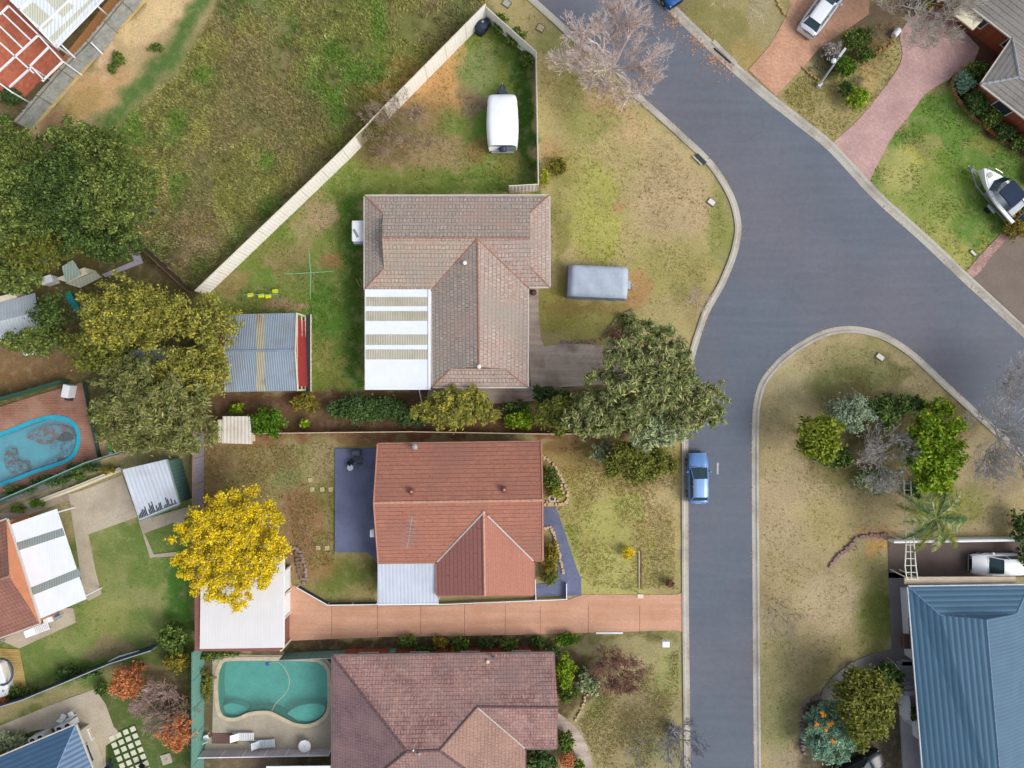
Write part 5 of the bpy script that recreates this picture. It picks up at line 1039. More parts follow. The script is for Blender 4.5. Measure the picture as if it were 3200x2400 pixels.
tw = MB(); wb = thing('garden_bench', 'small white bench on the pale patio beside the lower left blue roof', 'bench', W(284,2290), R(-70)); MB().rbox((0,0,.42), (1.1,.42,.05), 0, .04).build('seat', WHITE, wb, True); [MB().box((s*.45,0,.2), (.06,.36,.4)).build('leg', WHITE, wb, True) for s in (-1,1)]
pn = thing('planter_box', 'brown planter with pale pots at the bottom left patio', 'planter', W(290,2362), R(-70)); MB().rbox((0,0,.25), (2.3,.65,.5), 0, .04).build('box', BROWNW, pn, True); [MB().tube((-.7+.45*i,0,.5), (-.7+.45*i,0,.68), .13, .17, 10).build('pot', CREAM, pn, True) for i in range(4)]
chair('dark chair at the bottom of the paver grid', 352, 2382, 0, 1.0, mat('navy_chair', (40,50,78), .5)); chair('black chair at the right side of the paver grid', 452, 2385, 0, 2.5, BLACK)
db = thing('storage_drum', 'white drum lying between the two paved driveways', 'drum', W(2800,106)); a_, c_ = ppt(2793,112,.35), ppt(2808,94,.35); MB().tube(a_, c_, .26, .26, 16).build('barrel', WHITE, db); MB().tube(c_, c_+(c_-a_).normalized()*.08, .27, .2, 16).build('lid', WHITE, db); MB().tube(a_-(c_-a_).normalized()*.06, a_, .2, .27, 16).build('cap', mat('pink_cap', (214,190,190), .5), db)
fl = thing('filter_unit', 'white pool filter box at the top right corner of the timber deck', 'pool filter', W(228,1222), R(-12)); MB().rbox((0,0,.5), (.6,1.1,1.0), 0, .06, 3, .05).build('casing', WHITE, fl, True); MB().rbox((0,-.65,.3), (.45,.35,.5), 0, .06, 3, .05).build('pump', DKGREY, fl, True)
sf = thing('surfboard', 'bright green surfboard with a white end on the sandy patch', 'surfboard', W(349,1385)); pts = smooth([(344,1412),(341,1380),(345,1352),(350,1340),(355,1352),(358,1380),(354,1412)], 4); MB().prism([tuple(W(a, c)[:2]) for a, c in pts], .06, .14).build('board', mat('vivid_green', (40,196,84), .35, .05), sf); MB().prism(PX([(344,1412),(354,1412),(356,1420),(349,1426),(342,1420)]), .055, .145).build('tail', WHITE, sf)
bl = thing('beach_ball', 'yellow ball beside the low green mesh fence', 'ball', W(308,1277)); MB().ball((*W(308,1277)[:2], .34), .34, 16, 10).build('ball', mat('ball_yellow', (232,226,60), .5), bl, smooth=True); MB().tube((*W(308,1277)[:2], .66), (*W(308,1277)[:2], .695), .05, .05, 8).build('valve', WHITE, bl)
sld = thing('playground_slide', 'turquoise and green plastic slide between the trees on the left', 'slide', W(245,952), R(-75)); MB().add([(-.7,-.22,1.0),(-.7,.22,1.0),(.7,.22,.15),(.7,-.22,.15)], [(0,3,2,1)]).beam((-.7,-.22,1.05), (.7,-.22,.2), .05, .16).beam((-.7,.22,1.05), (.7,.22,.2), .05, .16).build('chute', mat('turquoise_plastic', (40,160,170), .4), sld, True); MB().box((-.85,0,.95), (.4,.5,.06)).box((-.95,-.2,.5), (.06,.06,.95)).box((-.95,.2,.5), (.06,.06,.95)).build('platform', mat('green_plastic', (50,150,90), .4), sld, True)
# tilted lean-tos among the left trees
ck = thing('garden_shed', 'small cream and green lean-to between the dark tree clump and the olive tree', 'shed', W(255,875))
MB().add([W(205,886,1.6), W(300,850,1.6), W(318,866,1.9), W(250,900,1.9)], [(3,2,1,0)]).build('roof', rib_mat('cream_roof2', (206,206,182), .3, .92), ck); MB().add([W(193,833,1.7), W(228,812,1.7), W(256,856,1.7), W(206,884,1.7)], [(3,2,1,0)]).build('roof', rib_mat('green_grey_sheet', (170,190,178), .25, .85), ck); MB().prism(PX([(212,880),(300,846),(308,866),(252,892)]), 0, 1.55).build('wall', CREAM, ck)
wbx = thing('storage_box', 'white box under the dark trees left of the cream lean-to', 'box', W(168,880), R(18)); MB().rbox((0,0,.45), (.95,.6,.9), 0, .04, 2, .02).build('box', WHITE, wbx, True); MB().rbox((0,0,.93), (1.0,.66,.06), 0, .05, 2, .02).build('lid', WHITE, wbx, True)
pth = slab('path', [(405,777),(440,800),(448,822),(330,866),(318,858),(420,815)], concrete_mat('lilac_concrete', (178,172,184), (150,144,156), .5), .03); slab('path', [(112,806),(160,812),(178,830),(120,818)], CONCG, .03)
hs1 = thing('garden_shed', 'grey metal roof half hidden under the tree at the left edge', 'shed', W(70,990)); MB().prism(PX([(-40,960),(105,925),(140,1010),(10,1060)]), 0, 2.1).build('wall', CREAM, hs1); MB().add([W(-60,962,2.2), W(110,915,2.2), W(118,975,2.6), W(-50,1015,2.6)], [(3,2,1,0)]).build('roof', rib_mat('grey_sheet', (176,186,192), .25, .85), hs1); MB().add([W(-50,1015,2.6), W(118,975,2.6), W(142,1042,2.2), W(10,1062,2.2)], [(3,2,1,0)]).build('roof', rib_mat('pale_sheet', (206,212,216), .25, .88), hs1)
hs2 = thing('garden_shed', 'pale metal shed roof showing through the olive tree', 'shed', W(462,1125)); MB().prism(PX([(390,1102),(540,1092),(552,1150),(396,1160)]), 0, 2.0).build('wall', CREAM, hs2); MB().prism([tuple(W(a, c, 2.1)[:2]) for a, c in ((370,1096),(545,1084),(560,1150),(380,1168))], 2.02, 2.1).build('roof', rib_mat('pale_sheet2', (186,198,200), .25, .86, stain=(130,130,110)), hs2)
dck = thing('spa_tub', 'white tub with a dark curved rim on the yellow timber deck at the left edge', 'spa', W(15,2110)); MB().rbox((*W(-10,2120)[:2], .4), (2.6,3.0,.8), .3, .4, 5, .08).build('shell', WHITE, dck); q = W(8,2100,.83); rg = MB(); rg.path([q+Vector((math.cos(R(t))*.85, math.sin(R(t))*1.1, 0)) for t in range(-100, 101, 20)], .09, 6); rg.build('rim', mat('rim_navy', (66,84,106), .4), dck)
slab('deck', [(0,2025),(60,2028),(84,2148),(30,2160),(-60,2160),(-60,2025)], tile_mat('yellow_deck', (196,170,104), (180,152,90), (206,182,120), None, .14, 3.0, line=.6), .06)
sdh = thing('satellite_dish', 'blue-grey dish by the lower corner of the west house', 'satellite dish', W(16,2000)); q = ppt(16,2000); MB().tube(q, q+Vector((0,0,1.6)), .04, .04, 6).build('mast', STEEL, sdh); MB().ball(q+Vector((0,0,1.75)), .5, 16, 5, -.3, .2).tube(q+Vector((0,0,1.6)), q+Vector((0,0,1.68)), .48, .5, 16).build('dish', mat('dish_blue', (136,154,180), .5), sdh)
pp = thing('plastic_pipe', 'bent white pipe lying along the navy fence', 'pipe', W(378,2060)); MB().path([W(322,2080,.5), W(345,2066,.6), W(372,2052,.6), W(430,2036,.5)], .07, 8).build('tube', WHITE, pp); MB().tube(W(430,2036,.5), W(436,2034,.5), .09, .09, 8).build('cap', mat('pipe_cap', (190,200,206), .5), pp)
tl = thing('trellis_frame', 'long pale pole between the two orange trees', 'pole', W(475,2205)); MB().tube(W(437,2168,1.0), W(508,2238,1.0), .06, .06, 6).build('rail', mat('pale_timber', (190,184,156), .8), tl); MB().tube(W(472,2204,0), W(472,2204,1.0), .05, .05, 6).build('support', mat('pale_timber', (1,1,1)), tl)
tl = thing('trellis_frame', 'short pale pole from the lower orange tree to the teal fence', 'pole', W(585,2318)); MB().tube(W(574,2304,1.0), W(602,2334,1.0), .06, .06, 6).build('rail', mat('pale_timber', (1,1,1)), tl); MB().tube(W(588,2320,0), W(588,2320,1.0), .05, .05, 6).build('support', mat('pale_timber', (1,1,1)), tl)
# pale mast on the verge, top right
lp = thing('light_pole', 'tall pale grey pole leaning over the garden bed between the paved driveways', 'pole', W(2557,270)); a_ = ppt(2557,270); c_ = W(2632,165,4.6); MB().tube(a_, c_, .09, .06, 8).build('pole', mat('pole_pale', (196,204,206), .6), lp); MB().beam(c_-Vector((.25,.35,0)), c_+Vector((.25,.35,0)), .18, .12).build('lamp_head', mat('pole_pale', (1,1,1)), lp); MB().ball(W(2605,190,3.9), .2, 10, 6).build('light_sensor', WHITE, lp); MB().rbox((a_.x,a_.y,.2), (.4,.3,.4), .9, .05).build('base_box', mat('pole_pale', (1,1,1)), lp)
# white lattice frame next to the palm
lt = thing('lattice_frame', 'long white ladder-like pergola frame running from the palm to the blue roof', 'pergola', W(2845,1670))
k_ = MB(); La = [(2825,1500),(2826,1560),(2830,1650),(2832,1690),(2828,1770),(2834,1812)]; Lb = [(2846,1500),(2848,1560),(2852,1650),(2856,1690),(2862,1770),(2868,1812)]; zl = 2.5
for a, c in zip(La[:-1], La[1:]): k_.beam(W(*a, zl), W(*c, zl), .07, .08)
for a, c in zip(Lb[:-1], Lb[1:]): k_.beam(W(*a, zl), W(*c, zl), .07, .08)
k_.beam(W(2844,1690,zl), W(2848,1812,zl), .05, .06); k_.build('rail', mat('lattice_white', (222,222,210), .6), lt); k_ = MB()
for i in range(15):
    t = i/14; y = 1510+300*t; xa = np.interp(y, [q[1] for q in La], [q[0] for q in La]); xb = np.interp(y, [q[1] for q in Lb], [q[0] for q in Lb]); k_.beam(W(xa, y, zl+.02), W(xb, y, zl+.02), .05, .05)
k_.build('rung', mat('lattice_white', (1,1,1)), lt)
for x, y in ((2828,1690),(2858,1690),(2836,1806),(2866,1806)): p = W(x, y, zl); MB().box((p.x, p.y, zl/2), (.08,.08,zl)).build('post', mat('lattice_white', (1,1,1)), lt)
# bed edgings built from separate stones: one thing each
def stones(label, pts, m, s=.3, name='stone_edging', step=.3, jit=.06, h=.16):
    random.seed(len(pts)*7+int(pts[0][0])); P = [W(a, c) for a, c in smooth(pts, 4)]; r = thing(name, label, 'edging', P[0]); mb = MB(); acc = 0
    for a, c in zip(P[:-1], P[1:]):
        d = c-a; L = d.length
        while acc < L:
            q = a+d*(acc/L); mb.rbox((q.x+random.uniform(-jit,jit), q.y+random.uniform(-jit,jit), h/2), (s*random.uniform(.7,1.15), s*random.uniform(.6,1.0), h*random.uniform(.8,1.3)), random.uniform(0,3), s*.2, 2, .03); acc += step
        acc -= L
    mb.build('stone', m, r); return r
SANDS = mat('sandstone', (204,178,142), .9, .18, 3, 8); GREYS = mat('garden_rock', (150,128,118), .9, .25, 3, 8)
stones('sandstone edging round the top garden bed right of the red roof', [(1694,1422),(1712,1436),(1735,1458),(1752,1490),(1770,1530),(1773,1560),(1752,1576),(1696,1574)], SANDS); stones('inner sandstone edging around the bird bath bed', [(1700,1566),(1716,1570),(1745,1562),(1758,1540),(1752,1516),(1738,1510)], SANDS, .26)
stones('sandstone edging of the flower bed between wall and blue path', [(1704,1650),(1722,1650),(1736,1690),(1750,1740),(1758,1790)], SANDS, .26, step=.2); stones('rocks edging the bed beside the garage and the yellow tree', [(912,1705),(935,1720),(950,1755),(958,1790),(950,1822)], GREYS, .34); stones('brown rocks along the bed left of the back lawn', [(925,1712),(930,1750),(938,1790),(944,1815)], mat('brown_rock', (126,104,92), .9, .25), .36)
stones('brick edging of the triangular bed on the corner lawn', [(1978,968),(1940,985),(1915,1010),(1895,1040),(1880,1062)], GREYS, .2, step=.21); stones('pale edging on the right side of the triangular bed', [(1978,968),(1976,1000),(1976,1028)], SANDS, .18, step=.2); stones('low brick edging above the dirty concrete driveway', [(1756,1070),(1800,1068),(1866,1066)], GREYS, .24, step=.22)
stones('curved brick wall edging of the bed at the top right house', [(3030,206),(3000,224),(2978,245),(2972,270),(2984,300),(3010,338),(3040,372)], mat('orange_brick', (176,128,84), .85, .15), .2, 'brick_edging', .2, .02, .28); stones('long red brick edging below the top right house', [(3042,372),(3080,400),(3120,434),(3160,455),(3230,482)], mat('red_brick_edge', (176,104,72), .85, .15), .2, 'brick_edging', .2, .02, .28)
stones('pinkish stones curving across the right lawn', [(2592,1768),(2620,1735),(2650,1710),(2680,1680),(2720,1672),(2772,1670)], mat('pink_rock', (150,122,118), .9, .25), .36, step=.3); stones('rocks around the bed of the blue-green bush', [(2560,2180),(2530,2186),(2506,2205),(2504,2260),(2506,2320),(2512,2360)], mat('mauve_rock', (140,124,130), .9, .2), .3)
stones('pale stones ending the bed left of the maroon bush', [(1852,2158),(1830,2172),(1822,2205),(1806,2236),(1790,2254)], SANDS, .24); stones('timber edging of the small garden left of the orange driveway', [(2430,5),(2438,28),(2460,50)], mat('yellow_sleeper', (196,168,110), .9), .3)
stones('brick edging of the bed left of the mast', [(2508,214),(2530,232),(2556,252)], mat('sleeper_brown', (168,136,100), .9), .2, step=.2); stones('orange brick edging in the bed between the driveways', [(2700,196),(2720,176),(2752,158),(2792,136)], mat('orange_brick', (1,1,1)), .22, step=.22)
stones('rock border right of the pink cobbles', [(3140,712),(3165,690),(3190,660)], GREYS, .3); stones('white stones on the dirt left of the olive tree', [(86,1103),(100,1102),(112,1101)], WHITE, .4, step=.2); 
bbth = thing('bird_bath', 'small pale bird bath in the sandstone bed beside the red roof', 'bird bath', W(1724,1553)); q = ppt(1724,1553); MB().tube(q, q+Vector((0,0,.7)), .12, .09, 10).build('pedestal', SANDS, bbth); MB().tube(q+Vector((0,0,.7)), q+Vector((0,0,.8)), .2, .32, 16).build('bowl', mat('bowl_pink', (206,184,176), .8), bbth); MB().tube(q+Vector((0,0,.8)), q+Vector((0,0,.805)), .18, .18, 12).build('water', DKGREY, bbth)
dp = thing('downpipe', 'pale pipe between the grey tiled house and the hedge', 'pipe', W(1318,1240)); MB().tube(W(1310,1218,1.6), W(1318,1258,.1), .06, .06, 6).build('tube', WHITE, dp); MB().tube(W(1318,1258,.1), W(1319,1262,.1), .08, .08, 6).build('shoe', WHITE, dp)
lg_ = thing('fallen_branch', 'pale fallen branch lying below the yellow-green tree', 'branch', W(2580,1450)); MB().tube(W(2534,1438,.15), W(2622,1458,.15), .07, .04, 6).build('log', BARKP, lg_); MB().tube(W(2580,1449,.15), W(2600,1438,.3), .03, .015, 5).build('side_twig', BARKP, lg_)
pot = thing('flower_pot', 'dark pot standing against the wall below the tiled roof corner', 'pot', W(1667,916)); q = ppt(1667,916); MB().tube(q, q+Vector((0,0,.4)), .2, .27, 12).build('pot', DKGREY, pot); MB().ball(q+Vector((0,0,.42)), .2, 8, 4, .5).build('soil', BROWNW, pot)
hose = thing('garden_hose', 'loop of pale hose on the dark grass by the tiled house', 'hose', W(1122,880)); MB().path([W(*q, .03) for q in smooth([(1112,868),(1118,882),(1126,896),(1132,888),(1124,868)], 4)], .035, 5).build('tube', mat('hose_tan', (180,170,120), .6), hose); MB().tube(W(1112,868,.03), W(1110,864,.03), .05, .05, 6).build('nozzle', DKGREY, hose)
# ------------------------------------------------------------------ vegetation
for nm_, c_ in (('twig_grey',(150,146,144)),('twig_brown',(138,120,106)),('twig_slate',(112,114,122)),('twig_pink',(184,170,164)),('twig_rose',(178,158,150)),('twig_grey2',(166,160,150)),('twig_pale',(178,170,156)),('twig_maroon',(134,104,92)),('twig_mauve',(150,126,124)),('dead_twig',(164,160,156))): mat(nm_, c_, .9, .14, 2, 10, k=1.25, bump=0)
PAL = {
 'limey': [(74,88,24),(108,122,34),(140,148,46),(96,108,36)],
 'tan': [(150,112,86),(176,134,104),(134,108,92)],
 'green': [(46,62,26),(66,86,34),(88,108,46),(118,130,64)], 'dark': [(40,54,28),(56,74,36),(74,96,44),(104,120,58)], 'tgreen': [(60,74,36),(80,96,44),(100,114,54),(132,138,72)], 'deep': [(44,62,32),(62,84,42),(86,108,58)],
 'lime': [(70,96,16),(98,128,22),(126,150,34),(150,166,52)], 'yellow': [(150,132,30),(216,190,14),(234,212,40),(194,170,18),(160,150,100)], 'olive': [(84,88,42),(108,112,50),(136,134,60),(160,148,52),(104,106,72)], 'euc2': [(72,82,40),(96,102,50),(120,122,66),(136,136,84),(108,100,78)],
 'greyg': [(84,98,72),(112,126,92),(146,156,116),(170,172,130)], 'euc': [(66,80,48),(88,102,56),(112,122,70),(148,148,94),(122,112,92)], 'orange': [(136,84,50),(170,108,66),(186,124,80),(150,104,76)],
 'maroon': [(92,66,54),(116,84,70),(138,106,88)], 'bluegreen': [(70,104,88),(92,128,108),(122,150,128),(130,140,100)], 'brightg': [(50,82,18),(74,112,24),(104,140,36),(70,96,30)], 'mixed': [(84,92,36),(136,112,40),(70,88,36),(160,130,50)],
 'dead': [(104,98,96),(134,128,124),(158,150,144)], 'oliveg': [(66,74,32),(94,98,38),(120,122,50),(84,92,44)], 'silver': [(98,114,90),(124,138,112),(150,160,134)], 'ygreen': [(92,102,34),(130,136,42),(156,156,52),(108,114,44)]}
FOL = 0
def leaves(rng, C, rad, n, size, asp, flat=.75, up=.55, fz=.42):
    """C (m,3) clump centres, rad (m,), n leaves per unit -> quads"""
    m = len(C); w = rad**2; idx = rng.choice(m, n, p=w/w.sum()); u = rng.normal(size=(n,3)); u /= np.linalg.norm(u, axis=1)[:, None]
    rr = rad[idx]*np.clip(np.abs(rng.normal(.6, fz, n)), .05, 2.0); P = C[idx]+u*rr[:, None]*np.array([1,1,flat])
    N = u*.38+np.array([0,0,up])+rng.normal(size=(n,3))*.5; N /= np.linalg.norm(N, axis=1)[:, None]
    A = np.cross(N, rng.normal(size=(n,3))); A /= np.linalg.norm(A, axis=1)[:, None]; B = np.cross(N, A)
    s = size*rng.uniform(.55, 1.35, n)[:, None]; A = A*s*asp; B = B*s
    V = np.stack([P-A, P-B*.55+A*.1, P+A, P+B*.55+A*.1], 1).reshape(-1, 3); return V
def plant(name, label, cat, px, py, rx, ry, h, pal, n=None, leaf=.14, asp=1.0, clumps=None, cr=.24, trunk=True, group=None, seed=None, z0=None, dome=.75, rot=0, k=1.35, jag=.18, flat=.75, fill=None):
    if fill is None: fill = .18 if (asp > 1.3 and h > 3) else .32
    global FOL
    seed = seed or int(px*3+py); rng = np.random.RandomState(seed % 99991); tree = h > 2.2
    z0 = z0 if z0 is not None else (h*.32 if tree else .05); zc = z0+(h-z0)*.5; c = W(px, py, zc); s = (CAM_H-zc)/CAM_H/PPM; ax, ay = rx*s, ry*s
    area = math.pi*ax*ay; clumps = clumps or int(max(7, 1.1*area/(cr*(ax+ay)/2)**2*.55)); clumps = min(clumps, 200)
    base = Vector((c.x, c.y, 0)); r = thing(name, label, cat, base, 0, group)
    ii = np.arange(clumps); p1, p2 = rng.uniform(0, 6, 2); th = ii*2.39996+p1+rng.normal(0, .25, clumps); cw = 1-cr*.75
    q = np.clip(np.sqrt((ii+.5)/clumps)+rng.normal(0, .05, clumps), .02, 1.05)*cw; mod = 1+jag*.6*np.sin(3*th+p2)+jag*.5*np.sin(5*th+p1)+rng.uniform(-.1, .1, clumps)*jag/.18
    X = ax*q*mod*np.cos(th); Y = ay*q*mod*np.sin(th); hh_ = (h-z0)*.5*dome; Z = zc+hh_*(np.sqrt(np.clip(1-(q/1.12)**2, 0, 1))*1.25-.35)+rng.uniform(-.28, .28, clumps)*hh_
    C = np.stack([X, Y, Z], 1); rad = cr*(ax+ay)/2*rng.uniform(.55, 1.3, clumps); rad = np.minimum(rad, h*.4)
    n = n or int(min(26000, area*260*(.14/leaf)**1.5)); n = max(n, 300)
    nf = int(n*fill); k2 = max(8, clumps//2); jj = (np.arange(k2)+.5)/k2; t2 = np.arange(k2)*2.39996; C2 = np.stack([ax*.78*np.sqrt(jj)*np.cos(t2), ay*.78*np.sqrt(jj)*np.sin(t2), zc-hh_*.35+hh_*.9*(1-jj)], 1)
    V2 = leaves(rng, C2, np.full(k2, min(h*.4, cr*1.3*(ax+ay)/2)), nf, leaf*1.15, asp, flat) if nf > 20 else np.zeros((0, 3)); n = n-nf
    V = np.concatenate([leaves(rng, C, rad, n, leaf, asp, flat), V2]); V[:, 2] = np.maximum(V[:, 2], .02)
    me = fast_mesh('crown', V, np.arange(len(V)).reshape(-1, 4)); me.materials.append(leaf_mat('leaves_'+pal, PAL[pal], k)); FOL += n
    o = bpy.data.objects.new('crown' if tree else 'foliage', me); SC.collection.objects.link(o); o.parent = r
    if trunk:
        tb = MB(); tr = .05+.022*h if tree else .03
        if tree:
            t0 = base; t1 = base+Vector((rng.uniform(-.2,.2), rng.uniform(-.2,.2), z0+.2)); tb.tube(t0, t1, tr*1.35, tr, 8)
            for i in np.argsort(-rad)[:9]: e_ = Vector((C[i][0]+base.x, C[i][1]+base.y, C[i][2]-.1)); md = t1.lerp(e_, .5)+Vector((0,0,-.15)); tb.tube(t1, md, tr*.55, tr*.35, 5).tube(md, e_, tr*.35, tr*.12, 5)
        else:
            for i in np.argsort(-rad)[:5]: e_ = Vector((C[i][0]+base.x, C[i][1]+base.y, max(.15, C[i][2]-.05))); tb.tube(base, e_, tr, tr*.4, 5)
        tb.build('trunk' if tree else 'stem', BARK, r)
    return r
def bare(name, label, px, py, rpx, h, m, seed=1, depth=5, kids=4, r0=.14, top=None, leafpal=None, nleaf=0, tw=.013, spread=1.0, group=None):
    rng = random.Random(seed); base = W(px, py); r = thing(name, label, 'tree' if h > 2 else 'shrub', base, 0, group); tb = MB(); br_ = MB(); tips = []
    tp = W(*(top or (px, py)), h*.4); tb.tube(base, tp, r0*1.25, r0*.8, 8); Rm = rpx/PPM*(1-h*.7/CAM_H)
    def grow(p, d, L, rad, dep):
        n = 3 if dep > 2 else 2; q = p
        for i in range(n):
            d = (d+Vector((rng.uniform(-1,1), rng.uniform(-1,1), rng.uniform(-.6,.9)))*.17).normalized(); q2 = q+d*L/n; a = rad*(1-.4*i/n); c = rad*(1-.4*(i+1)/n); br_.tube(q, q2, max(a, tw), max(c, tw*.8), 5 if rad > .04 else 3, False)
            q = q2
            if dep > 0 and i < n:
                for s in range(1 if i < n-1 else 2+(dep > 1)):
                    dd = (d+Vector((rng.uniform(-1,1), rng.uniform(-1,1), rng.uniform(-.25,.7)))*.85).normalized(); grow(q, dd, L*rng.uniform(.5,.72), rad*.55, dep-1)
        tips.append(q)
    for i in range(kids):
        a = 2*math.pi*(i+rng.uniform(-.25,.25))/kids; e_ = rng.uniform(.25,.9); d = Vector((math.cos(a), math.sin(a), e_*spread)).normalized(); grow(tp, d, Rm*rng.uniform(.48,.6), r0*.55, depth)
    tb.build('trunk', m, r); br_.build('branches', m, r, uv=False)
    if nleaf:
        T = np.array([tuple(t-base) for t in tips]); rs = np.random.RandomState(seed); V = leaves(rs, T, np.full(len(T), .22), nleaf, .05, 1.2)
        me = fast_mesh('leaves', V, np.arange(len(V)).reshape(-1, 4)); me.materials.append(leaf_mat('leaves_'+leafpal, PAL[leafpal])); o = bpy.data.objects.new('leaves', me); SC.collection.objects.link(o); o.parent = r
    return r
T = plant
GT_ = 'trees of the dark clump at the left edge'
T('leafy_tree','large dark green tree beside the upper end of the dark timber fence','tree',375,610,135,140,8,'tgreen',leaf=.11,cr=.12,seed=11,group=GT_)
T('leafy_tree','dark green tree in the middle of the left clump','tree',215,620,135,150,8.5,'dark',leaf=.11,cr=.12,seed=12,group=GT_)
T('leafy_tree','green tree of the clump cut by the left edge, above the hidden shed','tree',50,640,130,160,8,'tgreen',leaf=.11,cr=.12,seed=13,group=GT_)
T('leafy_tree','bright-topped green tree below the end of the timber paling fence','tree',60,470,95,80,6.5,'tgreen',leaf=.11,cr=.15,seed=14,group=GT_)
T('leafy_tree','green tree bordering the meadow, uppermost of the clump on its right','tree',270,470,160,90,6,'tgreen',leaf=.13,cr=.15,k=1.2,seed=15,group=GT_)
T('leafy_tree','dark tree with low branches over the cream lean-to','tree',340,760,130,65,6,'dark',leaf=.11,cr=.15,seed=16,group=GT_)
T('leafy_tree','olive green tree left of the cream lean-to','tree',110,780,130,80,6,'oliveg',leaf=.11,cr=.15,seed=17,group=GT_)
T('leafy_tree','dark green tree over the half hidden grey shed roof','tree',50,860,90,70,5.5,'tgreen',leaf=.11,cr=.15,seed=18,group=GT_)
T('leafy_tree','green tree below the half hidden grey shed roof at the left edge','tree',110,1070,100,45,5,'tgreen',leaf=.12,cr=.24,seed=19,group=GT_); T('leafy_tree','small dark tree right of the half hidden grey shed roof','tree',170,985,60,65,4.5,'dark',leaf=.12,cr=.26,seed=20,group=GT_)
T('wattle_tree','broad yellow-olive tree over the dirt yard left of the grey-blue shed','tree',420,985,175,115,7,'olive',leaf=.11,cr=.12,jag=.12,n=19000,seed=21); T('wattle_tree','yellow-olive tree reaching over the left end of the grey-blue shed','tree',660,1010,110,85,6.5,'olive',leaf=.12,cr=.17,n=3800,seed=22); T('wattle_tree','yellow-olive tree below the pale shed roof, bright at its lower right','tree',610,1165,130,95,6.5,'olive',leaf=.11,cr=.13,k=1.45,n=12000,seed=23); T('wattle_tree','yellow-green tree left of the pale shed roof','tree',320,1090,95,90,6,'oliveg',leaf=.11,cr=.13,k=1.6,n=9000,seed=24)
T('gum_tree','grey-green feathery tree above the green-walled outbuilding','tree',500,1290,190,135,7.5,'euc2',leaf=.1,cr=.11,asp=1.8,n=24000,fill=.1,seed=25); T('gum_tree','grey-green tree between the yellow ball and the sandy patch','tree',430,1180,120,66,6,'euc2',leaf=.1,cr=.14,asp=1.7,n=9500,seed=26)
T('golden_tree','round bright yellow tree spreading over the garage roof','tree',732,1706,184,184,6.5,'yellow',leaf=.095,cr=.085,n=52000,jag=.04,seed=27,k=1.15,clumps=190,fill=.18)
T('gum_tree','large loose grey-green tree overhanging the road beside the driveway of the tiled house','tree',2010,1160,165,160,8.5,'euc',leaf=.1,cr=.09,asp=2.3,k=1.45,n=16000,jag=.14,clumps=170,fill=.08,seed=28); T('gum_tree','grey-green tree leaning over the kerb and the road','tree',2165,1260,100,95,7,'euc',leaf=.1,cr=.12,asp=2.2,n=4200,seed=29); T('gum_tree','grey-green tree over the fence of the front garden','tree',1880,1290,135,85,6.5,'euc',leaf=.1,cr=.11,asp=2,k=1.5,n=9000,seed=30); T('gum_tree','dusty olive tree beside the yellow-green hedge bush','tree',1745,1295,80,60,5,'oliveg',leaf=.11,cr=.2,asp=1.6,n=4500,seed=31); T('gum_tree','sparse grey-green tree behind the front garden fence, next to the road','tree',2050,1340,100,60,5.5,'greyg',leaf=.11,cr=.2,asp=1.8,n=5000,seed=32)
T('garden_tree','dark green bushy tree in the top right of the front garden','tree',1985,1440,98,68,3.6,'oliveg',leaf=.12,cr=.22,n=11000,seed=33); T('shrub','small olive bush beside the kerb by the dark green bushy tree','shrub',2085,1450,35,30,1.6,'oliveg',seed=34); T('shrub','grey-green bush left of the dark green bushy tree','shrub',1885,1410,45,30,2,'greyg',asp=1.5,seed=35)
GI = 'plants of the island bed on the right block'
T('garden_tree','yellow-green tree at the left end of the island bed','tree',2556,1365,74,78,4.6,'limey',leaf=.15,cr=.24,seed=40,k=1.2); T('garden_tree','silvery grey-green tree at the top of the island bed','tree',2650,1290,75,62,4.6,'silver',leaf=.1,cr=.26,seed=41); T('garden_tree','dark green tree right of the silvery tree','tree',2762,1280,78,50,4.2,'dark',leaf=.14,cr=.26,seed=42); T('shrub','low dark green bush behind the lime tree','shrub',2840,1262,52,26,2,'deep',seed=43)
T('garden_tree','bright lime green tree at the right end of the island bed','tree',2910,1415,92,140,5.2,'lime',leaf=.16,cr=.17,n=9500,seed=44,k=1.2); T('garden_tree','lime shoots above the bright lime tree','tree',2935,1275,40,38,3.4,'lime',leaf=.14,cr=.3,seed=45); T('shrub','dark bush under the yellow-green tree','shrub',2610,1430,62,34,1.8,'dark',seed=46); T('shrub','dark undergrowth below the lime tree','shrub',2890,1530,70,26,1.2,'deep',seed=47)
bare('dead_shrub','grey leafless spiky shrub in the middle of the island bed',2752,1425,115,3.4,mat('dead_twig', (150,146,142), .9),seed=5,depth=4,kids=9,r0=.07,tw=.012,leafpal='dead',nleaf=1800); T('shrub','grey-green low shrub spilling below the dead shrub','shrub',2740,1500,80,45,1.2,'greyg',asp=2.0,seed=48,leaf=.1,n=1800)
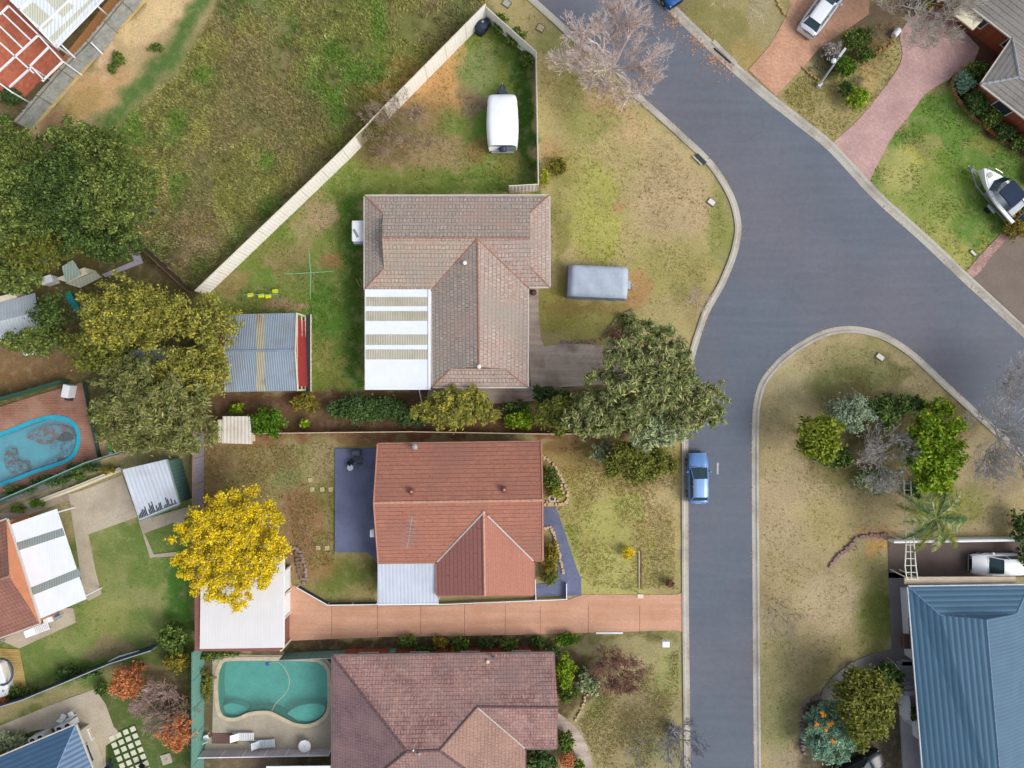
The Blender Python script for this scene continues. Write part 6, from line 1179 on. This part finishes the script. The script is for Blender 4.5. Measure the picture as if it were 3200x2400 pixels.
# palm
def palm(label, px, py, rpx, h, n=13, seed=3):
    rng = random.Random(seed); b0 = W(px, py); r = thing('palm_tree', label, 'palm tree', b0); tb = MB(); p = b0
    for i in range(6): q = b0+Vector((.02*i, 0, h*(i+1)/6)); tb.tube(p, q, .17-.008*i, .15-.008*i, 9); p = q
    tb.build('trunk', BARKP, r); Rm = rpx/PPM*(1-h/CAM_H)
    for i in range(n):
        a = 2*math.pi*(i+rng.uniform(-.3,.3))/n; L = Rm*rng.uniform(.8,1.1); d = Vector((math.cos(a), math.sin(a), 0)); s = Vector((-d.y, d.x, 0)); mb = MB(); pts = []
        rise = rng.uniform(.2,.7)
        for j in range(11): t = j/10; pts.append(p+d*L*t+Vector((0,0,rise*math.sin(t*2.2)-.9*t*t)))
        mb.path(pts, .022, 4)
        for j in range(1, 11):
            for k_ in range(3):
                t = (j-1+k_/3)/10; c = pts[j-1].lerp(pts[j], k_/3); ll = .62*math.sin(math.pi*min(1, t*.85+.15))+.1
                for sg in (-1, 1):
                    tip = c+(s*sg*.8+d*.55)*ll+Vector((0,0,-.22*ll)); w_ = d*.06; mb.add([c-w_, c+w_, tip], [(0,1,2)])
        mb.build('frond', leaf_mat('leaves_palm'+str(i % 3), [PAL['deep'],PAL['oliveg'],PAL['euc']][i % 3]), r, uv=False)
    return r
palm('palm with long drooping fronds at the top of the white ladder-like frame', 2836, 1592, 118, 3.6, 15)
# right edge and lower right
bare('street_tree','bare grey street tree at the right edge reaching over the road',3150,1350,215,7,mat('twig_grey', (140,136,134), .9),seed=12,depth=5,kids=7,r0=.15,tw=.0125); T('shrub','dark green shrub at the right edge beside the garden wall end','shrub',3195,1650,40,60,2,'dark',seed=50); T('shrub','bush over the tail of the white car at the right edge','shrub',3200,1740,28,36,2.2,'green',seed=51)
T('garden_tree','olive green tree beside the white balustrade of the blue roofed house','tree',2698,2195,90,130,4.6,'oliveg',leaf=.14,cr=.17,n=16000,seed=52); T('shrub','dark green shrub below the grey path bend','shrub',2780,2110,42,50,1.7,'dark',seed=53)
bg_ = T('grevillea_bush','round blue-green bush with orange flowers','shrub',2592,2282,88,100,2.6,'bluegreen',leaf=.08,cr=.14,asp=1.7,n=15000,jag=.04,z0=.1,seed=54,k=1.6)
fm = mat('orange_flower', (224,142,30), .7, .1); fb = MB()
for x, y in ((2568,2228),(2600,2258),(2580,2280),(2592,2262),(2600,2312),(2606,2320),(2552,2262),(2574,2234)):
    fb = MB()
    for k_ in range(6): q = W(x+random.uniform(-5,5), y+random.uniform(-5,5), 2.5); fb.ball(q, .1, 6, 4)
    fb.build('flower', fm, bg_)
T('shrub','dark shrub at the foot of the verandah wall','shrub',2858,2230,20,22,1.2,'dark',seed=55); bare('bare_shrub','small leafless shrub on the dry lawn right of the road',2427,1908,75,1.7,mat('twig_brown', (122,104,92), .9),seed=9,depth=3,kids=6,r0=.04,tw=.01)
bare('street_tree','bare dark street tree leaning over the kerb near the bottom edge',2110,2290,95,4.0,mat('twig_slate', (96,98,108), .9),seed=10,depth=4,kids=5,r0=.1,tw=.012,top=(2120,2310)); T('shrub','small slate-coloured shrub at the foot of the bare dark street tree','shrub',2102,2278,22,26,1.0,'dead',seed=56)
# top street tree
bare('street_tree','big bare pinkish street tree spreading over the kerb and the top road',1892,256,158,8.2,mat('twig_pink', (172,160,158), .9, .12),seed=21,depth=5,kids=8,r0=.2,top=(1912,214),tw=.0115,leafpal='tan',nleaf=1500,spread=.9)
bare('bare_shrub','leafless rosy shrub on the verge beside the corner kerb',2180,938,45,1.5,mat('twig_rose', (168,146,138), .9),seed=22,depth=3,kids=7,r0=.035,tw=.012); bare('bare_tree','grey leafless tree above the pink paved driveway',2870,28,150,5,mat('twig_grey2', (156,150,142), .9),seed=23,depth=5,kids=6,r0=.1,tw=.013); bare('bare_tree','spreading leafless tree at the top edge right of the blue car',2300,-60,150,6,mat('twig_pale', (168,160,146), .9),seed=24,depth=4,kids=6,r0=.1,tw=.013)
bare('bare_shrub','low leafless shrub on the dirt yard left of the caravan',1260,420,100,1.6,mat('twig_brown', (1,1,1)),seed=25,depth=4,kids=8,r0=.05,tw=.01,leafpal='mixed',nleaf=700); bare('bare_tree','leafless tree growing behind the stained run of the cream fence',1175,392,60,2.6,mat('twig_brown', (1,1,1)),seed=26,depth=3,kids=6,r0=.05,tw=.012)
bare('bare_tree','thin bare tree on the dry lawn below the tip of the left road kerb',2000,2330,60,2.4,mat('twig_slate', (1,1,1)),seed=27,depth=3,kids=4,r0=.05,tw=.009)
mb_ = bare('maroon_shrub','dense maroon leafless bush on the lawn right of the brown tiled house',1922,2082,78,2.4,mat('twig_maroon', (126,88,80), .9),seed=28,depth=4,kids=11,r0=.07,tw=.014,leafpal='maroon',nleaf=5500)
T('shrub','round yellow-green bush against the brown tiled roof corner','shrub',1766,2092,34,52,1.9,'lime',leaf=.11,cr=.26,seed=60,k=1.25); T('shrub','green bush below the round yellow-green bush','shrub',1775,2160,38,34,1.5,'green',seed=61); T('shrub','green shrub between the yellow-green bush and the maroon bush','shrub',1838,2128,40,44,1.4,'greyg',seed=62); T('shrub','dark green bush below the lower right corner of the brown tiled roof','shrub',1690,2375,50,38,1.6,'deep',seed=63); T('shrub','bright green bush at the roof corner beside the curved path','shrub',1768,2318,28,38,1.3,'green',seed=64); T('shrub','orange-brown shrub at the bottom beside the curved path','shrub',1772,2374,28,30,1.1,'orange',leaf=.09,seed=65); T('shrub','green shrub at the bottom edge left of the curved path','shrub',1808,2392,18,26,1.0,'green',seed=66)
# strip between the grey tiled house and the red house
T('shrub','orange and green mixed shrub at the left end of the hedge','shrub',955,1258,48,32,1.6,'mixed',seed=70); T('hedge','long green hedge behind the red tiled house','hedge',1150,1278,150,36,1.9,'deep',leaf=.11,cr=.16,n=9000,jag=.04,clumps=60,seed=71); T('shrub','green section where the long hedge meets the olive tree','shrub',1290,1305,60,28,1.7,'deep',seed=72)
T('garden_tree','yellow-olive tree below the grey tiled house','tree',1428,1275,138,62,4,'olive',leaf=.1,cr=.13,n=12000,asp=1.6,seed=73); T('shrub','yellow-green bush on the fence above the red roof corner','shrub',1628,1314,62,26,1.7,'lime',seed=74); T('shrub','dark green bush under the end of the tiled roof driveway','shrub',1700,1232,40,30,1.8,'deep',seed=75); T('shrub','dark bush right of the yellow-olive tree','shrub',1612,1272,50,20,1.3,'dark',seed=76); T('shrub','dark green bush near the large loose tree by the concrete','shrub',1760,1250,46,32,2,'dark',seed=77)
T('shrub','round dark green bush beside the small cream shed','shrub',838,1316,62,46,2.4,'brightg',leaf=.12,cr=.24,seed=78,k=1.0); T('shrub','lime green bush above the small cream shed','shrub',742,1277,26,18,1.2,'lime',seed=79); T('shrub','small lime bush near the fence right of the dark round bush','shrub',954,1324,17,16,.9,'lime',seed=80)
for i, (x, y, a_, c_, p_, l_) in enumerate(((1560,72,24,34,'brightg','leafy shrub in the pointed fence corner beside the barbecue'),(1612,118,34,30,'green','green shrub against the short cream fence'),(1650,180,22,34,'green','green shrub at the bend of the cream fence'),(1700,556,18,34,'ygreen','yellow weedy shrub outside the thin cream fence'),(1742,520,36,30,'mixed','orange-tinged weedy shrub on the verge by the cream fence'))): T('shrub', l_, 'shrub', x, y, a_, c_, 1.0, p_, seed=90+i, leaf=.1)
for i, (x, y, a_, c_, p_, l_) in enumerate(((1722,1500,26,48,'green','green shrubs inside the sandstone bed beside the red roof'),(1735,1540,24,20,'ygreen','yellow-green tuft next to the bird bath'),(1722,1740,26,62,'mixed','orange and green flowering shrub in the bed beside the blue path'),(1716,1800,30,30,'oliveg','olive shrub at the lower end of the flower bed'),(1962,1726,22,20,'yellow','small yellow bush on the front lawn'),(2092,1822,16,14,'maroon','tiny dark shrub on the front lawn near the kerb'),(1975,1022,34,30,'deep','dark shrub in the triangular bed'),(1940,1046,40,22,'maroon','brown-leaved plant in the triangular bed'),(1952,992,12,12,'dark','small round shrub at the tip of the triangular bed'))): T('shrub', l_, 'shrub', x, y, a_, c_, .9 if i != 2 else 1.1, p_, seed=100+i, leaf=.09)
# plants along the lower edge of the driveway
for i, (x, y, a_, c_, p_, l_) in enumerate(((1275,2000,38,18,'green','leftmost green plant along the lower edge of the terracotta driveway'),(1375,2004,30,18,'mixed','yellow-brown plant on the driveway edge above the brown roof'),(1440,2008,34,22,'green','green plant right of the yellow-brown one on the driveway edge'),(1425,2042,46,16,'ygreen','leafy plant overhanging the top edge of the brown roof'),(1520,2006,34,18,'deep','dark plant on the driveway edge above the flue'),(1590,2012,36,20,'green','green plant in the driveway edge strip above the chimney pots'),(1680,2006,32,18,'deep','dark plant in the strip above the brown roof corner'),(1768,1996,44,20,'brightg','bright green plant at the right end of the driveway strip'),(1730,2032,34,14,'dark','dark plant under the driveway strip near the yellow-green bush'),(1330,2030,40,14,'dark','dark plant between the teal fence and the brown roof'))): T('shrub', l_, 'shrub', x, y, a_, c_, 1.0, p_, seed=120+i, leaf=.1, group='plants in the strip below the terracotta driveway')
# top right gardens
for i, (x, y, a_, c_, h_, p_, l_) in enumerate(((2675,125,52,36,1.8,'green','green shrub at the top of the bed between the driveways'),(2700,175,34,26,1.4,'green','green shrub in the middle of the bed between the driveways'),(2640,212,36,34,1.4,'brightg','bright shrub right of the leaning pole'),(2676,308,40,34,1.7,'lime','round lime bush at the bottom of the bed between the driveways'),(2598,160,34,26,1.2,'dead','grey twiggy plant left of the leaning pole head'),(2640,278,22,26,1.3,'dark','black-green plant above the round lime bush'),(2890,20,30,24,1.4,'mixed','flowering shrub at the top edge above the pink driveway'),(3048,222,50,26,1.5,'green','leafy plant at the top of the brick-edged bed'),(3012,258,34,36,1.3,'bluegreen','blue-green plant in the curve of the brick-edged bed'),(3050,320,44,46,1.5,'deep','dark shrub in the brick-edged bed by the roof corner'),(3096,372,40,30,1.3,'green','green shrub below the roof corner'),(3140,412,36,26,1.3,'deep','dark shrub along the red brick edging'),(3186,448,34,26,1.2,'green','green shrub at the right end of the red brick edging'),(3172,700,44,52,1.3,'mixed','brown-green shrub at the top of the grey-brown driveway'),(3196,655,30,34,1.3,'green','green shrub below the boat'))): T('shrub', l_, 'shrub', x, y, a_, c_, h_, p_, seed=140+i, leaf=.1)
tu = thing('folding_chair', 'blue folding chair in the brick-edged bed near the top right house', 'chair', W(3015,246), .5); CB = mat('chair_blue', (70,120,196), .6); MB().rbox((0,0,.4), (.6,.5,.05), 0, .05).build('seat', CB, tu, True); MB().rbox((-.28,0,.7), (.05,.5,.5), 0, .02).build('backrest', CB, tu, True); [MB().tube((a_,c_,0), (-a_*.6,c_,.45), .02, .02, 5).build('leg', STEEL, tu, True) for a_ in (-.25,.25) for c_ in (-.24,.24)]
# bottom-left
T('orange_tree','rusty orange tree next to the navy fence','tree',400,2130,50,52,2.9,'orange',leaf=.1,cr=.24,z0=.8,seed=170,n=5200); T('orange_tree','rusty orange tree next to the teal fence','tree',556,2285,54,58,3.0,'orange',leaf=.1,cr=.24,z0=.8,seed=171,n=5600); T('shrub','small orange shrub between the navy fence and the rusty orange tree','shrub',432,2086,30,22,1.5,'orange',seed=172,leaf=.09)
bare('maroon_shrub','leafless purple-brown shrub between the two rusty orange trees',525,2175,95,2.4,mat('twig_mauve', (136,112,112), .9),seed=31,depth=4,kids=9,r0=.05,tw=.013,leafpal='mixed',nleaf=1500); T('shrub','dark green shrub right of the navy fence end','shrub',545,1990,48,52,2.2,'green',seed=173); T('shrub','green shrub where the navy and teal fences meet','shrub',560,2060,46,30,1.8,'mixed',seed=174); T('hedge','low grey-green hedge left of the white air conditioners','hedge',40,2318,62,26,1.1,'greyg',n=3500,seed=175)
for i, (x, y, a_, c_, p_, l_) in enumerate(((655,2050,30,12,'green','grass-like plant above the left end of the green pool'),(648,2140,16,60,'oliveg','olive plants between the teal fence and the pool coping'),(700,2040,60,10,'green','low green plants above the pool coping'),(160,1500,70,14,'deep','dark hedge plant below the timber deck'),(262,1462,60,16,'dark','dark plant behind the thin green steel fence'),(60,1530,60,12,'deep','low dark plant below the turquoise pool'),(60,1590,30,12,'green','yellow-green tuft below the thin green fence'),(120,1572,30,12,'brightg','green tuft at the end of the low pale retaining wall'),(248,1492,26,12,'green','grass tuft between the thin green fence and the pale wall'),(340,1470,30,12,'mixed','brown-green plant left of the green-walled outbuilding'),(300,1300,20,40,'green','green plant below the yellow ball'),(318,2150,22,24,'dark','dark shrub at the corner of the pale path'),(240,2100,90,16,'deep','dark grass clump along the navy fence'),(60,2160,60,16,'dark','dark shrub below the yellow timber deck'),(10,2190,26,20,'orange','red-brown shrub at the left edge above the navy fence'),(35,300,40,30,'deep','dark shrub at the left edge beside the pergola'),(20,380,26,22,'green','green shrub below the pergola at the left edge'))): T('shrub', l_, 'shrub', x, y, a_, c_, .9, p_, seed=190+i, leaf=.1)
for i, (x, y, a_, c_, l_) in enumerate(((370,185,22,26,'small green shrub on the sandy strip below the paling fence'),(352,215,14,18,'tiny green weed beside the small shrub on the sandy strip'),(490,150,26,14,'low weed where the sand meets the green grass'))): T('shrub', l_, 'shrub', x, y, a_, c_, .6, 'green', seed=220+i, leaf=.09, k=1.0)
T('climbing_vine','vine scrambling over the stained run of cream fence','vine',1165,405,44,40,2.1,'oliveg',leaf=.08,n=900,seed=230,z0=1.2)
# ------------------------------------------------------------------ meadow tufts and lawn tufts: nobody could count them
nb_ = NB('grass_blades'); ac_ = nb_.n('ShaderNodeAttribute', _attribute_name='Col').outputs['Color']; nb_.done(ac_, .8, 0, .1); tr_ = nb_.n('ShaderNodeBsdfTranslucent'); nb_.l(ac_, tr_.inputs[0]); mx_ = nb_.n('ShaderNodeMixShader'); mx_.inputs[0].default_value = .3
nb_.l(nb_.b.outputs[0], mx_.inputs[1]); nb_.l(tr_.outputs[0], mx_.inputs[2]); nb_.l(mx_.outputs[0], nb_.t.nodes['Material Output'].inputs[0]); GRASSM = nb_.m
def tufts(name, polys, n, hmin, hmax, spread, blades, cols, seed, width=.02, dens=None, k=1.7, blend=.4, excl=()):
    rng = np.random.RandomState(seed); pts = []
    for poly in polys:
        pw_ = np.array(PX(poly)); lo, hi = pw_.min(0), pw_.max(0); m = int(n/len(polys)*2.6); X = rng.uniform(lo[0], hi[0], m); Y = rng.uniform(lo[1], hi[1], m)
        ok = inside([tuple(q) for q in pw_], X, Y) & (np.abs(X) < 46) & (np.abs(Y) < 35)
        for e_ in excl: ok &= ~inside(PX(e_), X, Y)
        if dens: ok &= vnoise(X, Y, dens, seed) > rng.uniform(.15, .75, m)
        pts.append(np.stack([X[ok], Y[ok]], 1))
    P = np.concatenate(pts); P = P[rng.permutation(len(P))[:n]]; P = np.repeat(P, blades, 0); m = len(P); P = P+rng.normal(size=P.shape)*spread*.35
    a = rng.uniform(0, 2*np.pi, m); h = rng.uniform(hmin, hmax, m); L = h*rng.uniform(.3, 1.1, m); d = np.stack([np.cos(a), np.sin(a)], 1); s = np.stack([-d[:, 1], d[:, 0]], 1)*width*rng.uniform(.7, 1.6, m)[:, None]
    b0 = np.zeros((m, 1)); V = np.stack([np.hstack([P-s, b0]), np.hstack([P+s, b0]), np.hstack([P+s*.8+d*L[:, None]*.45, (h*.75)[:, None]]), np.hstack([P-s*.8+d*L[:, None]*.45, (h*.75)[:, None]]), np.hstack([P+d*L[:, None], (h*.9)[:, None]])], 1).reshape(-1, 3)
    i0 = np.arange(m)[:, None]*5; Q = np.concatenate([i0+np.array([0,1,2,3])]); T3 = i0+np.array([3,2,4])
    me = bpy.data.meshes.new(name); me.vertices.add(len(V)); me.vertices.foreach_set('co', V.astype(np.float32).ravel()); li = np.concatenate([Q.ravel(), T3.ravel()]).astype(np.int32); me.loops.add(len(li)); me.loops.foreach_set('vertex_index', li)
    ls = np.concatenate([np.arange(m)*4, m*4+np.arange(m)*3]).astype(np.int32); me.polygons.add(2*m); me.polygons.foreach_set('loop_start', ls); me.update(calc_edges=True)
    ix = np.clip(np.searchsorted(xs, V[::5, 0]), 0, nx-1); iy = np.clip(np.searchsorted(ys, V[::5, 1]), 0, ny-1); cc = GC[iy, ix]
    cc = cc*(1-blend)+np.array([lin(q) for q in cols])[rng.randint(0, len(cols), m)]*blend; vx, vy = V[::5, 0], V[::5, 1]; mA = vnoise(vx, vy, .75, 31)[:, None]; mB = vnoise(vx, vy, 1.9, 32)[:, None]; mC = vnoise(vx, vy, 4.5, 33)[:, None]
    if n > 0 and 'meadow' in name:
        cc = cc*(.75+.75*mA); g_ = np.clip((mB-.5)*2.6, 0, .75); cc = cc*(1-g_)+np.array(lin((84,116,44)))*g_; g_ = np.clip((mC-.55)*3, 0, .7); cc = cc*(1-g_)+np.array(lin((124,110,80)))*g_; g_ = np.clip((.38-mB)*3, 0, .4); cc = cc*(1-g_)+np.array(lin((126,126,58)))*g_
    cc = np.repeat(cc*k*rng.uniform(.7, 1.35, (m, 1)), 5, 0)
    at_ = me.color_attributes.new('Col', 'FLOAT_COLOR', 'POINT'); at_.data.foreach_set('color', np.hstack([cc, np.ones((len(cc), 1))]).astype(np.float32).ravel())
    me.materials.append(GRASSM); o = bpy.data.objects.new(name, me); SC.collection.objects.link(o); tag(o, kind='stuff'); return o
tufts('meadow_grass', [MEADOW], 26000, .06, .26, .24, 5, [(98,108,54),(122,124,72),(146,140,92),(88,108,52),(112,110,74)], 1, .024, 2.2, k=2.45, blend=.5)
tufts('meadow_scrub', [MEADOW], 2200, .15, .42, .3, 10, [(84,100,50),(104,112,58),(136,130,76)], 2, .028, 3.0, k=1.7, blend=.5)
tufts('rough_lawn_grass', [YA, YB, [(2440,300),(2640,100),(2810,60),(2815,170),(2770,275),(2600,445)], [(2716,562),(2783,434),(2881,300),(2964,250),(3060,400),(3200,480),(3200,640),(3020,850)], [(610,1400),(1045,1380),(1045,1760),(930,1800),(900,1560),(610,1560)]], 15000, .04, .12, .12, 3, [(86,110,36),(120,130,54),(150,144,86)], 3, .02, 1.5)
tufts('dry_lawn_grass', [[(1690,30),(1790,160),(2040,400),(2240,600),(2270,720),(2180,960),(1970,950),(1700,800),(1730,610),(1690,590)], [(2390,1260),(2480,1120),(2650,1060),(2850,1150),(3080,1360),(3180,1650),(2780,1670),(2760,2030),(2500,2180),(2500,2400),(2390,2400)], [(1750,1400),(2110,1390),(2110,1840),(1840,1840),(1740,1580)], [(1880,2160),(2120,2030),(2125,2400),(1870,2400),(1810,2260)]], 17000, .03, .1, .12, 3, [(150,136,84),(176,158,108),(134,132,70),(112,120,52)], 4, .02, 1.6)
tufts('lawn_weeds', [YA, YB, CL, WL, YC, YD, RB], 900, .02, .07, .16, 12, [(88,120,44),(106,134,56),(122,134,66)], 7, .022, 3.5, k=1.9, blend=.6)
rng = np.random.RandomState(17); gl = []
for line, side in ((KL, 1), (KR, -1), (KB, 1)):
    P_ = np.array(PX(line)); sg_ = np.diff(P_, axis=0); L_ = np.hypot(sg_[:, 0], sg_[:, 1]); pr = L_/L_.sum(); ii = rng.choice(len(L_), 900, p=pr); t_ = rng.uniform(0, 1, (900, 1)); q_ = P_[ii]+sg_[ii]*t_; nr_ = np.stack([-sg_[ii, 1], sg_[ii, 0]], 1)/L_[ii][:, None]*side; q_ = q_+nr_*(.45+np.abs(rng.normal(0, .16, (900, 1))))
    q_ = q_[vnoise(q_[:, 0], q_[:, 1], 2.5, 44) > .48]; gl.append(np.hstack([q_, np.full((len(q_), 1), .045)]))
gl = np.concatenate(gl); V = leaves(rng, gl, np.full(len(gl), .03), len(gl)*2, .045, 1.0, .1, 3.0); V[:, 2] = np.clip(V[:, 2], .03, .12)
me = fast_mesh('gutter_leaves', V, np.arange(len(V)).reshape(-1, 4)); me.materials.append(leaf_mat('leaves_tan', PAL['tan'])); o = bpy.data.objects.new('gutter_leaves', me); SC.collection.objects.link(o); tag(o, kind='stuff')
rng = np.random.RandomState(9); lp_ = []
for x, y, a_, c_, m in ((2180,120,40,30,120),(2225,185,45,30,90),(2105,60,30,24,110),(2060,110,60,60,60),(2262,215,30,30,60),(1900,330,90,60,120)): lp_.append(np.stack([x+rng.normal(size=m)*a_*.6, y+rng.normal(size=m)*c_*.6], 1))
lp_ = np.concatenate(lp_); kx = np.stack([(lp_[:, 0]-1600)/PPM, (1200-lp_[:, 1])/PPM, np.full(len(lp_), .035)], 1); V = leaves(rng, kx, np.full(len(kx), .02), len(kx)*2, .09, 1.0, .1, 3.0); V[:, 2] = np.clip(V[:, 2], .12 if False else .025, .2)
me = fast_mesh('fallen_leaves', V, np.arange(len(V)).reshape(-1, 4)); me.materials.append(leaf_mat('leaves_tan', PAL['tan'])); o = bpy.data.objects.new('fallen_leaves', me); SC.collection.objects.link(o); tag(o, kind='stuff')
print('LEAVES', FOL)
